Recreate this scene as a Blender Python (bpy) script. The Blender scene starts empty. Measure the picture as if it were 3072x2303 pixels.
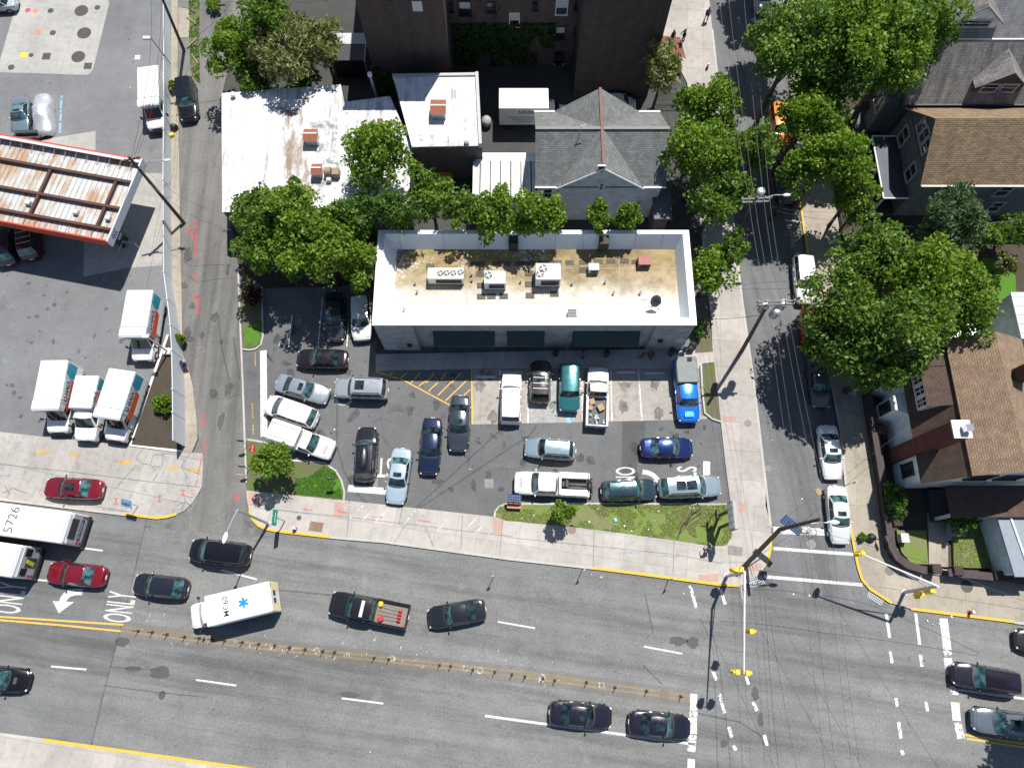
import bpy, bmesh, math, random
import numpy as np
from mathutils import Vector, Matrix, noise as mnoise
R = math.radians
random.seed(7)
sc = bpy.context.scene
col = sc.collection
# ------------------------------------------------------------------ camera, sky, sun, exposure
CH, CT, CF = 62.0, 18.0, 2130.0
cam_d = bpy.data.cameras.new('camera'); cam = bpy.data.objects.new('camera', cam_d); col.objects.link(cam)
cam.location = (0, 0, CH); cam.rotation_euler = (R(CT), 0, 0)
cam_d.sensor_width = 36; cam_d.lens = CF / 3072 * 36; cam_d.clip_start = 1; cam_d.clip_end = 2000
sc.camera = cam
SUN_EL, SUN_AZ = 62.5, 25.0      # azimuth measured from +y towards +x
w = bpy.data.worlds.new('World'); sc.world = w; w.use_nodes = True
nt = w.node_tree
sky = nt.nodes.new('ShaderNodeTexSky'); sky.sky_type = 'NISHITA'; sky.sun_disc = False
sky.sun_elevation = R(SUN_EL); sky.sun_rotation = R(SUN_AZ); sky.air_density = 1.0; sky.dust_density = 0.6
bg = nt.nodes['Background']; bg.inputs[1].default_value = 0.075
nt.links.new(sky.outputs[0], bg.inputs[0])
sun_d = bpy.data.lights.new('sun', 'SUN'); sun_d.energy = 5.0; sun_d.angle = R(0.5); sun_d.color = (1, .955, .89)
sun = bpy.data.objects.new('sun', sun_d); col.objects.link(sun)
sun.rotation_euler = Vector((-math.sin(R(SUN_AZ)) * math.cos(R(SUN_EL)), -math.cos(R(SUN_AZ)) * math.cos(R(SUN_EL)), -math.sin(R(SUN_EL)))).to_track_quat('-Z', 'Y').to_euler()
sun.location = (30, 60, 100)
sc.view_settings.view_transform = 'Standard'; sc.view_settings.look = 'None'
sc.view_settings.exposure = 0.5; sc.view_settings.gamma = 1
try: sc.cycles.use_denoising = True
except Exception: pass
sc.cycles.max_bounces = 5; sc.cycles.transparent_max_bounces = 16

# ------------------------------------------------------------------ survey: photo point -> map point
_c, _s = math.cos(R(CT)), math.sin(R(CT))
def G(px, py, z=0.0):
    u = (px - 1536) / CF; v = (1151.5 - py) / CF
    t = (CH - z) / (_c - v * _s)
    return Vector((u * t, (v * _c + _s) * t, z))
def GP(pts, z=0.0): return [G(p[0], p[1], z) for p in pts]
def ppm(py, z=0.0): return (CF * _c - (1151.5 - py) * _s) / (CH - z)

# ------------------------------------------------------------------ objects
def tag(o, label=None, cat=None, group=None, kind=None):
    if label: o['label'] = label
    if cat: o['category'] = cat
    if group: o['group'] = group
    if kind: o['kind'] = kind
    return o
def thing(name, loc, rz=0, label=None, cat=None, group=None):
    o = bpy.data.objects.new(name, None); col.objects.link(o)
    o.location = loc; o.rotation_euler = (0, 0, rz); o.empty_display_size = .3
    return tag(o, label, cat, group)
def root_off(p):
    v = Vector((0, 0, 0))
    while p is not None:
        v += p.location; p = p.parent
    return v
class MB:
    def __init__(s): s.v = []; s.f = []; s.m = []
    def add(s, vs, fs, m=0):
        n = len(s.v); s.v += [tuple(x) for x in vs]
        for f in fs: s.f.append([i + n for i in f]); s.m.append(m)
        return s
    def poly(s, pts, m=0): return s.add(pts, [list(range(len(pts)))], m)
    def prism(s, pts, z0, z1, m=0, top=True, bottom=True):
        n = len(pts)
        a = sum(pts[i][0] * pts[(i + 1) % n][1] - pts[(i + 1) % n][0] * pts[i][1] for i in range(n))
        if a < 0: pts = list(pts)[::-1]
        vs = [(p[0], p[1], z0) for p in pts] + [(p[0], p[1], z1) for p in pts]
        fs = [[i, (i + 1) % n, n + (i + 1) % n, n + i] for i in range(n)]
        if top: fs.append(list(range(n, 2 * n)))
        if bottom: fs.append(list(range(n))[::-1])
        return s.add(vs, fs, m)
    def box(s, c, d, rz=0, m=0, rx=0, ry=0):
        M = Matrix.Translation(c) @ Matrix.Rotation(rz, 4, 'Z') @ Matrix.Rotation(ry, 4, 'Y') @ Matrix.Rotation(rx, 4, 'X')
        vs = [M @ Vector((x * d[0] / 2, y * d[1] / 2, z * d[2] / 2)) for z in (-1, 1) for x, y in ((-1, -1), (1, -1), (1, 1), (-1, 1))]
        return s.add(vs, [[3, 2, 1, 0], [4, 5, 6, 7], [0, 1, 5, 4], [1, 2, 6, 5], [2, 3, 7, 6], [3, 0, 4, 7]], m)
    def bbox(s, c, d, b=.05, rz=0, m=0):          # box with chamfered vertical and top edges
        hx, hy, hz = d[0] / 2, d[1] / 2, d[2] / 2
        M = Matrix.Translation(c) @ Matrix.Rotation(rz, 4, 'Z')
        def ring(k, z): return [M @ Vector(p) for p in ((-hx + b, -hy + k, z), (hx - b, -hy + k, z), (hx - k, -hy + b, z), (hx - k, hy - b, z), (hx - b, hy - k, z), (-hx + b, hy - k, z), (-hx + k, hy - b, z), (-hx + k, -hy + b, z))]
        vs = ring(0, -hz) + ring(0, hz - b) + ring(b * .7, hz)
        fs = [[i + o, (i + 1) % 8 + o, (i + 1) % 8 + 8 + o, i + 8 + o] for o in (0, 8) for i in range(8)]
        fs += [list(range(16, 24)), list(range(8))[::-1]]
        return s.add(vs, fs, m)
    def tube(s, p0, p1, r0, r1=None, n=8, m=0, cap=True):
        r1 = r0 if r1 is None else r1
        p0, p1 = Vector(p0), Vector(p1); d = (p1 - p0)
        if d.length < 1e-6: return s
        d.normalize(); a = d.orthogonal().normalized(); b = d.cross(a)
        vs = [p0 + (a * math.cos(t) + b * math.sin(t)) * r0 for t in [2 * math.pi * i / n for i in range(n)]]
        vs += [p1 + (a * math.cos(t) + b * math.sin(t)) * r1 for t in [2 * math.pi * i / n for i in range(n)]]
        fs = [[i, (i + 1) % n, n + (i + 1) % n, n + i] for i in range(n)]
        if cap: fs += [list(range(n, 2 * n)), list(range(n))[::-1]]
        return s.add(vs, fs, m)
    def path(s, pts, r, n=6, m=0):
        for a, b in zip(pts[:-1], pts[1:]): s.tube(a, b, r, r, n, m)
        return s
    def ball(s, c, d, nu=10, nv=6, m=0, M=None):
        c = Vector(c); vs = []; fs = []
        for j in range(nv + 1):
            t = math.pi * j / nv
            for i in range(nu):
                a = 2 * math.pi * i / nu
                p = Vector((math.sin(t) * math.cos(a) * d[0] / 2, math.sin(t) * math.sin(a) * d[1] / 2, math.cos(t) * d[2] / 2))
                vs.append(c + (M @ p if M else p))
        for j in range(nv):
            for i in range(nu): fs.append([j * nu + i, (j + 1) * nu + i, (j + 1) * nu + (i + 1) % nu, j * nu + (i + 1) % nu])
        return s.add(vs, fs, m)
    def grid(s, fn, us, vs_, m=0, flip=False):
        n = len(us); vs = [fn(u, v) for v in vs_ for u in us]; fs = []
        for j in range(len(vs_) - 1):
            for i in range(n - 1):
                q = [j * n + i, j * n + i + 1, (j + 1) * n + i + 1, (j + 1) * n + i]
                fs.append(q[::-1] if flip else q)
        return s.add(vs, fs, m)
    def build(s, name, mat, parent=None, smooth=False, local=False, uv=True, merge=0, norm=False, angle=None):
        me = bpy.data.meshes.new(name)
        off = Vector((0, 0, 0)) if (local or parent is None) else root_off(parent)
        me.from_pydata([(x - off.x, y - off.y, z - off.z) for x, y, z in s.v], [], s.f)
        for mm in (mat if isinstance(mat, (list, tuple)) else [mat]): me.materials.append(mm)
        if len(me.materials) > 1: me.polygons.foreach_set('material_index', s.m)
        if merge or norm:
            bm = bmesh.new(); bm.from_mesh(me)
            if merge: bmesh.ops.remove_doubles(bm, verts=bm.verts, dist=merge)
            if norm: bmesh.ops.recalc_face_normals(bm, faces=bm.faces)
            bm.to_mesh(me); bm.free()
        me.update()
        if uv and len(me.polygons) < 20000:
            ul = me.uv_layers.new(name='UVMap').data
            for p in me.polygons:
                nrm = p.normal
                if abs(nrm.z) > .995: h, up = Vector((1, 0, 0)), Vector((0, 1, 0))
                else:
                    h = Vector((0, 0, 1)).cross(nrm).normalized(); up = nrm.cross(h)
                for li in p.loop_indices:
                    c = me.vertices[me.loops[li].vertex_index].co
                    ul[li].uv = (c.dot(h), c.dot(up))
        if smooth:
            me.polygons.foreach_set('use_smooth', [True] * len(me.polygons))
            if angle: me.set_sharp_from_angle(angle=R(angle))
        o = bpy.data.objects.new(name, me); col.objects.link(o)
        if parent is not None: o.parent = parent
        return o
def struct(name, mb, mat, **k):
    o = mb.build(name, mat, **k); o['kind'] = 'structure'; return o
def dup(root, loc=None, rz=None):
    r = root.copy(); col.objects.link(r)
    if loc is not None: r.location = loc
    if rz is not None: r.rotation_euler = (0, 0, rz)
    for ch in root.children:
        c = ch.copy(); col.objects.link(c); c.parent = r
        for g in ch.children:
            d = g.copy(); col.objects.link(d); d.parent = c
    return r
_fonts = {}
def text_mesh(body, wid, hei, bold=0.0):
    k = (body, bold)
    if k not in _fonts:
        cu = bpy.data.curves.new('txt', 'FONT'); cu.body = body; cu.size = 1; cu.offset = bold
        cu.resolution_u = 3
        o = bpy.data.objects.new('txt', cu); col.objects.link(o)
        bpy.context.view_layer.update()
        me = bpy.data.meshes.new_from_object(o.evaluated_get(bpy.context.evaluated_depsgraph_get()))
        vs = [v.co.copy() for v in me.vertices]; fs = [list(p.vertices) for p in me.polygons]
        bpy.data.objects.remove(o); bpy.data.curves.remove(cu); bpy.data.meshes.remove(me)
        _fonts[k] = (vs, fs)
    vs, fs = _fonts[k]
    x0, x1 = min(v.x for v in vs), max(v.x for v in vs); y0, y1 = min(v.y for v in vs), max(v.y for v in vs)
    out = [Vector(((v.x - (x0 + x1) / 2) / (x1 - x0) * wid, (v.y - (y0 + y1) / 2) / (y1 - y0) * hei, 0)) for v in vs]
    return out, fs
def add_text(mb, body, c, wid, hei, M=None, rz=0, bold=0.0, m=0):
    vs, fs = text_mesh(body, wid, hei, bold)
    M = Matrix.Rotation(rz, 3, 'Z') if M is None else M
    return mb.add([Vector(c) + M @ v for v in vs], fs, m)

# ------------------------------------------------------------------ materials
def srgb(r, g, b):
    f = lambda c: (c / 12.92 if c <= .04045 else ((c + .055) / 1.055) ** 2.4)
    return tuple(f(x / 255) for x in (r, g, b))
class NT:
    def __init__(s, name):
        s.mat = bpy.data.materials.new(name); s.mat.use_nodes = True
        s.t = s.mat.node_tree; s.b = s.t.nodes['Principled BSDF']; s.out = s.t.nodes['Material Output']
        s._pos = None
    def n(s, typ, ins=None, **kw):
        nd = s.t.nodes.new('ShaderNode' + typ)
        for k, v in kw.items(): setattr(nd, k, v)
        for k, v in (ins or {}).items():
            sock = nd.inputs[k]
            if hasattr(v, 'is_output'): s.t.links.new(v, sock)
            else: sock.default_value = v
        return nd
    def pos(s):
        if s._pos is None: s._pos = s.n('NewGeometry').outputs['Position']
        return s._pos
    def objc(s): return s.n('TexCoord').outputs['Object']
    def uv(s): return s.n('TexCoord').outputs['UV']
    def mapping(s, vec, scale=(1, 1, 1), rz=0, loc=(0, 0, 0)):
        return s.n('Mapping', {'Vector': vec, 'Scale': scale, 'Rotation': (0, 0, rz), 'Location': loc}).outputs[0]
    def noise(s, vec, scale, detail=4, rough=.6, dist=0):
        return s.n('TexNoise', {'Vector': vec, 'Scale': scale, 'Detail': detail, 'Roughness': rough, 'Distortion': dist}).outputs['Fac']
    def ramp(s, fac, stops, interp='LINEAR'):
        nd = s.n('ValToRGB', {'Fac': fac}); cr = nd.color_ramp; cr.interpolation = interp
        while len(cr.elements) < len(stops): cr.elements.new(.5)
        for e, (p, c) in zip(cr.elements, stops):
            e.position = p; e.color = (c, c, c, 1) if not isinstance(c, (tuple, list)) else (*c[:3], 1)
        return nd.outputs['Color']
    def mix(s, fac, a, b, blend='MIX'):
        nd = s.n('Mix', data_type='RGBA', blend_type=blend)
        for sock, v in ((nd.inputs[0], fac), (nd.inputs[6], a), (nd.inputs[7], b)):
            if hasattr(v, 'is_output'): s.t.links.new(v, sock)
            elif isinstance(v, (tuple, list)): sock.default_value = (*v[:3], 1)
            else: sock.default_value = v
        return nd.outputs[2]
    def math(s, op, a, b=0.0, clamp=False):
        nd = s.n('Math', operation=op, use_clamp=clamp)
        for sock, v in zip(nd.inputs, (a, b)):
            if hasattr(v, 'is_output'): s.t.links.new(v, sock)
            else: sock.default_value = v
        return nd.outputs[0]
    def set(s, **kw):
        for k, v in kw.items():
            sock = s.b.inputs[k.replace('_', ' ')]
            if hasattr(v, 'is_output'): s.t.links.new(v, sock)
            elif isinstance(v, (tuple, list)): sock.default_value = (*v[:3], 1)
            else: sock.default_value = v
        return s
    def bump(s, h, strength=.3, dist=.02):
        nd = s.n('Bump', {'Height': h, 'Strength': strength, 'Distance': dist}); s.t.links.new(nd.outputs[0], s.b.inputs['Normal'])
    def alpha(s, a):
        s.set(Alpha=a)
def pm(name, c, rough=.6, metal=0.0, coat=0.0, var=.08, scale=2.0, spec=.5):
    k = NT(name)
    n = k.noise(k.objc(), scale, 4)
    k.set(Base_Color=k.mix(n, tuple(x * (1 - var * 1.6) for x in c), tuple(min(1, x * (1 + var * 1.6)) for x in c)), Roughness=rough, Metallic=metal, Coat_Weight=coat, Coat_Roughness=.04)
    k.b.inputs['Specular IOR Level'].default_value = spec
    return k.mat
_paint = {}
def paint(c, metal=.0, rough=.3):
    key = (tuple(round(x, 4) for x in c), metal)
    if key not in _paint:
        k = NT('car_paint'); n = k.noise(k.objc(), 3, 5, .7)
        k.set(Base_Color=k.mix(n, tuple(x * .86 for x in c), tuple(min(.9, x * 1.1) for x in c)), Metallic=metal, Roughness=k.ramp(n, [(.3, rough * .8), (.75, rough * 1.5)]), Coat_Weight=.8, Coat_Roughness=.05)
        _paint[key] = k.mat
    return _paint[key]
def asphalt(name, c, streak=None, stain=.5, tint=(1, 1, 1), seed=0.0, crack=.0, speck=.5):
    k = NT(name); p = k.mapping(k.pos(), loc=(seed, seed * .7, 0))
    big = k.noise(p, .09, 3, .5); mid = k.noise(p, .7, 5, .65); fine = k.noise(p, 6, 4, .85)
    b = k.mix(k.ramp(big, [(.3, 0.0), (.7, 1.0)]), tuple(x * .87 for x in c), tuple(x * 1.1 for x in c))
    b = k.mix(k.ramp(mid, [(.3, 0.0), (.7, 1.0)]), k.mix(1, b, (.9, .9, .9), 'MULTIPLY'), k.mix(1, b, (1.1, 1.095, 1.08), 'MULTIPLY'))
    b = k.mix(1, b, k.ramp(fine, [(.22, 1 - .75 * speck), (.5, 1.0), (.78, 1 + .6 * speck)]), 'MULTIPLY')
    if streak is not None:
        q = k.mapping(k.mapping(k.pos(), rz=-streak, loc=(seed, 3, 0)), scale=(.03, .5, 1))
        st = k.noise(q, 1.0, 5, .62)
        b = k.mix(1, b, k.ramp(st, [(.32, .6), (.5, 1.0), (.7, 1.22)]), 'MULTIPLY')
        q2 = k.mapping(k.mapping(k.pos(), rz=-streak, loc=(seed + 9, 5, 0)), scale=(.12, .6, 1))
        dm = k.ramp(k.noise(q2, 1.3, 4, .7), [(.52, 0.0), (.66, 1.0)])
        sp = k.ramp(k.noise(p, 5.5, 3, .75), [(.55, 0.0), (.63, 1.0)])
        b = k.mix(k.math('MULTIPLY', k.math('MULTIPLY', dm, sp), .55), b, tuple(x * .4 for x in c))
    if stain:
        s1 = k.ramp(k.noise(p, .42, 3, .55, .3), [(.63, 0.0), (.72, 1.0)])
        s2 = k.ramp(k.noise(p, 1.9, 2, .5), [(.68, 0.0), (.72, 1.0)])
        b = k.mix(k.math('MULTIPLY', k.math('MAXIMUM', k.math('MULTIPLY', s1, .45), s2), stain), b, tuple(x * .45 for x in c))
        l1 = k.ramp(k.noise(k.mapping(p, loc=(31, 7, 0)), .55, 5, .7, .5), [(.6, 0.0), (.74, 1.0)])
        b = k.mix(k.math('MULTIPLY', l1, .28), b, tuple(min(1, x * 1.7) for x in c))
    if crack:
        wv = k.n('TexVoronoi', {'Vector': k.mix(.25, k.mapping(p, scale=(.22, .22, .22)), k.n('TexNoise', {'Vector': p, 'Scale': .8, 'Detail': 4}).outputs['Color']), 'Scale': 1.0}, feature='DISTANCE_TO_EDGE').outputs['Distance']
        cm = k.math('MULTIPLY', k.ramp(wv, [(.0, 1.0), (.010, 0.0)]), k.ramp(k.noise(p, .2, 2), [(.5, 0.0), (.6, crack)]))
        b = k.mix(cm, b, tuple(x * .35 for x in c))
    k.set(Base_Color=k.mix(1, b, tint, 'MULTIPLY'), Roughness=.9)
    k.b.inputs['Specular IOR Level'].default_value = .25
    k.bump(fine, .35, .015)
    return k.mat
def concrete(name, c, cell=(2.0, 2.0), rz=0, loc=(0, 0, 0), joint=.5, dirt=.5, seed=0.0, jw=.03):
    k = NT(name); p = k.mapping(k.pos(), loc=(seed, seed * 1.3, 0))
    big = k.noise(p, .25, 4, .6); mid = k.noise(p, 1.6, 6, .7); fine = k.noise(p, 14, 2, .7)
    b = k.mix(k.ramp(big, [(.3, 0.0), (.7, 1.0)]), tuple(x * .84 for x in c), tuple(min(1, x * 1.08) for x in c))
    b = k.mix(1, b, k.ramp(mid, [(.28, 1 - .4 * dirt), (.5, 1.0), (.75, 1.08)]), 'MULTIPLY')
    b = k.mix(1, b, k.ramp(fine, [(.3, .9), (.7, 1.08)]), 'MULTIPLY')
    st = k.ramp(k.noise(p, 1.1, 4, .6, .6), [(.62, 0.0), (.7, 1.0)])
    b = k.mix(k.math('MULTIPLY', st, .22 * dirt), b, tuple(x * .45 for x in c))
    if cell:
        q = k.mapping(k.n('Mapping', {'Vector': k.pos(), 'Rotation': (0, 0, -rz), 'Location': loc}).outputs[0], scale=(1 / cell[0], 1 / cell[1], 1))
        br = k.n('TexBrick', {'Vector': q, 'Color1': (1, 1, 1, 1), 'Color2': (.88, .88, .87, 1), 'Mortar': (1 - joint, 1 - joint, 1 - joint, 1), 'Scale': 1.0, 'Mortar Size': jw / cell[0] * .5, 'Mortar Smooth': .3, 'Brick Width': 1.0, 'Row Height': 1.0}, offset=0.0, squash=1.0)
        b = k.mix(1, b, br.outputs['Color'], 'MULTIPLY')
    k.set(Base_Color=b, Roughness=.88); k.b.inputs['Specular IOR Level'].default_value = .25
    k.bump(mid, .15, .01)
    return k.mat
def worn(name, c, keep=.6, scale=4.0, rough=.75, soft=.06, big=.0, amax=1.0):
    k = NT(name); p = k.pos()
    n = k.noise(p, scale, 6, .75); n2 = k.noise(p, .5, 3, .6)
    f = k.math('ADD', n, k.math('MULTIPLY', k.math('SUBTRACT', n2, .5), big))
    th = .72 - .42 * keep
    k.set(Base_Color=k.mix(k.noise(p, 2, 4), tuple(x * .82 for x in c), c), Roughness=rough, Alpha=k.ramp(f, [(max(0, th - soft), 0.0), (th + soft, amax)]))
    return k.mat
def rows(name, c1, c2, cm, bw, rh, mort=.02, streak=.4, rough=.9, offset=.5, bumpy=.5, streak_c=.55, squash=1.0):   # shingles, bricks, siding: laid out in metres on each face
    k = NT(name); u = k.uv()
    br = k.n('TexBrick', {'Vector': u, 'Color1': (*c1, 1), 'Color2': (*c2, 1), 'Mortar': (*cm, 1), 'Scale': 1.0, 'Mortar Size': mort, 'Mortar Smooth': .2, 'Bias': 0.0, 'Brick Width': bw, 'Row Height': rh}, offset=offset)
    b = br.outputs['Color']
    st = k.noise(k.mapping(u, scale=(1.2, .16, 1)), 1.0, 5, .65)
    b = k.mix(1, b, k.ramp(st, [(.3, 1 - streak * streak_c), (.55, 1.0), (.75, 1.0 + streak * .25)]), 'MULTIPLY')
    b = k.mix(1, b, k.ramp(k.noise(u, 1.3, 5, .7), [(.3, .74), (.7, 1.16)]), 'MULTIPLY')
    k.set(Base_Color=b, Roughness=rough); k.b.inputs['Specular IOR Level'].default_value = .3
    if bumpy: k.bump(br.outputs['Fac'], bumpy, -.03)
    return k.mat
def glassy(name, c=(.012, .02, .024), rough=.04, spec=.8):
    k = NT(name); n = k.ramp(k.noise(k.objc(), 1.6, 3), [(.38, 0.0), (.62, 1.0)])
    k.set(Base_Color=k.mix(n, tuple(x * .25 for x in c), tuple(x * 1.9 for x in c)), Roughness=rough); k.b.inputs['Specular IOR Level'].default_value = spec
    return k.mat
def metal(name, c, rough=.4, m=1.0): return pm(name, c, rough, m, var=.12, scale=4)

M = {}
M['rubber'] = pm('rubber', (.012, .012, .012), .8)
M['black'] = pm('black_plastic', (.015, .015, .016), .5)
M['dark'] = pm('dark_grey', (.05, .05, .055), .6)
M['rim'] = metal('alloy', (.45, .46, .47), .35)
M['chrome'] = metal('chrome', (.6, .6, .62), .15)
M['glass'] = glassy('car_glass', (.012, .022, .026))
M['glass_teal'] = glassy('windshield_glass', (.035, .085, .09), .05)  # teal colour stands in for reflections and the lit dash behind the glass
M['winglass'] = glassy('window_glass', (.02, .026, .035))
M['lamp'] = pm('headlamp', (.55, .56, .58), .15, coat=.6)
M['tail'] = pm('tail_lamp', (.28, .01, .012), .2, coat=.5)
M['white'] = pm('white_paint', (.78, .78, .77), .45, var=.03)
M['offwhite'] = pm('offwhite', (.6, .59, .56), .6, var=.06)
M['grey'] = pm('grey_paint', (.3, .3, .3), .6)
M['lightgrey'] = pm('light_grey', (.46, .47, .48), .5, var=.06)
M['galv'] = pm('galvanised', (.42, .44, .46), .4, .5, var=.1)
M['wood'] = pm('weathered_pole', (.085, .065, .05), .9, var=.25, scale=6)
M['yellow'] = pm('signal_yellow', (.75, .5, .02), .45, var=.06)
M['kerb_yellow'] = worn('kerb_yellow', (.62, .40, .04), .97, 3)
M['red'] = pm('red', (.45, .03, .02), .5)
M['brown'] = pm('brown', (.12, .055, .035), .7, var=.2)
M['rust'] = pm('rust', (.26, .085, .04), .85, var=.3, scale=5)
M['paint_w'] = worn('road_paint_white', (.64, .64, .62), .82, 6, soft=.12, amax=.92)
M['paint_w2'] = worn('road_paint_worn', (.74, .74, .72), .64, 4, big=.25)
M['paint_w3'] = worn('road_paint_faded', (.6, .6, .58), .46, 5, big=.35)
M['paint_y'] = worn('road_paint_yellow', (.62, .40, .07), .86, 4)
M['paint_y2'] = worn('road_paint_yellow_worn', (.50, .37, .15), .52, 3.5, soft=.22, big=.5, amax=.6)
M['paint_b'] = worn('road_paint_blue', (.25, .5, .62), .55, 3, big=.2)
M['spray_r'] = worn('spray_red', (.7, .12, .12), .52, 2.2, soft=.16, amax=.62)
M['spray_y'] = worn('spray_yellow', (.72, .46, .04), .55, 2.2, soft=.16, amax=.75)
M['spray_b'] = worn('spray_blue', (.2, .42, .6), .5, 2.2, soft=.18, amax=.5)
M['tactile'] = worn('tactile_pink', (.6, .34, .27), .72, 1.5, soft=.15, amax=.7)
M['oil'] = worn('oil_stain', (.035, .035, .034), .42, 1.2, soft=.3, amax=.7)
M['patch'] = worn('tar_patch', (.085, .086, .088), .95, 2.5, soft=.1, amax=.85)
M['crackm'] = worn('crack_fill', (.09, .085, .08), .7, 3, soft=.25, amax=.55)
M['skid'] = worn('tyre_mark', (.05, .05, .051), .36, 2.2, soft=.3, amax=.65)
# ================================================================== THE SETTING
_o = {1: 0, 2: 570, 3: 1140, 4: 1720}; _x = {1: 0, 2: 760, 3: 1520, 4: 2292}
def Q(r, c, *pts):                      # survey points noted on enlarged sheets
    k = 780 / 2212
    return [(_x[c] + p[0] * k, _o[r] + p[1] * k) for p in pts]
AV = -.1435                              # heading of the avenue
A_AV = asphalt('avenue_asphalt', (.160, .164, .163), streak=AV, stain=.45, seed=3, crack=.25, speck=.65)
A_AV2 = asphalt('avenue_asphalt_newer', (.142, .147, .150), streak=AV, stain=.35, seed=13, speck=.5)
A_AL = asphalt('alley_asphalt', (.152, .150, .145), streak=R(91), stain=.35, seed=23, crack=.6, speck=.5)
A_GAS = asphalt('station_asphalt', (.158, .163, .170), streak=None, stain=.75, seed=43, speck=.4)
A_LOT = asphalt('lot_asphalt', (.118, .121, .125), streak=None, stain=.85, seed=57, crack=.5, speck=.45)
A_ST = asphalt('street_asphalt', (.128, .132, .137), streak=R(98), stain=.4, seed=77, crack=.3, speck=.5)
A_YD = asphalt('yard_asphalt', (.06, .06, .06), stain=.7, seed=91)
C_SW = concrete('sidewalk_concrete', (.40, .377, .35), (1.8, 2.05), AV, (.3, .45, 0), .38, .45, 5)
C_SE = concrete('sidewalk_concrete_side', (.38, .355, .33), (1.75, 2.6), R(-5), (.2, 0, 0), .38, .5, 15)
C_TAN = concrete('sidewalk_tan', (.33, .295, .245), (2.2, 4.2), R(-7), (0, 0, 0), .35, .6, 25)
C_AP = concrete('apron_concrete', (.362, .347, .326), (2.0, 3.9), R(-12), (.5, .8, 0), .42, .7, 35)
C_PAD = concrete('pad_concrete', (.36, .355, .337), (3.6, 3.7), R(-6), (0, 1, 0), .35, .5, 45)
C_STALL = concrete('stall_concrete', (.33, .31, .285), (2.85, 5.4), R(0), (0, 0, 0), .3, .85, 55)
C_KERB = concrete('kerb_concrete', (.43, .42, .39), (2.4, 50), AV, (0, 0, 0), .35, .4, 65)
def grass_mat(name, c1, c2, dirt, amount, seed=0.0):
    k = NT(name); p = k.mapping(k.pos(), loc=(seed, seed, 0))
    b = k.mix(k.noise(p, 5, 5, .8), c1, c2)
    b = k.mix(k.ramp(k.noise(p, .55, 5, .7), [(amount - .1, 0.0), (amount + .1, 1.0)]), b, k.mix(k.noise(p, 9, 4, .8), tuple(x * .55 for x in dirt), dirt))
    b = k.mix(1, b, k.ramp(k.noise(p, 16, 3, .8), [(.3, .6), (.7, 1.35)]), 'MULTIPLY')
    k.set(Base_Color=b, Roughness=.95); k.b.inputs['Specular IOR Level'].default_value = .15
    k.bump(k.noise(p, 14, 3, .8), .8, .06)
    return k.mat
G_DRY = grass_mat('rough_grass', (.10, .165, .035), (.195, .25, .07), (.25, .22, .14), .58, 2)
G_GREEN = grass_mat('green_grass', (.05, .14, .012), (.1, .22, .03), (.12, .1, .06), .8, 12)
G_DIRT = grass_mat('dirt_grass', (.07, .12, .025), (.14, .16, .06), (.17, .145, .11), .5, 22)
G_SOIL = grass_mat('soil', (.04, .045, .02), (.06, .06, .03), (.09, .075, .06), .4, 32)
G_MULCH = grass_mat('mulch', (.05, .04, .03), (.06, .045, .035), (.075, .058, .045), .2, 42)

def sheet(name, pts, z, mat): return struct(name, MB().poly(GP(pts, z)), mat, norm=False)
def slab(name, pts, z1, mat, z0=-.1):
    P = GP(pts, z1); return struct(name, MB().prism([(p.x, p.y) for p in P], z0, z1), mat)
struct('ground', MB().poly([(-400, -250, -.12), (400, -250, -.12), (400, 500, -.12), (-400, 500, -.12)]), A_AL)
sheet('avenue', [(-1400, 1220), (600, 1480), (3800, 1900), (4400, 2900), (-1400, 2500)], -.004, A_AV)
sheet('avenue_west', [(-1400, 1250), (443, 1530), (402, 1720), (360, 1893), (273, 2240), (-1400, 2230)], .002, A_AV2)
sheet('station_lot', [(-500, -300), (515, -300), (513, 1000), (560, 1345), (388, 1337), (-500, 1255)], .004, A_GAS)
sheet('alley', [(534, -250), (780, -250), (700, 150), (666, 282), (672, 637), (689, 782), (714, 796), (728, 1148), (739, 1447), (742, 1510), (770, 1575), (860, 1612), (420, 1580), (560, 1560), (600, 1480), (612, 1359), (590, 1290), (548, 1064), (540, 676), (533, 212)], .008, A_AL)
sheet('parking_lot', [(714, 796), (1120, 760), (1130, 1110), (2160, 1100), (2168, 1262), (2192, 1512), (2150, 1520), (1515, 1525), (1482, 1553), (1030, 1505), (900, 1495), (737, 1460), (728, 1148)], .006, A_LOT)
sheet('side_street', [(2085, -300), (2440, -300), (2405, 602), (2553, 1563), (2600, 1770), (2680, 1825), (2200, 1775), (2320, 1634), (2290, 1440), (2220, 887), (2137, 88)], .008, A_ST)
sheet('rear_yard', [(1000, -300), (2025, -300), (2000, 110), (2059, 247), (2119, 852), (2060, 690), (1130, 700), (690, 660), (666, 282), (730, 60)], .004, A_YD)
sheet('east_yard', [(2450, -400), (4000, -400), (4000, 1900), (3072, 1750), (2780, 1702), (2690, 1650), (2609, 1193), (2505, 600)], .01, G_SOIL)

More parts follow.
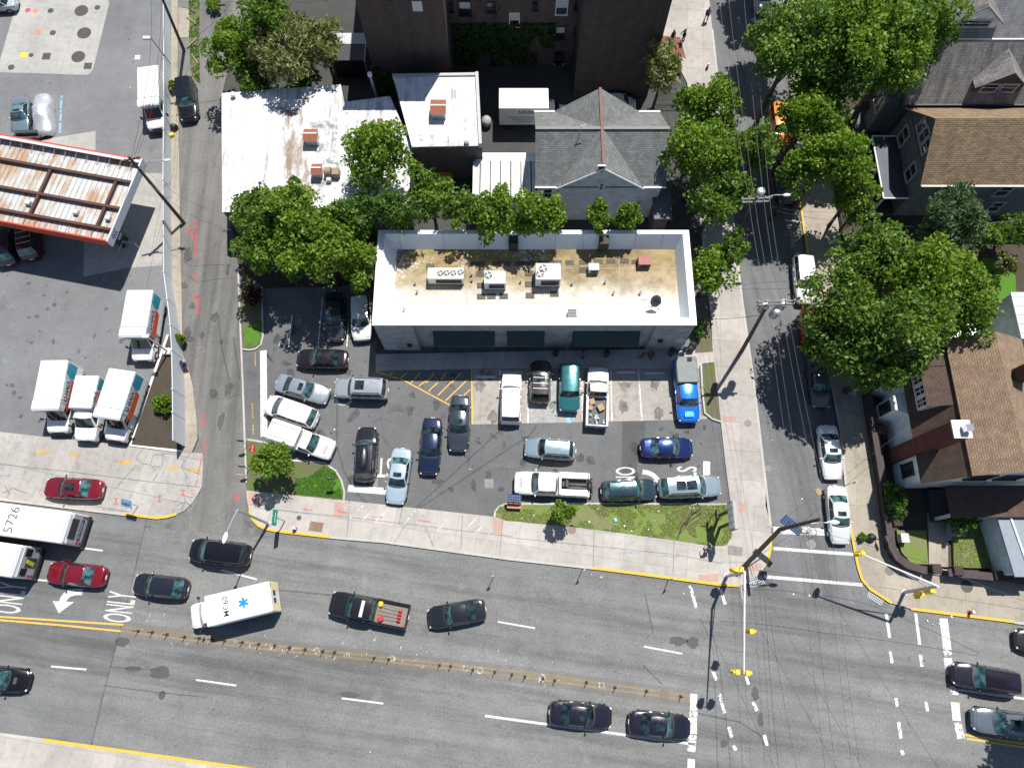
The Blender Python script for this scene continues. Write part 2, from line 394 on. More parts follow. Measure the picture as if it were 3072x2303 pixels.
slab('apron', [(-400, 1242), (0, 1295), (123, 1309), (388, 1337), (540, 1355), (571, 1357), (610, 1359), (606, 1457), (596, 1478), (578, 1507), (555, 1530), (529, 1542), (500, 1550), (472, 1554), (374, 1542), (160, 1516), (0, 1496), (-400, 1447)], .1, C_AP)
slab('concrete_pad', [(70, -60), (300, -60), (328, 10), (280, 205), (273, 218), (261, 226), (120, 221), (0, 218), (-60, 216), (0, 180)], .02, C_PAD)
slab('concrete_strip', [(-200, 480), (115, 421), (287, 393), (286, 470), (250, 560), (-200, 560)], .014, C_PAD)
slab('pump_island_pad', [(487, 520), (487, 796), (381, 804), (250, 830), (255, 640), (330, 520)], .014, C_PAD)
slab('alley_footway', [(513, -150), (534, -150), (533, 212), (537, 440), (540, 676), (545, 900), (548, 1064), (566, 1110), (578, 1158), (590, 1260), (592, 1316), (575, 1357), (540, 1355), (535, 1200), (513, 1000)], .13, C_TAN)
slab('footway_slab', [(535, 20), (569, 30), (567, 113), (535, 113)], .05, C_TAN)
sheet('verge', [(567, -100), (600, -100), (597, 120), (600, 250), (575, 230), (567, 113)], .02, G_DIRT)
SB = [(739, 1470), (760, 1473), (901, 1487), (1031, 1500), (1480, 1549), (1520, 1560), (1746, 1582), (2021, 1619), (2140, 1637), (2179, 1634), (2195, 1612), (2197, 1584), (2192, 1512), (2296, 1512), (2313, 1581), (2315, 1634), (2302, 1690), (2278, 1722), (2245, 1748), (2218, 1757), (2155, 1753), (1908, 1720), (1781, 1704), (1520, 1674), (1148, 1623), (991, 1611), (830, 1593), (795, 1586), (775, 1576), (757, 1556), (747, 1530), (740, 1490)]
slab('sidewalk_avenue', SB, .13, C_SW)
slab('sidewalk_side_street', [(2192, 1512), (2176, 1387), (2162, 1263), (2155, 1193), (2148, 1140), (2139, 1071), (2133, 951), (2119, 852), (2090, 560), (2062, 250), (1989, 106), (2014, 0), (2030, -150), (2112, -150), (2137, 88), (2151, 212), (2188, 560), (2225, 887), (2260, 1134), (2296, 1440), (2297, 1512)], .128, C_SE)
slab('sidewalk_east', [(2330, -250), (2372, 300), (2401, 602), (2426, 775), (2475, 1050), (2521, 1288), (2549, 1563), (2567, 1662), (2574, 1704), (2585, 1738), (2609, 1766), (2673, 1808), (2733, 1826), (3043, 1865), (3700, 1948), (3700, 1835), (3072, 1752), (2860, 1722), (2780, 1707), (2700, 1665), (2680, 1610), (2650, 1400), (2609, 1193), (2560, 900), (2520, 700), (2505, 600), (2480, 300), (2450, -250)], .13, C_TAN)
slab('sidewalk_south', [(-600, 2128), (0, 2200), (130, 2217), (511, 2270), (705, 2298), (1500, 2405), (3800, 2715), (3800, 2950), (-600, 2560)], .13, C_SW)
slab('storefront_walk', [(1127, 1062), (2050, 1045), (2139, 1052), (2145, 1086), (2102, 1090), (2096, 1106), (1415, 1105), (1127, 1112)], .12, C_SW)
slab('stall_pad', [(1419, 1104), (2096, 1104), (2105, 1246), (2122, 1250), (2119, 1257), (1419, 1273)], .012, C_STALL)
slab('brick_paving', [(1990, 108), (2040, 112), (2058, 176), (2020, 165), (1960, 165)], .136, rows('paver', (.2, .08, .055), (.26, .11, .08), (.12, .08, .06), .2, .1, .01, .2))

def band(mb, pts, wd, z, h=None, side=0):       # a strip of given width along a surveyed line
    P = [Vector((p.x, p.y, 0)) for p in GP(pts, z)]
    L, Rr = [], []
    for i, p in enumerate(P):
        d = (P[min(i + 1, len(P) - 1)] - P[max(i - 1, 0)]).normalized(); nn = Vector((-d.y, d.x, 0))
        L.append(p + nn * wd * (.5 + side * .5)); Rr.append(p - nn * wd * (.5 - side * .5))
    for i in range(len(P) - 1):
        q = [Rr[i], Rr[i + 1], L[i + 1], L[i]]
        if h is None: mb.poly([(a.x, a.y, z) for a in q])
        else:
            mb.prism([(a.x, a.y) for a in q], z - h, z)
    return mb
K1 = [(714, 796), (720, 960), (728, 1148), (734, 1320), (739, 1447)]
ISL = [(738, 1318), (760, 1320), (795, 1327), (840, 1360), (883, 1381), (930, 1383), (972, 1388), (1007, 1411), (1024, 1440), (1033, 1475), (1031, 1500)]
kb = MB(); band(kb, K1, .16, .12, .2)
struct('kerb_alley', kb, C_KERB)
slab('island_bed', ISL + [(901, 1487), (760, 1473), (741, 1470)], .13, G_DIRT)
slab('island_lawn', [(975, 1395), (1005, 1416), (1020, 1442), (1028, 1475), (1026, 1494), (940, 1486), (885, 1480), (885, 1435), (930, 1428), (962, 1425)], .16, G_GREEN, 0)
struct('kerb_island', band(MB(), ISL, .16, .15, .2), C_KERB)
slab('planter_bed', [(722, 800), (785, 880), (788, 1010), (780, 1035), (765, 1044), (748, 1045), (730, 1044), (726, 1000)], .1, G_DIRT)
slab('planter_lawn', [(734, 985), (775, 960), (782, 1000), (776, 1030), (760, 1040), (736, 1038)], .14, G_GREEN, 0)
struct('kerb_planter', band(MB(), [(785, 860), (788, 1010), (782, 1033), (766, 1046), (748, 1049), (728, 1047)], .16, .14, .2), C_KERB)
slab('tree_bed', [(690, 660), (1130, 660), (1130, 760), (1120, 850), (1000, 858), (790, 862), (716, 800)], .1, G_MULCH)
GS = [(1483, 1549), (1486, 1532), (1498, 1519), (1518, 1512), (1700, 1511), (1950, 1512), (2186, 1513), (2197, 1584), (2195, 1612), (2179, 1634), (2140, 1637), (2021, 1619), (1746, 1582), (1520, 1560)]
slab('grass_strip', GS, .16, G_DRY)
struct('kerb_grass', band(MB(), [(1483, 1551), (1486, 1532), (1498, 1519), (1518, 1511), (1700, 1510), (1950, 1511), (2188, 1512)], .17, .18, .3), C_KERB)
slab('corner_verge', [(2098, 960), (2128, 950), (2139, 1054), (2085, 1058)], .15, G_DIRT)
slab('stall_verge', [(2104, 1090), (2143, 1088), (2150, 1160), (2162, 1262), (2140, 1255), (2118, 1240), (2110, 1180)], .15, G_DIRT)
struct('kerb_stall', band(MB(), [(2103, 1088), (2108, 1180), (2115, 1238), (2138, 1256), (2163, 1264)], .16, .17, .3), C_KERB)
# garden by the fence, with its white kerb
slab('fence_bed', [(500, 1010), (513, 1005), (535, 1200), (545, 1352), (392, 1334)], .14, G_SOIL)
struct('kerb_fence_bed', band(MB(), [(503, 1004), (455, 1140), (390, 1335), (545, 1353)], .22, .2, .3), pm('kerb_white', (.62, .61, .58), .8, var=.12))
# yards on the east side
slab('lawn', [(2950, 770), (3045, 790), (3050, 905), (2935, 965), (2880, 940), (2900, 840)], .06, G_GREEN)
slab('front_lawn', [(2690, 1590), (2778, 1590), (2785, 1692), (2735, 1690), (2705, 1655)], .3, G_DRY)
slab('front_lawn', [(2858, 1560), (2985, 1570), (2995, 1706), (2862, 1700)], .3, G_DRY)
slab('front_path', [(2785, 1500), (2842, 1500), (2845, 1700), (2787, 1697)], .2, C_TAN)

def line(name, segs, wd, mat, z=.016):
    mb = MB()
    for s in segs: band(mb, s, wd, z)
    return struct(name, mb, mat)
ZA = .014
line('lane_dash', [[(240, 1642), (308, 1651)], [(663, 1709), (771, 1737)], [(1493, 1864), (1605, 1883)], [(1931, 1938), (2047, 1960)], [(153, 1998), (259, 2007)], [(588, 2038), (709, 2055)], [(1025, 2093), (1150, 2109)], [(90, 1736), (152, 1742)]], .145, M['paint_w'])
line('lane_line', [[(1455, 2146), (2087, 2232)], [(2870, 2067), (3300, 2126)]], .19, M['paint_w'])
line('stop_bar', [[(2081, 2080), (2081, 2130)], [(2080, 2151), (2080, 2200)], [(2074, 2275), (2072, 2330)]], .58, M['paint_w'])
line('stop_bar_worn', [[(2081, 2132), (2080, 2150)], [(2078, 2203), (2074, 2253)], [(2860, 2058), (2864, 2083)], [(2872, 2166), (2884, 2214)], [(2840, 1950), (2846, 1965)]], .62, M['paint_w2'])
line('stop_bar', [Q(4, 4, (1527, 380), (1560, 650)), Q(4, 4, (1562, 715), (1583, 860)), Q(4, 4, (1625, 1092), (1640, 1250))], .68, M['paint_w'])
cw = [Q(4, 3, (1560, 100), (1612, 290)), Q(4, 3, (1750, 815), (1785, 905)), Q(4, 3, (1810, 1020), (1855, 1185)), Q(4, 3, (1888, 1300), (1918, 1390)), Q(4, 3, (1815, 120), (1860, 260)), Q(4, 3, (2030, 865), (2060, 940)), Q(4, 3, (2095, 1090), (2130, 1165)), Q(4, 3, (2190, 1370), (2215, 1460)), Q(4, 3, (1930, 1460), (1950, 1500)),
      Q(4, 4, (1075, 660), (1090, 760)), Q(4, 4, (1330, 690), (1345, 790)), Q(4, 4, (1145, 1260), (1165, 1400)), Q(4, 4, (1170, 1500), (1185, 1540))]
line('crosswalk_worn', cw, .26, M['paint_w2'])
line('crosswalk_line', [Q(4, 4, (1040, 335), (1068, 545)), Q(4, 4, (1290, 335), (1325, 605)), Q(4, 4, (1120, 1055), (1135, 1130)), Q(4, 4, (1378, 1090), (1392, 1170))], .26, M['paint_w'])
line('crosswalk_line', [Q(3, 4, (80, 1430), (765, 1480)), Q(4, 4, (0, 25), (840, 95))], .27, M['paint_w'])
line('stop_bar', [Q(3, 4, (80, 1275), (530, 1290))], .6, M['paint_w'])
line('parking_tick', [Q(2, 4, (185, 258), (330, 275)), Q(2, 4, (270, 545), (375, 545))], .18, M['paint_w'])
line('yellow_line', [[(-200, 1826), (0, 1849), (370, 1873)], [(-200, 1836), (0, 1859), (180, 1874), (362, 1892)], [(2893, 2203), (3400, 2280)], [(2900, 2214), (3400, 2291)]], .15, M['paint_y'])
line('yellow_line_worn', [[(370, 1881), (705, 1920), (760, 1929), (1100, 1965), (1540, 2012), (1800, 2048), (2070, 2086)], [(362, 1891), (705, 1937), (1100, 1977), (1540, 2026), (1800, 2062), (2070, 2099)], [(430, 1888), (560, 1905)], [(1560, 2018), (1720, 2039)]], .17, M['paint_y2'])
line('median_dirt', [[(365, 1886), (705, 1930), (1100, 1973), (1540, 2020), (1800, 2056), (2072, 2093)]], 1.25, worn('median_dirt', (.25, .215, .185), .52, 1.6, soft=.34, amax=.5), .012)
seam = MB()
for s in ([(443, 1545), (402, 1720), (360, 1893), (315, 2060), (273, 2240)], [(330, 2000), (480, 2008)], [(310, 2055), (470, 2075), (620, 2090)]): band(seam, s, .1, .0135)
for s in ([(1935, 1780), (1960, 1900)], [(1930, 1995), (1985, 2050)], [(745, 1760), (1005, 1785)], [(2080, 2135), (2220, 2165), (2290, 2210)], [(950, 1215), (1010, 1190)]): band(seam, s, .13, .0135)
for s in ([(1545, 1250), (1240, 1530)], [(1012, 1215), (1010, 1330), (1030, 1410), (1080, 1490), (1140, 1540)], [(1610, 1275), (1590, 1305), (1520, 1350), (1240, 1535)], [(1410, 1290), (1405, 1400)], [(700, 1010), (720, 1140)], [(655, 960), (665, 1040), (690, 1150)]): band(seam, s, .15, .0135)
struct('tyre_mark', seam, M['skid'])
pt = MB()
def blob(mb, c, rx, ry, z, n=14, rz=0.0, jag=.25):
    C0 = G(c[0], c[1], z); s = ppm(c[1])
    pts = []
    for i in range(n):
        a = 2 * math.pi * i / n; k = 1 + random.uniform(-jag, jag)
        x, y = math.cos(a) * rx / s * k, math.sin(a) * ry / s * k
        pts.append((C0.x + x * math.cos(rz) - y * math.sin(rz), C0.y + x * math.sin(rz) + y * math.cos(rz), z))
    return mb.poly(pts)
blob(pt, (400, 2005), 26, 8, .0105, jag=.1); blob(pt, (480, 2017), 32, 18, .0105, jag=.15); blob(pt, (486, 2084), 11, 13, .0105, jag=.12)
blob(pt, (2035, 1922), 26, 13, .0105); blob(pt, (2079, 1926), 19, 15, .0105); blob(pt, (2266, 2083), 12, 20, .0105); blob(pt, (2282, 2158), 8, 20, .0105)
blob(pt, (1046, 2082), 28, 9, .0105); blob(pt, (367, 1925), 22, 14, .0105, jag=.15); blob(pt, (2172, 2228), 13, 12, .0105)
struct('tar_patch', pt, M['patch'])
ol = MB()
for i in range(34):
    blob(ol, (random.uniform(780, 1480), random.uniform(1060, 1480)), random.uniform(3, 13), random.uniform(4, 24), .0125, rz=random.uniform(0, 3), jag=.35)
for i in range(26):
    blob(ol, (random.uniform(1500, 2150), random.uniform(1275, 1500)), random.uniform(3, 12), random.uniform(4, 14), .0125, jag=.35)
for i in range(34):
    blob(ol, (random.uniform(20, 460), random.uniform(830, 1280)), random.uniform(3, 8), random.uniform(3, 9), .0125, jag=.35)
for i in range(14): blob(ol, (random.uniform(550, 690), random.uniform(600, 1330)), random.uniform(4, 12), random.uniform(6, 30), .0125, jag=.3)
for c in ((645, 950), (640, 1180), (880, 990), (830, 1020), (1230, 1230), (1310, 1215), (1740, 1375), (1772, 1380), (1900, 1340)): blob(ol, c, 12, 16, .013, jag=.3)
struct('oil_stain', ol, M['oil'])
op = MB()
for c in ((1875, 1160), (1965, 1150), (1440, 1155), (1870, 1220), (1975, 1240), (1660, 1215), (1480, 1250)): blob(op, c, 16, 20, .0165, jag=.35)
struct('oil_stain', op, M['oil'])
struct('asphalt_patch', MB().poly(GP(Q(3, 3, (985, 350), (1185, 350), (1165, 640), (1110, 690), (1100, 850), (980, 850)), .0102)), asphalt('patch_asphalt', (.085, .087, .089), stain=.3, seed=101))
# ---- lot markings
line('stall_line', [Q(2, 2, (330, 1060), (300, 1330)), Q(2, 2, (590, 910), (550, 1330)), Q(2, 2, (812, 1110), (795, 1330)), [(700 + 142, 1020), (836, 1042)]], .1, M['paint_w2'])
line('stall_line', [[(1415, 1108), (1417, 1272)], ], .14, M['paint_y'], .02)
line('stall_line', [[(1500, 1108), (1500, 1270)], [(1584, 1108), (1584, 1268)], [(1746, 1108), (1747, 1265)], [(1832, 1108), (1836, 1263)], [(1915, 1108), (1926, 1261)]], .11, M['paint_w2'], .02)
line('stall_line', [[(1666, 1125), (1666, 1266)], [(1584, 1240), (1666, 1196)], [(1600, 1266), (1666, 1222)], [(1586, 1215), (1664, 1165)], [(1640, 1266), (1668, 1246)]], .12, M['paint_b'], .0205)
struct('accessible_symbol', MB().poly(GP([(1692, 1243), (1722, 1243), (1726, 1268), (1694, 1268)], .021)), M['paint_b'])
line('hatch_line', [[(1127, 1114), (1210, 1140), (1352, 1216)], *[Q(3, 2, a, b) for a, b in (((1410, 50), (1475, 0)), ((1490, 95), (1595, -5)), ((1570, 130), (1705, -5)), ((1635, 175), (1825, -8)), ((1790, 130), (1845, 80)))], *[Q(2, 2, a, b) for a, b in (((1340, 1640), (1420, 1555)), ((1240, 1610), (1310, 1550)), ((1470, 1640), (1540, 1555)), ((1570, 1640), (1640, 1555)), ((1690, 1640), (1765, 1555)), ((1140, 1580), (1190, 1550)))]], .11, M['paint_y'])
line('stop_bar', [[(790, 1051), (792, 1309)]], .62, M['paint_w'])
line('stop_bar', [[(1044, 1464), (1160, 1473)]], .6, M['paint_w'])
line('stop_bar', [[(2120, 1383), (2120, 1430)]], .62, M['paint_w'])
line('arrow_shaft', [Q(3, 3, (1155, 780), (1200, 785), (1245, 805), (1280, 840), (1300, 880)), Q(3, 3, (1300, 880), (1340, 900))], .42, M['paint_w'])
line('edge_mark', [Q(2, 2, (15, 1380), (18, 1500)), Q(3, 1, (2146, 195), (2150, 330)), Q(3, 1, (2152, 375), (2156, 465)), Q(3, 1, (2010, 800), (2080, 805))], .12, M['spray_y'], .02)
def ground_text(name, body, start, end, up, mat, z=.016, bold=.01):
    a, b, c = G(*start, z), G(*end, z), G(*up, z)
    vs, fs = text_mesh(body, 1, 1, bold)
    return struct(name, MB().add([a + (b - a) * (v.x + .5) + (c - a) * (v.y + .5) for v in vs], fs), mat)
q = Q(4, 1, (1108, 424), (1168, 168), (868, 398), (168, 348), (238, 92), (-75, 320))
ground_text('road_text', 'ONLY', *q[:3], M['paint_w']); ground_text('road_text', 'ONLY', *q[3:], M['paint_w'])
struct('turn_arrow', MB().poly(GP(Q(4, 1, (710, 130), (697, 182), (640, 183), (600, 195), (570, 222), (556, 255), (500, 247), (512, 205), (540, 165), (580, 138), (625, 128)), .016)).poly(GP(Q(4, 1, (448, 232), (632, 240), (500, 337)), .0162)), M['paint_w'])
q = Q(3, 3, (1095, 880), (1095, 738), (925, 880))
ground_text('lot_text', 'NO', *q, M['paint_w'])
q = Q(3, 3, (1448, 733), (1448, 1010), (1618, 733)); 
ground_text('lot_text', 'STOP', *q, M['paint_w'])
q = Q(3, 2, (1195, 662), (860, 655), (1185, 830))
ground_text('lot_text', 'STOP', *q, M['paint_w'])
q = Q(3, 2, (690, 10), (690, 215), (845, 10))
ground_text('lot_text', 'NO', *q, M['paint_w'])
q = Q(2, 4, (218, 350), (235, 492), (245, 347)); ground_text('road_text', 'PARKING', *q, M['paint_y'])
q = Q(2, 4, (283, 385), (290, 428), (312, 383)); ground_text('road_text', 'NO', *q, M['paint_y'])
# ---- kerb paint and paving marks
ky = MB()
for s in ([(374, 1541), (472, 1553), (500, 1549), (529, 1541)], [(748, 1530), (757, 1555), (775, 1575), (795, 1585), (830, 1592), (991, 1610)], [(1781, 1703), (1908, 1719), (2155, 1752), (2218, 1756)], [(130, 2218), (511, 2271), (705, 2299), (1100, 2352)], [(2401, 606), (2426, 775)], [(2549, 1563), (2567, 1662), (2576, 1704), (2587, 1738), (2611, 1766), (2675, 1807)], [(2733, 1825), (2890, 1845), (3043, 1864)], [(2300, 1692), (2313, 1640), (2314, 1600)]): band(ky, s, .22, .137)
struct('kerb_paint', ky, M['kerb_yellow'])
kj = MB()
for s in ([(-200, 1473), (0, 1497), (374, 1543)], [(991, 1611), (1148, 1624), (1520, 1675), (1781, 1704)], [(-300, 2166), (0, 2201), (130, 2218)], [(2137, 88), (2225, 887), (2260, 1134), (2296, 1440), (2313, 1581)], [(2426, 775), (2475, 1050), (2521, 1288), (2549, 1563)], [(3043, 1866), (3500, 1923)]): band(kj, s, .2, .136)
struct('kerb_top', kj, C_KERB)
tp = MB()
for a, b, c, d in ((1003, 1503, 1032, 1550), (745, 1476, 785, 1518), (1479, 1554, 1508, 1602)): tp.poly(GP([(a, b), (c, b + 4), (c - 2, d), (a, d - 3)], .136))
for a, b, c, d in ((2169, 1248, 2207, 1262), (2213, 1508, 2236, 1535), (2095, 1722, 2155, 1744), (2240, 1690, 2285, 1712)): tp.poly(GP([(a, b), (c, b), (c, d), (a, d)], .136))
struct('tactile_paving', tp, M['tactile'])
line('ramp_hatch', [Q(3, 2, a, b) for a, b in (((765, 1110), (840, 1040)), ((820, 1170), (940, 1060)), ((925, 1190), (1030, 1095)), ((1040, 1200), (1145, 1100)), ((1140, 1220), (1250, 1110)), ((1270, 1240), (1380, 1105)), ((1570, 1270), (1690, 1150)), ((1780, 1285), (1905, 1170)), ((1890, 1300), (2015, 1175)), ((2000, 1310), (2040, 1270)))], .12, M['paint_w3'], .137)
line('seam_line', [Q(3, 2, (0, 1085), (820, 1165), (1700, 1270), (2212, 1330)), Q(3, 3, (0, 1335), (740, 1410), (1420, 1480), (1840, 1560)), Q(3, 2, (820, 1010), (795, 1335)), Q(3, 2, (1265, 1085), (1240, 1230)), Q(3, 2, (1780, 1140), (1765, 1440)), Q(3, 2, (2125, 1170), (2095, 1490)), Q(3, 3, (745, 1270), (735, 1590)), Q(3, 3, (1425, 1365), (1415, 1660)), Q(3, 2, (1290, 1235), (1200, 1380)), Q(3, 2, (1465, 1250), (1530, 1410))], .06, M['crackm'], .1365)
crk = [Q(3, 1, *p) for p in (((1210, 590), (1160, 660), (1210, 710), (1280, 720), (1330, 770)), ((1280, 720), (1300, 640), (1390, 630), (1450, 620)), ((1390, 630), (1380, 740), (1310, 730)), ((1640, 590), (1540, 740), (1590, 820), (1575, 870)), ((1540, 740), (1620, 770), (1700, 800)), ((1480, 1040), (1560, 980), (1640, 1000)), ((1500, 1070), (1580, 1030), (1630, 1080)), ((1560, 980), (1580, 1030), (1540, 1100)), ((1000, 900), (1160, 720)), ((20, 960), (110, 920), (230, 960)), ((40, 900), (80, 960), (60, 1000)), ((1300, 860), (1340, 790)), ((0, 715), (560, 775), (1160, 850), (1700, 910)), ((820, 1075), (1100, 1120)))]
line('crack', crk, .07, M['crackm'], .106)
rs = [Q(3, 1, *p) for p in (((965, 1005), (1010, 1005)), ((965, 1055), (1010, 1055)), ((987, 1005), (987, 1055)), ((1335, 985), (1375, 985)), ((1335, 1030), (1375, 1030)), ((1355, 985), (1355, 1030)), ((1535, 935), (1575, 935)), ((1535, 975), (1575, 975)), ((1555, 935), (1555, 975)), ((1620, 940), (1655, 940)), ((1620, 965), (1655, 965)), ((340, 935), (375, 945), (345, 975), (375, 985)), ((1725, 620), (1665, 900)))]
line('spray_mark', rs, .14, M['spray_r'], .107)
line('spray_mark', [Q(3, 2, (415, 1095), (500, 1105)), Q(3, 2, (715, 1110), (800, 1130)), Q(3, 2, (1010, 1160), (1100, 1165)), Q(3, 2, (1395, 1190), (1510, 1205))], .16, M['spray_r'], .139)
line('spray_mark', [Q(2, 1, (1590, 300), (1650, 420)), Q(2, 1, (1665, 250), (1670, 580)), Q(2, 1, (1665, 700), (1660, 780)), Q(2, 1, (1640, 920), (1700, 900)), Q(2, 1, (1680, 880), (1675, 1060)), Q(3, 1, (1730, 280), (1735, 390)), Q(3, 1, (1735, 500), (1740, 600)), Q(3, 1, (1990, 960), (2020, 1030)), Q(1, 1, (1620, 400), (1700, 560))], .35, M['spray_r'], .0155)
line('spray_mark', [Q(3, 1, (315, 605), (425, 605)), Q(3, 1, (580, 630), (690, 640)), Q(3, 1, (1000, 695), (1120, 705)), Q(3, 1, (1420, 740), (1520, 755)), Q(3, 1, (1600, 765), (1710, 770))], .34, M['spray_y'], .107)
line('spray_mark', [Q(3, 1, (0, 810), (90, 810)), Q(3, 2, (340, 1130), (480, 1135)), Q(3, 2, (720, 1165), (820, 1190)), Q(3, 2, (1290, 1225), (1390, 1215)), Q(3, 3, (1000, 1460), (1140, 1470)), Q(3, 3, (1310, 1490), (1470, 1500)), Q(3, 3, (1820, 1545), (2040, 1550))], .16, M['spray_b'], .139)
line('bay_line', [Q(1, 1, (525, 815), (510, 1135))], .22, M['paint_b'], .018)
# ---- covers in the ground: each a thing of its own
cov = pm('iron_cover', (.055, .05, .048), .7, var=.25); covc = pm('pale_cover', (.2, .19, .18), .8, var=.2)
def cover(px, py, r, label, z=.02, mat=cov, square=False, name='manhole_cover', rz=0, d=None):
    P = G(px, py, z); mb = MB()
    if square: mb.box((P.x, P.y, z), (d or (r * 2, r * 2)) + (.02,), rz)
    else:
        mb.tube((P.x, P.y, z - .02), (P.x, P.y, z + .01), r, r, 24)
    o = mb.build(name, [mat]); return tag(o, label, 'manhole cover')
T = 'fuel tank covers in the concrete pad'
for x, y, r, l in ((692, 92, .75, 'large round dark tank cover nearest the top edge on the concrete pad'), (716, 282, .76, 'large round dark tank cover in the middle of the pad column of three'), (666, 483, .74, 'large round dark tank cover at the bottom of the pad column of three'), (828, 66, .32, 'small round dark cover at the top right corner of the concrete pad'), (430, 92, .32, 'small dark cover right of the red cover on the concrete pad'), (449, 280, .33, 'small dark cover right of the orange cover on the concrete pad'), (265, 470, .26, 'small dark cover between the yellow square and the dark square grate'), (95, 573, .34, 'small round dark cover near the left end of the pad')):
    p = Q(1, 1, (x, y))[0]; cover(*p, r, l, .03)['group'] = T
for x, y, s_, m_, l in ((235, 88, .3, 'red', 'red painted round cover on the concrete pad'), (300, 92, .3, 'orange', 'orange painted round cover beside the red one on the pad'), (320, 270, .34, 'orange', 'orange ringed round cover beside the white spot on the pad')):
    p = Q(1, 1, (x, y))[0]; cover(*p, s_, l, .03, pm(m_ + '_cover', (.6, .06, .08) if m_ == 'red' else (.7, .2, .1), .6))['group'] = T
for x, y, s_, m_, l in ((203, 470, .34, pm('yellow_cover', (.7, .5, .03), .6), 'yellow square cover plate on the concrete pad'), (395, 480, .42, cov, 'dark square grate in the middle of the concrete pad'), (747, 562, .4, cov, 'dark square grate at the lower right corner of the concrete pad'), (1170, 490, .28, M['offwhite'], 'small pale square cover in the station asphalt by the white truck')):
    p = Q(1, 1, (x, y))[0]; cover(*p, s_, l, .03, m_, True)['group'] = T
cover(*Q(3, 2, (388, 1170))[0], .2, 'small round cover in the sidewalk beside the hydrant', .14)
cover(*Q(3, 2, (535, 1245))[0], .9, 'large rusty rectangular vault cover in the avenue sidewalk', .14, pm('rusty_cover', (.2, .12, .085), .8, var=.25), True, 'vault_cover', AV, (1.15, .8))
cover(*Q(3, 2, (2005, 880))[0], .4, 'pale square cover in the asphalt of the parking lot', .02, covc, True)
cover(*Q(3, 2, (1027, 870))[0], .34, 'pale square cover beside the white stop bar by the exit', .02, covc, True)
cover(*Q(3, 3, (2052, 365))[0], .33, 'round grey cover in the side street sidewalk', .14, covc)
cover(*Q(3, 3, (555, 1268))[0], .38, 'round brown cover at the edge of the grass strip', .15, pm('brown_cover', (.2, .16, .13), .8))
cover(*Q(3, 4, (35, 752))[0], .3, 'small round cover in the side street by the white sedans', .02, covc)
cover(*Q(3, 4, (402, 1395))[0], .4, 'round pale manhole between the two crosswalk lines', .02, covc)
cover(*Q(4, 3, (1345, 1028))[0], .4, 'round manhole in the worn yellow median', .02, pm('median_cover', (.16, .13, .11), .8))
cover(*Q(4, 4, (1725, 108))[0], .5, 'dark round patch cover in the corner sidewalk near the hydrant', .14, pm('asphalt_cover', (.085, .08, .07), .9))
cover(*Q(3, 4, (1068, 1620))[0], .38, 'round grey cover in the sidewalk below the mast arm', .14, pm('grey_cover', (.16, .15, .14), .9))
cover(*Q(3, 3, (1945, 1450))[0], .6, 'rectangular pale vault cover in the corner sidewalk', .14, covc, True, 'vault_cover', AV, (1.2, .75))
for x, y, r_, c_, l in ((950, 210, 4, 4, 'storm drain grate beside the yellow kerb at the corner ramp'), ):
    pass
def grate(px, py, dx, dy, rz, label):
    P = G(px, py, .02); t = thing('storm_drain', (P.x, P.y, .018), rz, label, 'storm drain')
    mb = MB(); mb.box((0, 0, -.02), (dx, dy, .02)); mb.build('drain_pit', M['rubber'], t, local=True)
    mb = MB()
    for i in range(9): mb.box((-dx / 2 + dx * i / 8, 0, .005), (.05, dy, .02))
    for j in range(4): mb.box((0, -dy / 2 + dy * j / 3, .012), (dx, .05, .02))
    mb.build('grate_bars', M['galv'], t, local=True)
grate(*Q(4, 4, (948, 205))[0], 1.25, .55, R(-33), 'storm drain grate beside the yellow kerb at the east corner')
grate(*Q(4, 3, (2125, 70))[0], 1.2, .6, R(20), 'storm drain grate at the foot of the leaning utility pole')
# ================================================================== VEHICLES
def lerp(a, b, t): return a + (b - a) * t
def interp(tab, x):
    for (x0, y0), (x1, y1) in zip(tab[:-1], tab[1:]):
        if x <= x1: return lerp(y0, y1, max(0, min(1, (x - x0) / max(1e-6, x1 - x0))))
    return tab[-1][1]
KIND = {   # W, H, hood height profile, belt; cabin fractions of length: cowl, roof front, roof rear, glass foot; roof width
 'sedan':   dict(W=1.83, H=1.45, cab=(.29, .415, .68, .84), belt=.93, nose=.66, deck=.97, tail=.90, wr=.70),
 'coupe':   dict(W=1.84, H=1.36, cab=(.32, .46, .66, .86), belt=.88, nose=.62, deck=.92, tail=.86, wr=.66),
 'hatch':   dict(W=1.78, H=1.48, cab=(.25, .39, .80, .95), belt=.95, nose=.68, deck=.96, tail=.86, wr=.72),
 'wagon':   dict(W=1.85, H=1.56, cab=(.27, .385, .86, .955), belt=.97, nose=.72, deck=.98, tail=.88, wr=.73),
 'suv':     dict(W=1.92, H=1.74, cab=(.27, .375, .88, .965), belt=1.08, nose=.84, deck=1.08, tail=.95, wr=.76),
 'boxy':    dict(W=1.88, H=1.76, cab=(.275, .345, .925, .97), belt=1.06, nose=.88, deck=1.05, tail=.95, wr=.82),
 'minivan': dict(W=1.98, H=1.76, cab=(.19, .34, .90, .975), belt=1.02, nose=.76, deck=1.0, tail=.9, wr=.76),
 'pickup':  dict(W=2.0, H=1.86, cab=(.235, .315, .545, .575), belt=1.14, nose=.98, deck=1.14, tail=1.1, wr=.76, bed=.585),
 'pickupx': dict(W=2.0, H=1.86, cab=(.25, .335, .475, .51), belt=1.14, nose=.98, deck=1.14, tail=1.1, wr=.76, bed=.52),
 'cutaway': dict(W=2.0, H=2.1, cab=(.135, .225, .30, .31), belt=1.25, nose=1.0, deck=1.2, tail=1.1, wr=.80),
}
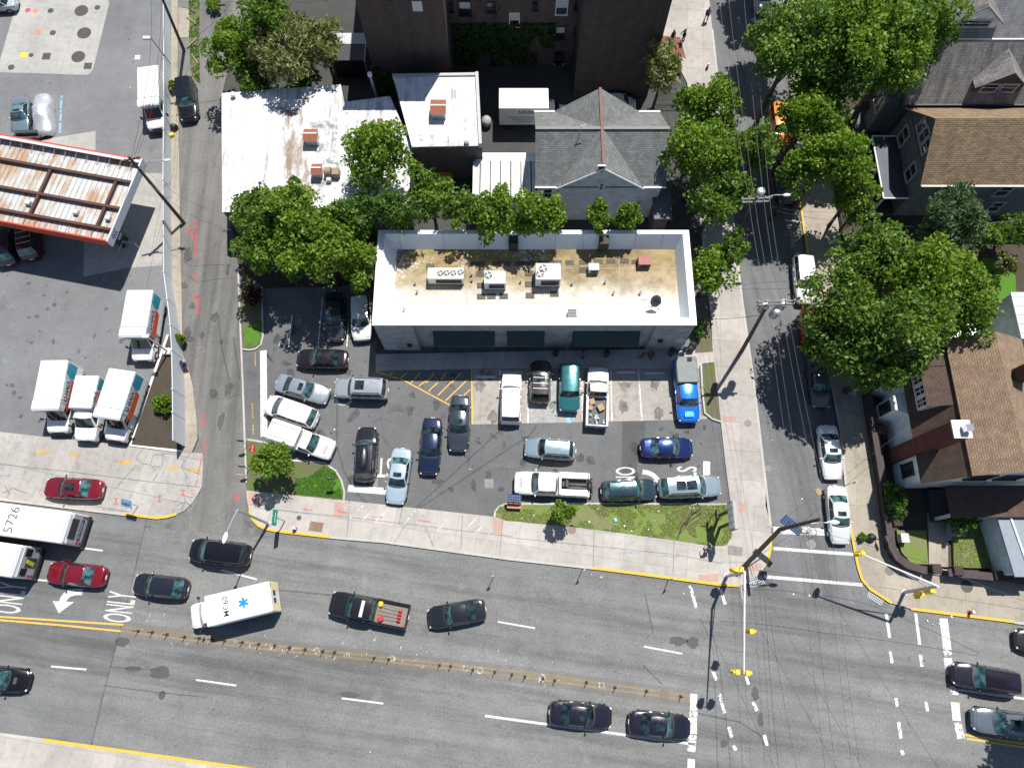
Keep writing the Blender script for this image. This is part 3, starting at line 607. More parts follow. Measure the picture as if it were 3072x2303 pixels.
def car(front, rear, kind, color, label, cat='car', group=None, name='parked_car', z0=.016, metal=.15, sunroof=0, rails=False, glass='glass', L=None, W=None, roofc=None, lights=True, rough=.16, rackbars=False, Ldim=None, scoop=False, hood=None, wind=None):
    d = KIND[kind]
    F, Rr = G(*front, .62), G(*rear, .62)
    L = L or (F - Rr).length; cen = (F + Rr) / 2; ang = math.atan2(F.y - Rr.y, F.x - Rr.x)
    t = thing(name, (cen.x, cen.y, z0), ang, label, cat, group)
    W = W or d['W']; H = d['H']; hw = W / 2
    X = lambda f: L / 2 - f * L
    pm_ = paint(color, metal, rough)
    c0, c1, c2, c3 = d['cab']; bed = d.get('bed')
    zt = [(0, d['nose'] - .14), (.012, d['nose'] - .04), (.05, d['nose']), (c0 * .8, d['belt'] - .05), (c0, d['belt']), (c3, d['deck']), (.97, d['tail'] + .02), (.99, d['tail'] - .05), (1, d['tail'] - .2)]
    if kind in ('sedan', 'coupe'): zt = zt[:5] + [(c3 - .03, d['deck'] + .02), (.955, d['deck'] - .01), (.985, d['tail']), (1, d['tail'] - .2)]
    def half(f):
        n = interp([(0, .52), (.012, .66), (.035, .80), (.075, .91), (.14, .975), (.24, 1), (.72, 1), (.85, .975), (.92, .93), (.965, .85), (.988, .74), (1, .62)], f)
        if kind in ('boxy', 'pickup', 'pickupx', 'cutaway'): n = interp([(0, .68), (.015, .82), (.05, .93), (.1, .985), (.18, 1), (.93, 1), (.985, .95), (1, .88)], f)
        return hw * n
    end = (bed or 1.0)
    if kind == 'cutaway': end = .32
    st = [0, .006, .018, .04, .07, .11, .16, .21, .27, .34, .42, .5, .58, .66, .74, .8, .86, .91, .95, .975, .992, 1.0]
    st = [s * 1.0 for s in st if s < end - .01] + [end]
    b = MB(); n = 11
    def sec(f):
        x = X(f); w = half(f); z = interp(zt, f)
        edge = min(f / .05, (1 - f) / .05, 1)
        zb = .24 + .1 * (1 - edge)
        pr = [(w * .90, zb), (w * .985, zb + .14), (w, z * .62), (w * .985, z * .86), (w * .945, z - .035), (w * .86, z), (w * .5, z + .025), (0, z + .035)]
        return [(x, -y, zz) for y, zz in pr] + [(x, y, zz) for y, zz in pr[-2::-1]]
    rings = [sec(f) for f in st]; m = len(rings[0])
    vs = [p for r_ in rings for p in r_]; fs = []
    for i in range(len(rings) - 1):
        for j in range(m - 1): fs.append([i * m + j, i * m + j + 1, (i + 1) * m + j + 1, (i + 1) * m + j])
        fs.append([i * m + m - 1, i * m, (i + 1) * m, (i + 1) * m + m - 1])
    fs.append(list(range(m))[::-1]); fs.append([(len(rings) - 1) * m + j for j in range(m)])
    b.add(vs, fs)
    # cabin surfaces
    wb, wr = hw * .905, hw * d['wr']; zb = d['belt'] - .03; zr = H; zb2 = d['deck'] - .03
    bf = .17 if kind not in ('boxy', 'pickup', 'pickupx', 'cutaway') else .10
    crown = .045
    def S_f(u, v): return Vector((X(lerp(c0, c1, v)) - bf * u * u * (1 - .3 * v), u * lerp(wb, wr, v), lerp(zb, zr, v) + crown * (1 - u * u) * v - (.02 if v >= 1 else 0)))
    br = .10 if kind in ('sedan', 'coupe') else .07
    def S_r(u, v): return Vector((X(lerp(c3, c2, v)) + br * u * u * (1 - .3 * v), u * lerp(wb * .97, wr * .97, v), lerp(zb2, zr - .02, v) + crown * (1 - u * u) * v - (.02 if v >= 1 else 0)))
    def S_s(s_, v, sd):
        a, c = S_f(sd, v), S_r(sd, v); p = a.lerp(c, s_); bul = math.sin(math.pi * s_)
        p.y += sd * bul * .035; p.z += (0.0 if v < .9 else .02 * bul); return p
    def S_t(u, s_):
        a, c = S_f(u, 1), S_r(u, 1); p = a.lerp(c, s_); p.z += .035 * math.sin(math.pi * s_) * (1 - .6 * u * u) + .02 * (1 - abs(u) ** 4); p.y += (u ** 3) * math.sin(math.pi * s_) * .035; return p
    U = [-1, -.8, -.4, 0, .4, .8, 1]; V = [0, .5, .92, 1]; S_ = [0, .1, .3, .5, .7, .9, 1]
    b.grid(S_f, U, V, flip=True); b.grid(S_r, U, V); b.grid(S_t, U, S_)
    for sd in (-1, 1): b.grid(lambda s_, v: S_s(s_, v, sd), S_, V, flip=(sd > 0))
    if bed:   # open load bed
        x0, x1 = X(bed), X(1.0) + .02; zf, zw = .78, d['deck'] - .02
        b.box(((x0 + x1) / 2, 0, .58), (x0 - x1, W * .94, .4))
        for sd in (-1, 1): b.bbox(((x0 + x1) / 2, sd * (hw - .09), (zw + .42) / 2 + .0), (x0 - x1, .18, zw - .42), .03)
        b.bbox((x1 + .05, 0, (zw + .45) / 2), (.1, W * .9, zw - .45), .03)
    body = b.build('body', pm_, t, smooth=True, local=True, merge=.0008, angle=38, norm=True)
    gl = M[glass]
    def pane(name, fn, us, vs_, flip, mat=gl):
        g = MB(); g.grid(fn, us, vs_, flip=flip)
        o = g.build(name, mat, t, smooth=True, local=True)
        return o
    def off(fn, d_):
        def f(u, v):
            e = .02; p = fn(u, v); a = fn(u + e, v) - fn(u - e, v); c = fn(u, min(1, v + e)) - fn(u, max(0, v - e))
            nn = a.cross(c)
            if nn.length < 1e-9: return p
            nn.normalize()
            cc = p - Vector((X((c0 + c3) / 2), 0, zb))
            if nn.dot(cc) < 0: nn = -nn
            return p + nn * d_
        return f
    us = [-.93, -.6, -.2, .2, .6, .93]
    pane('windshield', off(S_f, .012), us, [.03, .35, .7, .95], True, M[wind or ('glass_teal' if glass == 'glass' and random.random() < .8 else glass)])
    # dark cowl strip under the windscreen
    g = MB(); g.grid(lambda u, v: Vector((S_f(u, 0).x + lerp(-.02, .09, v), S_f(u, 0).y * .97, interp(zt, c0) + lerp(.05, .032, v) - .02 * u * u)), us, [0, 1]); g.build('cowl', M['black'], t, local=True)
    pane('rear_window', off(S_r, .012), us, [.07, .35, .7, .93], False, M['glass_teal' if random.random() < .3 else glass])
    for sd in (-1, 1):
        if kind in ('pickup', 'cutaway', 'coupe', 'pickupx'): segs = ((.07, .93),) if kind != 'pickup' else ((.07, .52), (.56, .93))
        elif kind in ('suv', 'wagon', 'minivan', 'boxy'): segs = ((.07, .36), (.38, .66), (.68, .94))
        else: segs = ((.07, .49), (.52, .93))
        for a_, c_ in segs:
            g = MB(); f = off(lambda s_, v: S_s(s_, v, sd), .012)
            g.grid(f, [lerp(a_, c_, q_) for q_ in (0, .33, .66, 1)], [.1, .5, .86], flip=(sd > 0)); g.build('side_window', gl, t, smooth=True, local=True)
        g = MB(); p = S_f(sd, .15); g.ball((p.x - .12, sd * (hw + .09), d['belt'] + .03), (.16, .26, .17), 8, 5)
        g.tube((p.x - .1, sd * (hw - .12), d['belt']), (p.x - .12, sd * (hw + .04), d['belt'] + .02), .03, n=5)
        g.build('wing_mirror', pm_ if random.random() < .6 else M['black'], t, smooth=True, local=True)
    for fx in (.165, .80 if kind not in ('pickup', 'cutaway', 'pickupx') else .79):
        if kind == 'cutaway': fx = .12 if fx < .5 else .76
        for sd in (-1, 1):
            rr = .34 if W > 1.87 else .32
            wo = MB(); wo.tube((X(fx), sd * (hw - .2), rr), (X(fx), sd * (hw + .012), rr), rr, rr, 18); wh = wo.build('wheel', M['rubber'], t, local=True)
            wo = MB(); wo.tube((X(fx), sd * (hw - .1), rr), (X(fx), sd * (hw + .02), rr), rr * .62, rr * .58, 12); wo.build('rim', M['rim'], wh, local=True)
    if lights:
        for sd in (-1, 1):
            g = MB(); f0 = .026; p0 = (X(f0) - .06, sd * half(f0) * .86, interp(zt, f0) - .085)
            g.ball(p0, (.26, .42, .15), 8, 6, M=Matrix.Rotation(-sd * .75, 3, 'Z')); g.build('headlight', M['lamp'], t, smooth=True, local=True)
            if kind != 'cutaway':
                g = MB(); f0 = .982; g.ball((X(f0) + .06, sd * half(f0) * .92, interp(zt, f0) - .09), (.18, .32, .18), 8, 6, M=Matrix.Rotation(sd * .6, 3, 'Z')); g.build('taillight', M['tail'], t, smooth=True, local=True)
        g = MB(); g.box((X(0) + .0, 0, .43), (.04, W * .5, .2)); g.build('grille', M['black'], t, local=True)
        MB().box((X(1) - .02, 0, .62), (.04, .34, .14)).build('licence_plate', M['offwhite'], t, local=True)
        hs = [Vector((X(f_), y_ * half(f_) * (.86 if abs(y_) == 1 else 1), interp(zt, f_) + (.012 if abs(y_) == 1 else .03))) for f_, y_ in ((c0 - .015, 1), (.12, 1), (.055, .8), (.045, 0), (.055, -.8), (.12, -1), (c0 - .015, -1))]
        g = MB(); g.path(hs, .011, 4); g.build('hood_seam', M['black'], t, local=True, uv=False)
        for sd in (-1, 1):
            g = MB(); g.bbox((X(.5), sd * (hw - .03), .3), (L * .5, .1, .14), .03); g.build('sill', M['black'], t, local=True)
            for f_ in ((.47, .66) if kind not in ('coupe', 'pickupx') else (.5,)):
                g = MB(); g.box((X(f_), sd * (hw + .004), d['belt'] * .86), (.2, .03, .03)); g.build('door_handle', M['chrome'], t, local=True)
    if sunroof:
        f = off(lambda u, v: S_t(u, v), .014); ft = lambda u, v: S_t(u, v) + Vector((0, 0, .012))
        for a_, c_ in ([(.12, .42)] if sunroof == 1 else [(.1, .42), (.44, .74)]):
            g = MB(); g.grid(ft, [-.55, 0, .55], [a_, (a_ + c_) / 2, c_]); g.build('sunroof', M['glass'], t, local=True)
    if rails:
        for sd in (-1, 1):
            g = MB(); g.path([S_t(sd * .9, s_) + Vector((0, 0, .06)) for s_ in (.06, .3, .6, .94)], .022, 5)
            for s_ in (.06, .94): g.tube(S_t(sd * .9, s_), S_t(sd * .9, s_) + Vector((0, 0, .06)), .02, n=5)
            g.build('roof_rail', M['black'] if rails != 'chrome' else M['chrome'], t, local=True)
        if rackbars:
            for s_ in (.22, .5, .75):
                g = MB(); g.tube(S_t(-.9, s_) + Vector((0, 0, .08)), S_t(.9, s_) + Vector((0, 0, .08)), .025, n=5); g.build('rack_bar', M['galv'], t, local=True)
    if scoop:
        g = MB(); g.bbox((X(.2), 0, interp(zt, .2) + .05), (.28, .5, .07), .03); g.build('hood_scoop', M['dark'], t, local=True)
    t['_'] = 0; del t['_']
    t_info[t.name] = dict(L=L, W=W, X=X, S_t=S_t, d=d, paint=pm_, half=half, zt=zt)
    return t
t_info = {}
WHT = (.74, .74, .73); BLK = (.005, .005, .007); SIL = (.38, .40, .42); NAVY = (.012, .018, .035); GRY = (.06, .065, .072); REDC = (.19, .008, .02)
g_lot, g_av, g_st, g_gas = 'cars parked in the lot', 'cars on the avenue', 'cars along the side street', 'cars at the filling station'
# filling station and alley
car((-60, 12), (52, 9), 'sedan', (.4, .47, .52), 'silver car at the top left corner by the concrete pad', group=g_gas)
car((60, 400), (65, 297), 'coupe', (.22, .3, .34), 'silver blue coupe with sunroof parked beside the covered car', group=g_gas, sunroof=1, metal=.5)
car((568, 362), (556, 238), 'suv', BLK, 'black car parked in the alley by the white fence', group=g_gas, glass='glass', name='parked_car')
car((21, 660), (26, 795), 'suv', (.02, .022, .03), 'black car under the canopy edge nearest the left of the picture', group=g_gas)
car((86, 650), (95, 778), 'suv', (.045, .008, .015), 'dark maroon car with a roof rack under the canopy', group=g_gas, rails='chrome', rackbars=True)
# avenue
car((136, 1461), (311, 1470), 'sedan', REDC, 'red sedan with double sunroof crossing the concrete apron', group=g_av, name='car', sunroof=2, z0=.1, metal=.3)
car((143, 1714), (319, 1731), 'sedan', REDC, 'red sedan in the turn lane beside the buses', group=g_av, name='car', metal=.3)
car((402, 1749), (565, 1767), 'hatch', (.018, .02, .03), 'dark hatchback with a teal rear window behind the red sedan', group=g_av, name='car', metal=.3)
car((571, 1647), (752, 1667), 'minivan', BLK, 'black minivan under the arm of the street lamp', 'minivan', g_av, 'minivan')
car((1284, 1856), (1457, 1825), 'sedan', (.03, .036, .042), 'dark grey car driving behind the black pickup', group=g_av, name='car', metal=.6)
car((88, 2044), (-90, 2027), 'sedan', BLK, 'black car cut by the left edge in the lower lanes', group=g_av, name='car', scoop=True)
car((1835, 2152), (1648, 2134), 'sedan', (.012, .012, .022), 'black sedan waiting with a single small sunroof', group=g_av, name='car', sunroof=1, metal=.2)
car((2071, 2184), (1886, 2163), 'sedan', (.012, .012, .022), 'black sedan with panoramic roof waiting at the stop bar', group=g_av, name='car', sunroof=2, metal=.2)
car((2853, 2018), (3060, 2051), 'suv', (.014, .012, .022), 'black car at the stop bar beside the white lane line', group=g_av, name='car', rails=True)
car((2913, 2154), (3120, 2183), 'suv', (.16, .2, .23), 'silver grey car beside the yellow centre line', group=g_av, name='car', sunroof=2, metal=.5)
car((3046, 1916), (3235, 1944), 'sedan', (.02, .024, .026), 'dark car at the right edge near the hydrant kerb', group=g_av, name='car')
# side street
car((2500, 1438), (2477, 1275), 'sedan', WHT, 'white sedan at the kerb, upper of two beside the dark hedge wall', group=g_st, sunroof=1)
car((2523, 1632), (2504, 1456), 'sedan', (.6, .63, .62), 'pale silver sedan at the crosswalk beside the yellow kerb', group=g_st, sunroof=1)
car((2465, 1222), (2447, 1075), 'sedan', (.1, .105, .11), 'grey car half hidden under the big tree', group=g_st)
car((2438, 1060), (2426, 930), 'suv', (.5, .015, .015), 'red car hidden under the big tree', group=g_st)
car((2417, 912), (2403, 765), 'suv', WHT, 'white car in the tree shade beside the yellow kerb', group=g_st)
car((2362, 612), (2350, 480), 'suv', (.1, .12, .15), 'dark car under the street trees by the tan sidewalk', group=g_st)
car((2345, 440), (2330, 320), 'boxy', (.65, .22, .03), 'orange car glimpsed between the street trees', group=g_st)
car((2310, 215), (2300, 100), 'sedan', WHT, 'white car glimpsed under the large tree crowns', group=g_st)
car((2290, 40), (2284, -60), 'sedan', SIL, 'silver car at the top edge under the large tree', group=g_st)
car((1908, 316), (1805, 310), 'hatch', (.6, .62, .63), 'white car behind the grey gabled house', group='cars behind the house')
# parking lot
car((1006, 1024), (1002, 872), 'sedan', (.05, .054, .062), 'dark grey sedan with a hood scoop half under the trees', group=g_lot, scoop=True, metal=.4)
car((1087, 1022), (1083, 886), 'suv', WHT, 'white car parked against the west wall of the store', group=g_lot)
car((890, 1075), (1045, 1079), 'sedan', (.018, .012, .016), 'dark brown sedan crossing the head of the stalls', group=g_lot, sunroof=1, metal=.35)
car((986, 1190), (830, 1146), 'sedan', (.34, .38, .42), 'silver sedan with sunroof, uppermost of the slanted row', group=g_lot, sunroof=1, metal=.5)
car((799, 1209), (952, 1262), 'minivan', WHT, 'white minivan in the middle of the slanted row', 'minivan', g_lot, 'minivan')
car((1006, 1164), (1165, 1170), 'boxy', (.42, .45, .48), 'silver car with sunroof covering the NO lettering', group=g_lot, sunroof=1, rails=True, metal=.5)
car((1103, 1282), (1094, 1445), 'suv', (.016, .014, .02), 'black car carrying a roof box beside the stop lettering', group=g_lot, rails='chrome', metal=.3)
car((1184, 1512), (1209, 1345), 'sedan', (.36, .46, .52), 'pale blue sedan leaving over the white stop bar', group=g_lot, sunroof=1, metal=.2)
car((1285, 1424), (1299, 1254), 'sedan', (.018, .03, .07), 'navy blue sedan beside the pale blue sedan', group=g_lot, metal=.5)
car((1373, 1354), (1382, 1187), 'sedan', (.055, .07, .09), 'slate grey sedan with sunroof touching the yellow hatching', group=g_lot, sunroof=1, metal=.5)
car((1536, 1124), (1531, 1272), 'boxy', WHT, 'white boxy car in the stall beside the yellow hatching', group=g_lot)
car((1623, 1082), (1619, 1209), 'suv', (.06, .045, .045), 'dark brown car with pale roof stripes and sunroof', group=g_lot, rails='chrome', sunroof=1, rackbars=True)
car((1707, 1235), (1709, 1092), 'boxy', (.02, .14, .15), 'teal car in the accessible stall', group=g_lot, metal=.35, rails=True)
car((1574, 1341), (1727, 1353), 'wagon', (.3, .4, .45), 'light blue wagon with roof rails facing left', group=g_lot, metal=.45, rails=True)
car((2078, 1343), (1921, 1344), 'sedan', (.012, .03, .14), 'bright blue sedan facing the street exit', group=g_lot, metal=.55)
car((1969, 1466), (1803, 1474), 'wagon', (.035, .075, .095), 'dark teal wagon behind the silver car by the grass strip', group=g_lot, metal=.6, rails=True)
car((2161, 1456), (1974, 1466), 'suv', (.27, .34, .39), 'silver blue car with panoramic roof at the street exit', group=g_lot, sunroof=2, metal=.35, rails=True)
rb = next(o for o in col.objects if o.get('label', '').startswith('black car carrying'))
i_ = t_info[rb.name]
b = MB(); b.ball((-.55, .0, i_['d']['H'] + .16), (2.2, .86, .42), 16, 8)
o = b.build('roof_box', paint((.012, .012, .018), .2), None, smooth=True); o.location = rb.location; o.rotation_euler = rb.rotation_euler
tag(o, 'black roof box strapped on the black car beside the stop lettering', 'roof box')
# ---- pickups and their loads
pk1 = car((993, 1806), (1226, 1851), 'pickup', (.012, .012, .014), 'black pickup truck with landscaping tools in its bed', 'pickup truck', g_av, 'pickup_truck', W=2.02)
pk2 = car((1001, 1354), (818, 1292), 'pickupx', WHT, 'white pickup with a white capped bed, lowest of the slanted row', 'pickup truck', g_lot, 'pickup_truck', W=1.95)
pk3 = car((1794, 1104), (1789, 1282), 'pickupx', WHT, 'white pickup with rubbish filling its open bed', 'pickup truck', g_lot, 'pickup_truck', W=1.98)
pk4 = car((2066, 1268), (2048, 1082), 'pickup', (.004, .17, .68), 'bright blue pickup with a grey covered bed', 'pickup truck', g_lot, 'pickup_truck', metal=.35, W=2.02)
pk5 = car((1543, 1448), (1768, 1458), 'pickup', WHT, 'white tow truck with a lifting boom beside the grass strip', 'tow truck', g_lot, 'tow_truck', W=2.05)
def part(name, mb, mat, t, **k): return mb.build(name, mat, t, local=True, **k)
def bedx(t, kx):
    i = t_info[t.name]; return i['X'](kx), i
def loc(t, x, y, z): return t.matrix_basis @ Vector((x, y, z)) if False else Matrix.Translation(t.location) @ Matrix.Rotation(t.rotation_euler.z, 4, 'Z') @ Vector((x, y, z))
# bed liner panels
for t, c_ in ((pk1, 'dark'), (pk3, 'dark'), (pk5, 'dark')):
    i = t_info[t.name]; x0, x1 = i['X'](i['d']['bed']) - .03, i['X'](1) + .12
    part('bed_floor', MB().box(((x0 + x1) / 2, 0, .79), (x0 - x1, i['W'] - .38, .03)), M[c_] if t != pk1 else pm('bed_floor', (.17, .15, .13), .8, var=.2), t)
i = t_info[pk1.name]
b = MB(); b.bbox((i['X'](.44), 0, i['d']['H'] + .075), (.28, 1.3, .1), .03); part('light_bar', b, M['lightgrey'], pk1)
# tools in the black pickup
def free(name, mb, mat, t, label, cat, group=None, smooth=False):
    o = mb.build(name, mat, None, smooth=smooth); o.location = t.location; o.rotation_euler = t.rotation_euler
    return tag(o, label, cat, group)
x0 = i['X'](.585)
for k in range(4):
    y = .5 - .33 * k; tt = thing('string_trimmer', loc(pk1, x0 - .3, y, .8), pk1.rotation_euler.z, 'red headed string trimmer lying in the bed of the black pickup', 'string trimmer', 'trimmers in the black pickup bed')
    b = MB(); b.tube((.05, .02 * k, .12), (-1.65, -.1 + .08 * k, .16), .018, n=6); part('shaft', b, M['galv'], tt)
    b = MB(); b.ball((-1.72, -.1 + .08 * k, .2), (.34, .24, .26), 8, 6); part('engine', b, pm('tool_red', (.5, .015, .03), .4), tt, smooth=True)
for k in range(2):
    b = MB(); b.tube((x0 - .12 - .12 * k, .75, 1.1), (x0 - .2 - .12 * k, -.8, 1.2), .022, n=6); free('rake_handle', b, pm('handle_wood', (.4, .26, .12), .7), pk1, 'wooden tool handle laid across the front of the black pickup bed', 'tool handle', 'tool handles')
b = MB(); b.bbox((x0 - .55, .52, .93), (.42, .38, .3), .05, .5); free('fuel_can', b, pm('can_red', (.45, .02, .04), .4), pk1, 'red fuel can in the bed of the black pickup', 'fuel can')
b = MB(); b.bbox((x0 - .3, -.62, .98), (.4, .42, .36), .08); b.tube((x0 - .3, -.62, 1.15), (x0 - .3, -.62, 1.22), .09, n=10); free('water_cooler', b, M['yellow'], pk1, 'yellow water cooler in the bed corner of the black pickup', 'cooler')
# capped white pickup
i = t_info[pk2.name]; x0, x1 = i['X'](.52) - .02, i['X'](1)
b = MB(); b.bbox(((x0 + x1) / 2, 0, 1.5), (x0 - x1, i['W'] - .06, .8), .12); part('bed_cap', b, paint(WHT), pk2)
for sd in (-.55, .55): part('cap_rail', MB().box(((x0 + x1) / 2 - .05, sd, 1.905), (x0 - x1 - .4, .04, .03)), M['black'], pk2)
b = MB(); add_text(b, 'AAA', (i['X'](.1), -.1, i['d']['belt'] + .03), .8, .3, rz=R(-90)); part('lettering', b, pm('pale_red', (.5, .2, .16), .6), pk2)
# rubbish in the third pickup
i = t_info[pk3.name]; x0, x1 = i['X'](.52), i['X'](1)
box_c = pm('cardboard', (.33, .23, .14), .85, var=.2)
for k, (dx, dy, rz_, s_, l_) in enumerate(((.45, .5, .3, .55, 'cardboard box nearest the cab in the white pickup bed'), (1.0, .62, -.2, .45, 'cardboard box by the side wall of the white pickup bed'), (.95, -.3, .5, .6, 'brown cardboard box in the middle of the white pickup bed'))):
    b = MB(); b.bbox((x0 - dx, dy, .8 + s_ * .3), (s_, s_ * .9, s_ * .6), .02, rz_); free('cardboard_box', b, box_c, pk3, l_, 'box', 'boxes in the pickup bed')
for k in range(14):
    b = MB(); b.ball((x1 + .25 + random.uniform(0, .8), random.uniform(-.7, .7), .92), (random.uniform(.15, .36), random.uniform(.15, .3), .22), 7, 5); free('rubbish_bag', b, (M['white'], pm('blue_bag', (.1, .35, .5), .5), M['grey'])[k % 3], pk3, ('white', 'blue', 'grey')[k % 3] + ' rubbish piled at the tail of the white pickup bed', 'rubbish', 'rubbish in the pickup bed')
# blue pickup: grey cover, frame over the bed
i = t_info[pk4.name]; x0, x1 = i['X'](.57), i['X'](1)
b = MB(); b.bbox(((x0 + x1) / 2, 0, 1.5), (x0 - x1 - .02, i['W'] - .1, .78), .1); part('bed_cover', b, pm('cover_grey', (.13, .15, .15), .6, var=.12), pk4)
part('cover_vent', MB().box((x1 + .35, .28, 1.9), (.4, .42, .03)), M['rubber'], pk4)
b = MB(); b.bbox((i['X'](.11), 0, i['d']['belt'] + .02), (.55, .85, .06), .03); part('hood_scoop', b, paint((.004, .17, .68), .35), pk4)
# tow truck rear
i = t_info[pk5.name]; x0, x1 = i['X'](.585), i['X'](1)
for sd in (-1, 1): part('tool_locker', MB().bbox(((x0 + x1) / 2 + .1, sd * .74, 1.12), (x0 - x1 - .2, .55, .55), .05), paint(WHT), pk5)
part('headboard', MB().bbox((x0 - .12, 0, 1.3), (.2, 1.98, .6), .04), paint(WHT), pk5)
b = MB()
for sd in (-.16, .16): b.tube((x0 - .3, sd, 1.1), (x1 - .2, sd * .8, 1.35), .06, n=6)
b.tube((x1 + .1, -.5, 1.2), (x1 + .1, .5, 1.2), .07, n=6); b.bbox((x0 - .55, 0, 1.1), (.5, .5, .3), .05); b.tube((x1 - .1, -.75, .6), (x1 - .25, .75, .6), .06, n=6)
part('boom', b, M['black'], pk5)
b = MB(); b.box((x1 - .05, 0, .55), (.5, .22, .14)); b.box((x1 - .26, 0, .52), (.16, 1.6, .14)); b.box((x1 - .2, -.72, .6), (.2, .14, .2)); b.box((x1 - .2, .72, .6), (.2, .14, .2)); part('wheel_lift', b, M['black'], pk5)
b = MB(); b.tube((x0 - .7, -.3, 1.42), (x0 - .7, .3, 1.42), .17, n=12); part('winch', b, M['dark'], pk5)
b = MB(); add_text(b, 'AAA', (i['X'](.09), 0, i['d']['belt'] + .04), .8, .26, rz=R(-90)); part('lettering', b, pm('pale_red2', (.5, .2, .16), .6), pk5)
# ---- covered car
def covered():
    F, Rr = G(136, 408, .4), G(127, 284, .4); cen = (F + Rr) / 2; ang = math.atan2(F.y - Rr.y, F.x - Rr.x); L = (F - Rr).length
    t = thing('covered_car', (cen.x, cen.y, .016), ang, 'car wrapped in a shiny silver cover beside the silver blue coupe', 'car', g_gas)
    b = MB()
    def f(u, v):
        x = (u - .5) * L; prof = interp([(0, .4), (.03, .78), (.24, .95), (.37, 1.4), (.6, 1.42), (.76, 1.0), (.96, .84), (1, .4)], u)
        w = .98 * interp([(0, .6), (.06, .85), (.2, 1), (.8, 1), (.94, .88), (1, .6)], u)
        a = math.pi * v; cz = math.sin(a) ** .55 if 0 < v < 1 else 0
        wr_ = mnoise.noise((x * 2.2, v * 6, 3)) * .07 + (.16 if .36 < u < .42 and (v < .22 or v > .78) else 0)
        return Vector((x, -math.cos(a) * w * (1 - .22 * max(0, cz - .75) / .25) + wr_ * .4, max(.03, prof * cz + wr_)))
    b.grid(f, [k / 26 for k in range(27)], [k / 16 for k in range(17)])
    b.build('cover', pm('silver_cover', (.6, .61, .63), .28, .55, var=.1, scale=1.5), t, smooth=True, local=True)
covered()
# ---- flat trailer beside the covered car
P = G(84, 405, .5); t = thing('flat_trailer', (P.x, P.y, .016), R(2), 'low dark trailer parked at the canopy beneath the coupe', 'trailer')
part('deck', MB().box((0, 0, .5), (2.6, .9, .12)), M['dark'], t); part('toolbox', MB().bbox((0, .1, .75), (2.3, .4, .35), .04), pm('trailer_green', (.04, .06, .055), .4), t)
for sd in (-1, 1): part('wheel', MB().tube((sd * .8, -.5, .3), (sd * .8, -.35, .3), .3, n=14), M['rubber'], t)

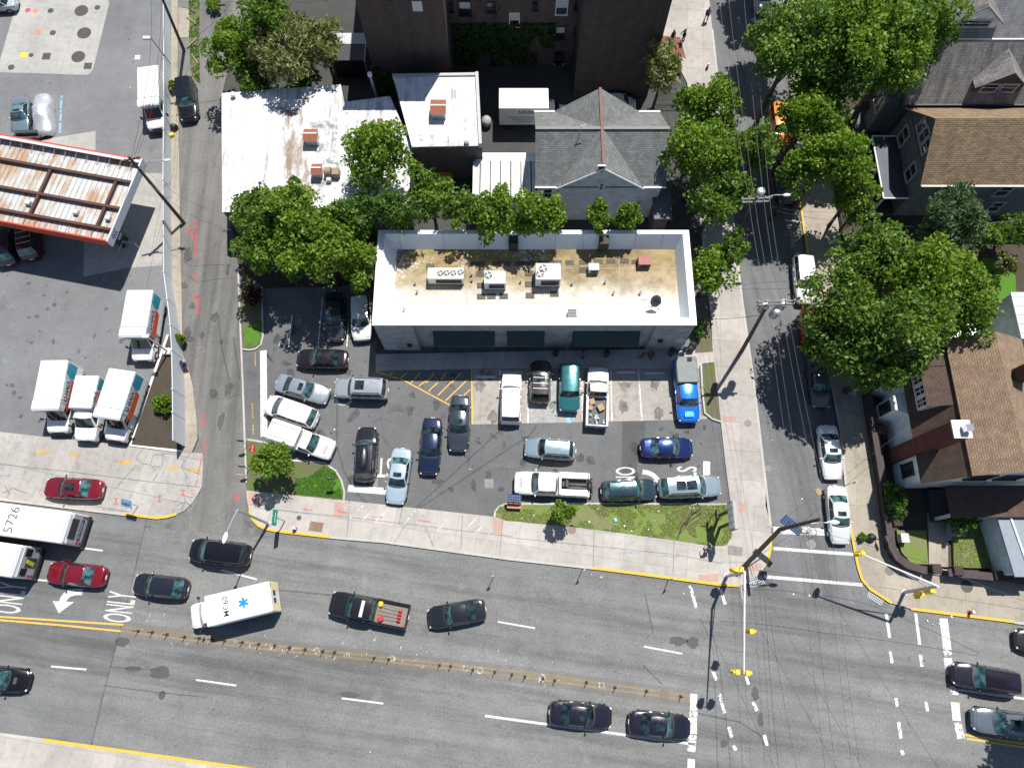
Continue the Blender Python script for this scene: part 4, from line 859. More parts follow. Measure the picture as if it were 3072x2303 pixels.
# ---- hire trucks
teal = pm('decal_teal', (.02, .3, .4), .4, var=.5, scale=1.2); orange = pm('decal_orange', (.62, .09, .02), .4, var=.06); dark_t = pm('decal_black', (.015, .012, .015), .5)
boxw = NT('box_white'); 
_n = boxw.noise(boxw.objc(), 1.1, 3); boxw.set(Base_Color=boxw.mix(_n, (.50, .53, .56), (.64, .66, .68)), Roughness=.4)
wv = boxw.n('TexWave', {'Vector': boxw.objc(), 'Scale': .55, 'Distortion': 3.0, 'Detail': 2.0}).outputs['Fac']; boxw.bump(wv, .5, .05); BOXW = boxw.mat
def hire_truck(roof, label, attic=True, h=3.25, cab_l=2.35, hw_=1.14, text=True):
    # roof: front-left, front-right, rear-left, rear-right of the box top in the photo (front = down)
    fl, fr, rl, rr_ = [G(*p, h) for p in roof]
    F, Rr = (fl + fr) / 2, (rl + rr_) / 2; F.z = Rr.z = 0
    ang = math.atan2(F.y - Rr.y, F.x - Rr.x); Lb = (F - Rr).length; Wb = ((fl - fr).length + (rl - rr_).length) / 2
    cabx = F if attic is False else F
    t = thing('box_truck', (Rr.x, Rr.y, .016), ang, label, 'truck', 'white hire trucks in the station lot')
    # local x forward from the rear of the box
    xb = Lb - (.95 if attic else 0)
    b = MB(); b.bbox((xb / 2, 0, (h + .75) / 2), (xb, Wb, h - .75), .07)
    part('box', b, BOXW, t)
    if attic:
        b = MB(); hy = Wb / 2
        vs = [(xb, -hy, 2.3), (xb, hy, 2.3), (xb, hy, h), (xb, -hy, h), (Lb - .12, -hy + .08, 2.42), (Lb - .12, hy - .08, 2.42), (Lb, hy - .08, h - .1), (Lb, -hy + .08, h - .1), (Lb - .15, hy, h), (Lb - .15, -hy, h)]
        b.add(vs, [[0, 1, 5, 4], [4, 5, 6, 7], [7, 6, 8, 9], [9, 8, 2, 3], [1, 2, 8, 6, 5], [0, 4, 7, 9, 3]])
        part('attic', b, BOXW, t, norm=True)
        b = MB(); Mx = Matrix(((0, 0, 1), (1, 0, 0), (0, 1, 0)))
        add_text(b, 'U-HAUL', (Lb - .035, 0, 2.75), Wb * .6, .3, Mx, bold=.02); part('lettering', b, dark_t, t)
    # left flank graphics (faces the camera)
    for sd, nm in ((1, 'left'), (-1, 'right')) if text else ():
        y = sd * (Wb / 2 + .006); Mx = Matrix(((-sd, 0, 0), (0, 0, sd), (0, 1, 0))) if True else None
        b = MB(); b.add([(xb * .05, y, .95), (xb * .05, y, 1.75), (xb * .98, y, 1.75), (xb * .98, y, .95)], [[0, 1, 2, 3]]); part('flank_panel', b, M['white'], t)
        y += sd * .006
        b = MB(); b.add([(xb * .48, y, 1.55), (xb * .42, y, 2.25), (Lb - .02 if attic else xb, y, 2.3), (xb, y, 1.55)], [[0, 1, 2, 3]]); part('red_band', b, orange, t)
        b = MB(); b.add([(xb * .05, y, 1.7), (xb * .05, y, h - .25), (xb * .34, y, h - .15), (xb * .42, y, 2.4), (xb * .36, y, 1.9)], [[0, 1, 2, 3, 4]]); part('picture_panel', b, teal, t)
        b = MB(); add_text(b, 'U-HAUL', (xb * .72, y, 2.62), xb * .52, .5, Mx, bold=.012); part('lettering', b, dark_t, t)
    # cab: cutaway van front
    part('chassis', MB().box((Lb * .5, 0, .55), (Lb, .9, .3)), M['black'], t)
    for xx in (xb * .22,):
        for sd in (-1, 1):
            w_ = MB().tube((xx, sd * (hw_ - .35), .42), (xx, sd * (hw_ + .0), .42), .42, n=18); wh = part('wheel', w_, M['rubber'], t)
            part('rim', MB().tube((xx, sd * (hw_ - .1), .42), (xx, sd * (hw_ + .01), .42), .22, n=12), M['rim'], wh)
    cab(t, xb, cab_l)
    return t
def cab(t, x0, Lc, Wc=1.98, H=2.1, col_=WHT, door=None):
    b = MB(); pmx = paint(col_); hw = Wc / 2
    def sec(f, z, w): return [(x0 + f * Lc, -w, .42), (x0 + f * Lc, -w, z * .7), (x0 + f * Lc, -w * .96, z - .06), (x0 + f * Lc, -w * .85, z), (x0 + f * Lc, 0, z + .05), (x0 + f * Lc, w * .85, z), (x0 + f * Lc, w * .96, z - .06), (x0 + f * Lc, w, z * .7), (x0 + f * Lc, w, .42)]
    rings = [sec(0, 1.3, hw), sec(.5, 1.3, hw), sec(.6, 1.28, hw), sec(.8, 1.2, hw * .985), sec(.93, 1.1, hw * .93), sec(.985, 1.0, hw * .86), sec(1.0, .85, hw * .78)]
    m = 9; fs = []
    for i in range(len(rings) - 1):
        for j in range(m - 1): fs.append([i * m + j, i * m + j + 1, (i + 1) * m + j + 1, (i + 1) * m + j])
        fs.append([i * m + m - 1, i * m, (i + 1) * m, (i + 1) * m + m - 1])
    fs += [list(range(m))[::-1], [(len(rings) - 1) * m + j for j in range(m)]]
    b.add([p for r_ in rings for p in r_], fs)
    S_f = lambda u, v: Vector((x0 + Lc * lerp(.60, .30, v) - .1 * u * u, u * lerp(hw * .93, hw * .78, v), lerp(1.22, H, v) + .05 * (1 - u * u) * v))
    S_t = lambda u, s_: Vector((x0 + lerp(Lc * .30 - .1 * u * u, 0, s_), u * hw * .78, H + .05 * (1 - u * u)))
    S_s = lambda s_, v, sd: Vector((lerp(S_f(sd, v).x, x0, s_), sd * lerp(hw * .93, hw * .78, v), lerp(1.22, H, v)))
    U = [-1, -.5, 0, .5, 1]
    b.grid(S_f, U, [0, .5, 1], flip=True); b.grid(S_t, U, [0, 1])
    for sd in (-1, 1): b.grid(lambda s_, v: S_s(s_, v, sd), [0, .5, 1], [0, .5, 1], flip=sd > 0)
    part('cab', b, pmx, t, smooth=True, merge=.001, angle=38, norm=True)
    g = MB(); g.grid(lambda u, v: S_f(u * .92, lerp(.06, .94, v)) + Vector((.015, 0, .01)), U, [0, .5, 1], flip=True); part('windshield', g, M['glass'], t, smooth=True)
    for sd in (-1, 1):
        g = MB(); g.grid(lambda s_, v: S_s(lerp(.16, .8, s_), lerp(.1, .85, v), sd) + Vector((0, sd * .015, .005)), [0, .5, 1], [0, 1], flip=sd > 0); part('side_window', g, M['glass'], t)
        g = MB(); g.tube((x0 + Lc * .5, sd * hw * .95, 1.35), (x0 + Lc * .52, sd * (hw + .3), 1.4), .025, n=5); g.bbox((x0 + Lc * .52, sd * (hw + .32), 1.45), (.12, .2, .4), .04); part('wing_mirror', g, M['black'], t)
        g = MB(); g.ball((x0 + Lc * .975, sd * hw * .7, .85), (.2, .36, .2), 8, 5); part('headlight', g, M['lamp'], t, smooth=True)
        w_ = MB().tube((x0 + Lc * .72, sd * (hw - .22), .4), (x0 + Lc * .72, sd * (hw + .012), .4), .4, n=18); wh = part('wheel', w_, M['rubber'], t)
        part('rim', MB().tube((x0 + Lc * .72, sd * (hw - .1), .4), (x0 + Lc * .72, sd * (hw + .02), .4), .23, n=12), M['rim'], wh)
    part('bumper', MB().bbox((x0 + Lc * 1.0, 0, .55), (.16, Wc * .88, .26), .04), M['dark'], t)
    part('grille', MB().box((x0 + Lc * .995, 0, .85), (.05, Wc * .5, .22)), M['black'], t)
hire_truck([(437, 1013), (354, 1009), (458, 870), (381, 868)], 'white hire truck standing alone beside the white fence')
hire_truck([(176, 1235), (92, 1226), (203, 1080), (123, 1079)], 'white hire truck, leftmost of the three parked abreast')
hire_truck([(275, 1228), (204, 1220), (297, 1126), (226, 1125)], 'smaller white hire truck squeezed between two larger ones', attic=False, h=2.7, cab_l=2.5)
hire_truck([(360, 1262), (275, 1249), (405, 1115), (328, 1102)], 'white hire truck nearest the planted triangle, right of the three')
hire_truck([(476, 318), (412, 315), (474, 196), (411, 201)], 'white hire truck tucked behind the white fence at the top left', h=2.8, text=False)
# ---- box truck behind the house
def delivery():
    c = [G(*p, 3.3) for p in ((1497, 264), (1645, 263), (1645, 327), (1499, 327))]
    cx = sum(p.x for p in c) / 4; cy = sum(p.y for p in c) / 4; L = c[1].x - c[0].x; W = 2.45
    t = thing('delivery_truck', (c[0].x, cy, .016), 0, 'white box truck lettered United in the yard behind the house', 'truck')
    part('box', MB().bbox((L / 2, 0, 2.05), (L, W, 2.5), .05), M['white'], t)
    b = MB(); Mx = Matrix(((1, 0, 0), (0, 0, -1), (0, 1, 0))); y = -W / 2 - .008
    add_text(b, 'United', (L * .6, y, 2.75), 1.9, .5, Mx, bold=.02); add_text(b, 'Site Services', (L * .86, y, 2.72), 1.1, .28, Mx)
    add_text(b, '·  ·  ·  · ·  · · ·  · · · ·', (L * .5, y, 2.1), 3.2, .08, Mx)
    for k, (a, w_) in enumerate(((.5, 3.4), (.52, 2.6), (.5, 1.8))): b.box((L * a, y, 1.95 - .3 * k), (w_, .006, .07))
    part('lettering', b, pm('letter_grey', (.05, .055, .06), .6), t)
    part('chassis', MB().box((L / 2, 0, .6), (L + .4, 1.0, .3)), M['black'], t)
    for sd in (-1, 1): part('wheel', MB().tube((.9, sd * .8, .45), (.9, sd * 1.15, .45), .45, n=16), M['rubber'], t)
    cab(t, L, 2.2, 2.0, 2.2)
delivery()
# ---- ambulance
def ambulance():
    F, Rr = G(578, 1851, .7), G(834, 1789, .9); cen = (F + Rr) / 2; ang = math.atan2(F.y - Rr.y, F.x - Rr.x); L = (F - Rr).length
    t = thing('ambulance', (Rr.x, Rr.y, .016), ang, 'white ambulance with MC60 and a blue star on its roof', 'ambulance')
    xb = L * .735; h = 2.75; W = 2.4
    part('box', MB().bbox((xb / 2, 0, (h + .5) / 2), (xb, W, h - .5), .08), M['white'], t)
    b = MB(); b.add([(.12, -W / 2 - .008, .6), (xb - .1, -W / 2 - .008, .6), (xb - .1, -W / 2 - .008, 1.25), (.12, -W / 2 - .008, 1.25)], [[0, 1, 2, 3]]); b.add([(.12, W / 2 + .008, .6), (xb - .1, W / 2 + .008, .6), (xb - .1, W / 2 + .008, 1.25), (.12, W / 2 + .008, 1.25)], [[3, 2, 1, 0]]); part('side_stripe', b, pm('ems_blue', (.02, .08, .3), .4), t)
    b = MB(); add_text(b, 'MC60', (xb * .69, -.05, h + .008), 1.55, .48, rz=R(-90), bold=.012); part('lettering', b, pm('letter_dark', (.03, .04, .05), .5), t)
    b = MB()
    for k in range(3): b.box((xb * .42, 0, h + .008 + k * .003), (.82, .2, .004), rz=R(60 * k + 30))
    part('star', b, pm('star_blue', (.0, .2, .75), .5), t)
    for sd in (-1, 1):
        b = MB()
        for k in range(5): b.box((-.012, sd * .82, .85 + k * .36), (.012, .85, .1), rx=sd * R(35))
        part('chevron', b, M['yellow'], t)
        part('rear_window', MB().box((-.014, sd * .3, 1.8), (.02, .42, .6)), M['glass'], t)
    part('rear_band', MB().box((.14, 0, h + .006), (.2, W * .9, .012)), M['lightgrey'], t)
    for k in (-.9, .9): part('warning_light', MB().bbox((.1, k, h - .2), (.2, .3, .22), .03), M['tail'], t)
    for sd in (-1, 1): 
        wh = part('wheel', MB().tube((xb * .24, sd * .8, .4), (xb * .24, sd * (W / 2 + .01), .4), .4, n=16), M['rubber'], t)
    cab(t, xb, L - xb, 2.02, 2.1)
ambulance()
# ---- buses
def bus(front, rear, W, h, label, number=None, second=False):
    F, Rr = G(*front, h), G(*rear, h); ang = math.atan2(F.y - Rr.y, F.x - Rr.x); L = 12.2
    t = thing('bus', (Rr.x, Rr.y, .016), ang, label, 'bus', 'buses on the avenue')
    b = MB(); b.bbox((L / 2, 0, (h + .35) / 2), (L, W, h - .35), .14); part('body', b, M['white'], t)
    for sd in (-1, 1):
        y = sd * (W / 2 + .008); b = MB()
        for k in range(6):
            xa, xc = 1.6 + k * 1.72, 1.6 + k * 1.72 + 1.6
            v = [(xa, y, 1.45), (xc, y, 1.45), (xc, y, 2.45), (xa, y, 2.45)]; o = MB().add(v, [[0, 1, 2, 3] if sd < 0 else [3, 2, 1, 0]]); part('side_window', o, M['glass'], t)
        b.add([(.3, y, .95), (L - .3, y, .95), (L - .3, y, 1.3), (.3, y, 1.3)], [[0, 1, 2, 3] if sd < 0 else [3, 2, 1, 0]])
        part('side_stripe', b, pm('bus_stripe', (.06, .03, .12), .5), t)
        for xx in (2.6, 9.4): part('wheel', MB().tube((xx, sd * (W / 2 - .3), .48), (xx, sd * (W / 2 + .012), .48), .48, n=16), M['rubber'], t)
    RX = Matrix(((0, 0, -1), (-1, 0, 0), (0, 1, 0)))
    part('rear_panel', MB().bbox((-.02, 0, 1.55), (.1, W * .94, 2.3), .03), pm('bus_grey', (.42, .44, .47), .5), t)
    part('rear_deck', MB().bbox((.2, 0, h - .01), (.4, W * .9, .08), .03), pm('bus_grey', (.42, .44, .47), .5), t)
    if not second:
        part('rear_window', MB().box((-.075, 0, 2.3), (.03, W * .64, .95)), pm('hatch_dark', (.03, .03, .03), .5), t)
        part('name_band', MB().box((-.075, 0, 1.3), (.03, W * .66, .42)), pm('band_blue', (.03, .045, .1), .5), t)
        b = MB(); add_text(b, 'NJ TRANSIT', (-.095, 0, 1.3), W * .56, .24, RX, bold=.01); part('lettering', b, M['white'], t)
    else:
        for sd in (-.78, .78): part('rear_window', MB().box((-.075, sd, 2.1), (.03, .62, .75)), M['glass'], t)
        part('engine_door', MB().box((-.075, 0, 1.5), (.03, .8, 1.3)), M['dark'], t)
        part('fan_cover', MB().box((-.1, .02, 1.55), (.03, .32, 1.0), rx=.25), pm('fan_yellow', (.6, .6, .03), .5), t)
    part('windshield', MB().box((L + .004, 0, 1.85), (.03, W * .86, 1.4)), M['glass'], t)
    for sd in (-1, 1):
        for k in range(2): part('taillight', MB().box((-.08, sd * W * .41, .95 + k * .4), (.04, .2, .24)), M['tail'], t)
    part('bumper', MB().bbox((-.1, 0, .55), (.24, W * .96, .32), .05), M['black'], t)
    if number:
        p = G(35, 1558, h); lp = Matrix.Rotation(-ang, 3, 'Z') @ (p - t.location)
        b = MB(); add_text(b, number, (lp.x, lp.y, h + .008), 2.1, .8, rz=R(82) - ang, bold=.0); part('number', b, pm('number_grey', (.05, .05, .055), .6), t)
    part('roof_hatch', MB().bbox((4.2, .1, h + .02), (.6, .6, .05), .02), M['offwhite'], t)
bus((0, 1556), (203, 1583), 2.6, 3.0, 'long white bus numbered 5726 in the kerb lane', '5726')
bus((-60, 1668), (54, 1684), 2.6, 3.0, 'white bus with yellow fan hatch, behind the numbered bus', None, True)
# ================================================================== BUILDINGS
def PW(px, py, Y):
    a = G(px, py); z = CH * (1 - Y / a.y); return Vector((a.x * (CH - z) / CH, Y, z))
def PX(px, py, X_):
    a = G(px, py); z = CH * (1 - X_ / a.x); return Vector((X_, a.y * (CH - z) / CH, z))
WF = pm('window_frame_white', (.8, .8, .8), .5); WD = pm('window_frame_dark', (.045, .04, .04), .5); WGY = pm('window_frame_grey', (.45, .47, .48), .5)
def window(root, face, at, a0, a1, z0, z1, frame=None, mid=True, fw=.1, mull=0, blind=0):
    # face: 'S' looks to -y at y=at; 'W' looks to -x at x=at; 'E' looks to +x
    frame = frame or WF; s = {'S': (0, -1), 'W': (-1, 0), 'E': (1, 0)}[face]
    def bx(mb, c, w_, h_, d_, o_):
        if face == 'S': mb.box((c, at - o_, h_), (w_, d_, 0)) if False else None
    def B(mb, ac, zc, wa, wz, dep, out):
        if face == 'S': mb.box((ac, at + s[1] * out, zc), (wa, dep, wz))
        else: mb.box((at + s[0] * out, ac, zc), (dep, wa, wz))
    f = MB(); ac, zc = (a0 + a1) / 2, (z0 + z1) / 2; w_, h_ = abs(a1 - a0), z1 - z0
    B(f, ac, z1 + fw / 2, w_ + 2 * fw, fw, .12, .05); B(f, ac, z0 - fw / 2, w_ + 2 * fw + .1, fw, .18, .08)
    B(f, min(a0, a1) - fw / 2, zc, fw, h_, .12, .05); B(f, max(a0, a1) + fw / 2, zc, fw, h_, .12, .05)
    if mid: B(f, ac, zc, w_, fw * .6, .08, .04)
    for k in range(mull): B(f, min(a0, a1) + w_ * (k + 1) / (mull + 1), zc, fw * .6, h_, .08, .042)
    fo = f.build('window', frame, root)
    p = MB(); B(p, ac, zc, w_, h_, .02, .012); p.build('pane', M['winglass'], fo)
    if blind:
        p = MB(); B(p, ac, z1 - h_ * blind / 2, w_ * .96, h_ * blind, .01, .028); p.build('blind', M['offwhite'], fo)
    return fo
def gable_roof(mb, x0, x1, y0, y1, ze, zr, axis='x', th=.16, oh=.35):
    # closed roof wedge (two slopes with thickness)
    if axis == 'x':
        ym = (y0 + y1) / 2; sl = (zr - ze) / (ym - y0); a, b = y0 - oh, y1 + oh; zz = ze - oh * sl
        for (ya, za, yb, zb_) in ((a, zz, ym, zr), (b, zz, ym, zr)):
            v = [(x0, ya, za), (x1, ya, za), (x1, yb, zb_), (x0, yb, zb_)]
            v2 = [(p[0], p[1], p[2] - th) for p in v]
            q = MB().add(v + v2, [[0, 1, 2, 3], [7, 6, 5, 4], [0, 4, 5, 1], [1, 5, 6, 2], [3, 2, 6, 7], [0, 3, 7, 4]] if ya < yb else [[3, 2, 1, 0], [4, 5, 6, 7], [1, 5, 4, 0], [2, 6, 5, 1], [7, 6, 2, 3], [4, 7, 3, 0]])
            mb.add(q.v, q.f)
    else:
        xm = (x0 + x1) / 2; sl = (zr - ze) / (xm - x0); a, b = x0 - oh, x1 + oh; zz = ze - oh * sl
        for (xa, za, xb, zb_) in ((a, zz, xm, zr), (b, zz, xm, zr)):
            v = [(xa, y1, za), (xa, y0, za), (xb, y0, zb_), (xb, y1, zb_)]
            v2 = [(p[0], p[1], p[2] - th) for p in v]
            q = MB().add(v + v2, [[0, 1, 2, 3], [7, 6, 5, 4], [0, 4, 5, 1], [1, 5, 6, 2], [3, 2, 6, 7], [0, 3, 7, 4]] if xa < xb else [[3, 2, 1, 0], [4, 5, 6, 7], [1, 5, 4, 0], [2, 6, 5, 1], [7, 6, 2, 3], [4, 7, 3, 0]])
            mb.add(q.v, q.f)
    return mb
BRICK = rows('brick_brown', (.072, .05, .045), (.054, .038, .035), (.1, .085, .08), .22, .075, .012, .35, bumpy=.3)
BRICKD = rows('brick_grey', (.13, .125, .125), (.095, .09, .092), (.15, .145, .14), .3, .1, .014, .3)  # one even grey brick for all the workshop walls
STONE = rows('grey_split_stone', (.42, .435, .45), (.31, .32, .335), (.24, .245, .255), .5, .12, .012, .25)
SH_G = rows('shingle_grey', (.215, .225, .225), (.155, .162, .163), (.09, .094, .095), .34, .16, .02, .3)
SH_T = rows('shingle_tan', (.31, .225, .14), (.205, .145, .09), (.1, .068, .042), .42, .17, .022, .35)
SH_T2 = rows('shingle_brown', (.275, .2, .138), (.21, .15, .102), (.13, .088, .058), .36, .17, .022, .35)
SH_D = rows('shingle_dark', (.105, .072, .056), (.085, .058, .046), (.06, .044, .036), .36, .17, .022, .3)
SH_LG = rows('shingle_weathered', (.26, .25, .245), (.19, .182, .18), (.12, .116, .114), .36, .17, .022, 1.0, streak_c=.6)
SIDE_B = rows('siding_pale_blue', (.60, .68, .75), (.59, .67, .74), (.46, .52, .58), 8, .14, .01, .15, offset=0)
SIDE_S = rows('siding_slate', (.14, .165, .185), (.135, .16, .18), (.085, .1, .115), 8, .14, .01, .15, offset=0)
SIDE_W = rows('siding_white', (.78, .82, .81), (.77, .81, .8), (.6, .65, .64), 8, .14, .01, .15, offset=0)
SIDE_G = rows('siding_green', (.36, .42, .41), (.35, .41, .4), (.25, .29, .29), 8, .16, .01, .2, offset=0)

def membrane(name, streak_rz, base=(.66, .67, .69)):
    k = NT(name); p = k.pos()
    st = k.noise(k.mapping(k.mapping(p, rz=-streak_rz), scale=(3.0, .12, 1)), 1.0, 6, .75)
    md = k.noise(p, .35, 5, .7)
    b = k.mix(k.math('MULTIPLY', k.ramp(st, [(.44, 0.0), (.62, 1.0)]), k.ramp(md, [(.36, .1), (.62, .95)])), base, (.19, .18, .168))
    b = k.mix(1, b, k.ramp(k.noise(p, 1.1, 5, .7), [(.3, .72), (.55, 1.0)]), 'MULTIPLY')
    k.set(Base_Color=b, Roughness=.6); return k.mat
MEM = membrane('white_roof_coating', 0)
# ---------------------------------------------------------------- the store
ST_H, ST_D = 6.2, 4.75
nw, ne, se, sw = [G(*p, ST_H) for p in ((1134, 700), (2060, 686), (2091, 965), (1120, 982))]
x0, x1 = (nw.x + sw.x) / 2, (ne.x + se.x) / 2; ys, yn = (se.y + sw.y) / 2, (nw.y + ne.y) / 2
store = thing('store_building', ((x0 + x1) / 2, (ys + yn) / 2, 0), 0, 'flat roofed store of grey stone with three dark green awnings', 'building')
FX0, FX1 = G(1236, 975, ST_H).x, G(1972, 962, ST_H).x     # end bays stand proud
b = MB(); b.prism([(x0, yn), (x0, ys), (FX0, ys), (FX0, ys + .35), (FX1, ys + .35), (FX1, ys), (x1, ys), (x1, yn)], 0, ST_H - .05)
# open the top: build as ring later; the deck sits lower
b = MB(); outer = [(x0, yn), (x0, ys), (FX0, ys), (FX0, ys + .35), (FX1, ys + .35), (FX1, ys), (x1, ys), (x1, yn)]
b.prism(outer, 0, ST_H, top=False, bottom=False); b.build('wall', STONE, store)
ix0, ix1 = G(1185, 850, ST_D).x, G(2032, 850, ST_D).x; iy1 = G(1600, 748, ST_D).y; iy0 = ys + .75
tx0, tx1, ty0, ty1 = x0 + .55, x1 - .5, ys + .62, yn - .32
cop = MB(); P_ = [(x0, yn), (x0, ys), (FX0, ys), (FX0, ys + .35), (FX1, ys + .35), (FX1, ys), (x1, ys), (x1, yn)]
def ringq(mb, o, i, zo, zi):
    n_ = len(o); mb.add([(p[0], p[1], zo) for p in o] + [(p[0], p[1], zi) for p in i], [[k, (k + 1) % n_, n_ + (k + 1) % n_, n_ + k] for k in range(n_)])
o4 = [(x0 - .06, yn + .06), (x0 - .06, ys - .06), (x1 + .06, ys - .06), (x1 + .06, yn + .06)]; i4 = [(tx0, ty1), (tx0, ty0), (tx1, ty0), (tx1, ty1)]
ringq(cop, o4, i4, ST_H + .06, ST_H + .06); cop.prism([(x0 - .06, ys - .06), (x1 + .06, ys - .06), (x1 + .06, ys - .02), (x0 - .06, ys - .02)], ST_H - .16, ST_H + .06, top=False)
cop.add([(x0 - .06, yn + .06, ST_H - .16), (x0 - .06, ys - .06, ST_H - .16), (x0 - .06, ys - .06, ST_H + .06), (x0 - .06, yn + .06, ST_H + .06)], [[0, 1, 2, 3]])
cop.add([(x1 + .06, yn + .06, ST_H - .16), (x1 + .06, ys - .06, ST_H - .16), (x1 + .06, ys - .06, ST_H + .06), (x1 + .06, yn + .06, ST_H + .06)], [[3, 2, 1, 0]])
cop.build('coping', pm('coping_white', (.74, .74, .73), .5, var=.05), store)
inn = MB(); ringq(inn, [(tx0, ty1), (tx0, ty0), (tx1, ty0), (tx1, ty1)], [(ix0, iy1), (ix0, iy0), (ix1, iy0), (ix1, iy1)], ST_H + .058, ST_D)
inn.build('parapet', pm('parapet_white', (.66, .70, .74), .6, var=.07), store, norm=False)
k = NT('store_membrane'); p = k.pos()
sep = k.n('SeparateXYZ', {'Vector': p}).outputs; yy = k.math('ADD', sep['Y'], k.math('MULTIPLY', k.math('SUBTRACT', k.noise(p, .45, 5, .65), .5), 3.2))
f1 = k.n('MapRange', {'Value': yy, 'From Min': iy0 + 1.2, 'From Max': iy1 - 1.0}).outputs[0]
b_ = k.mix(k.ramp(f1, [(.0, 0.0), (.25, .3), (.6, .85), (1, 1.0)]), (.70, .685, .66), (.29, .215, .085))
f2 = k.ramp(k.noise(p, .55, 6, .75), [(.42, 0.0), (.66, 1.0)])
b_ = k.mix(k.math('MULTIPLY', f2, k.ramp(f1, [(.2, 0.0), (.8, .95)])), b_, (.13, .085, .022))
ws = k.math('MULTIPLY', k.ramp(k.noise(p, 5, 4, .8), [(.52, 0.0), (.58, 1.0)]), k.ramp(k.noise(k.mapping(p, loc=(4, 8, 0)), .22, 2), [(.56, 0.0), (.64, .8)]))
b_ = k.mix(ws, b_, (.75, .7, .69))
b_ = k.mix(1, b_, k.ramp(k.noise(p, 1.6, 5, .7), [(.3, .7), (.6, 1.0)]), 'MULTIPLY')
k.set(Base_Color=b_, Roughness=.7); STMEM = k.mat
MB().poly([(ix0 - .3, iy0 - .3, ST_D - .005), (ix1 + .3, iy0 - .3, ST_D - .005), (ix1 + .3, iy1 + .3, ST_D - .005), (ix0 - .3, iy1 + .3, ST_D - .005)]).build('roof', STMEM, store)
sm = MB()
for yv in (iy0 + 1.9, iy0 + 3.7, iy0 + 5.3): sm.box(((ix0 + ix1) / 2, yv, ST_D + .002), (ix1 - ix0, .05, .006))
for xv in (ix0 + 6.4, ix0 + 13.6, ix0 + 20): sm.box((xv, (iy0 + iy1) / 2, ST_D + .003), (.05, iy1 - iy0, .006))
sm.build('roof_seam', pm('seam_grey', (.34, .30, .25), .8, var=.3), store)
for xa in (1540, 1810):      # scuppers in the rear parapet
    q = G(xa, 730, 5.4); MB().box((q.x, (iy1 + ty1) / 2 + .05, 5.45), (.85, (ty1 - iy1) + .5, 1.35)).build('scupper', pm('scupper_dark', (.05, .045, .035), .8), store)
for xa in (1200, 1330, 1435, 1665, 1750, 1905, 1985): 
    q = G(xa, 730, 5.4); MB().add([(q.x - .03, iy1 - .02, ST_D + .03), (q.x + .03, iy1 - .02, ST_D + .03), (q.x + .03, ty1 - .02, ST_H + .07), (q.x - .03, ty1 - .02, ST_H + .07)], [[0, 1, 2, 3]]).build('parapet_joint', M['lightgrey'], store)
AWN = pm('awning_green', (.006, .03, .03), .7, var=.15)
yf = ys + .35
for (a, t_, c_, d_) in ((1307, 1024, 1486, 1062), (1521, 1021, 1631, 1059), (1715, 1016, 1911, 1055)):
    p0, p1 = PW(a, (t_ + d_) / 2, yf - .6), PW(c_, (t_ + d_) / 2, yf - .6)
    b = MB(); X0, X1 = p0.x, p1.x
    b.add([(X0, yf, 3.95), (X1, yf, 3.95), (X1, yf - .95, 2.85), (X0, yf - .95, 2.85), (X0, yf, 2.6), (X1, yf, 2.6), (X1, yf - .95, 2.6), (X0, yf - .95, 2.6)], [[3, 2, 1, 0], [7, 6, 2, 3], [4, 7, 3, 0], [6, 5, 1, 2], [4, 5, 6, 7]])
    b.build('awning', AWN, store, norm=True)
    b = MB(); b.box(((X0 + X1) / 2, yf - .015, 1.4), (X1 - X0 - .2, .06, 2.2)); b.build('shop_window', M['winglass'], store)
for (a, t_, c_, d_) in ((1156, 1033, 1189, 1046), (2024, 1014, 2054, 1025)):
    p0, p1 = PW(a, d_, ys), PW(c_, t_, ys)
    so = MB().box(((p0.x + p1.x) / 2, ys - .03, (p0.z + p1.z) / 2), (p1.x - p0.x, .06, p1.z - p0.z)).build('wall_sign', M['lightgrey'], store)
    b = MB(); 
    for q in range(3): b.box(((p0.x + p1.x) / 2, ys - .065, p0.z + (p1.z - p0.z) * (.25 + .25 * q)), ((p1.x - p0.x) * .8, .01, .05))
    b.build('lettering', M['grey'], so)
for px, py in ((1229, 1033), (1981, 1020)):
    q = PW(px, py, ys); MB().bbox((q.x, ys - .1, q.z), (.42, .2, .4), .03).build('wall_lamp', M['black'], store)
ql = PW(1702, 1043, yf); MB().bbox((ql.x, yf - .06, ql.z), (.3, .12, .25), .02).build('meter_box', M['lightgrey'], store)
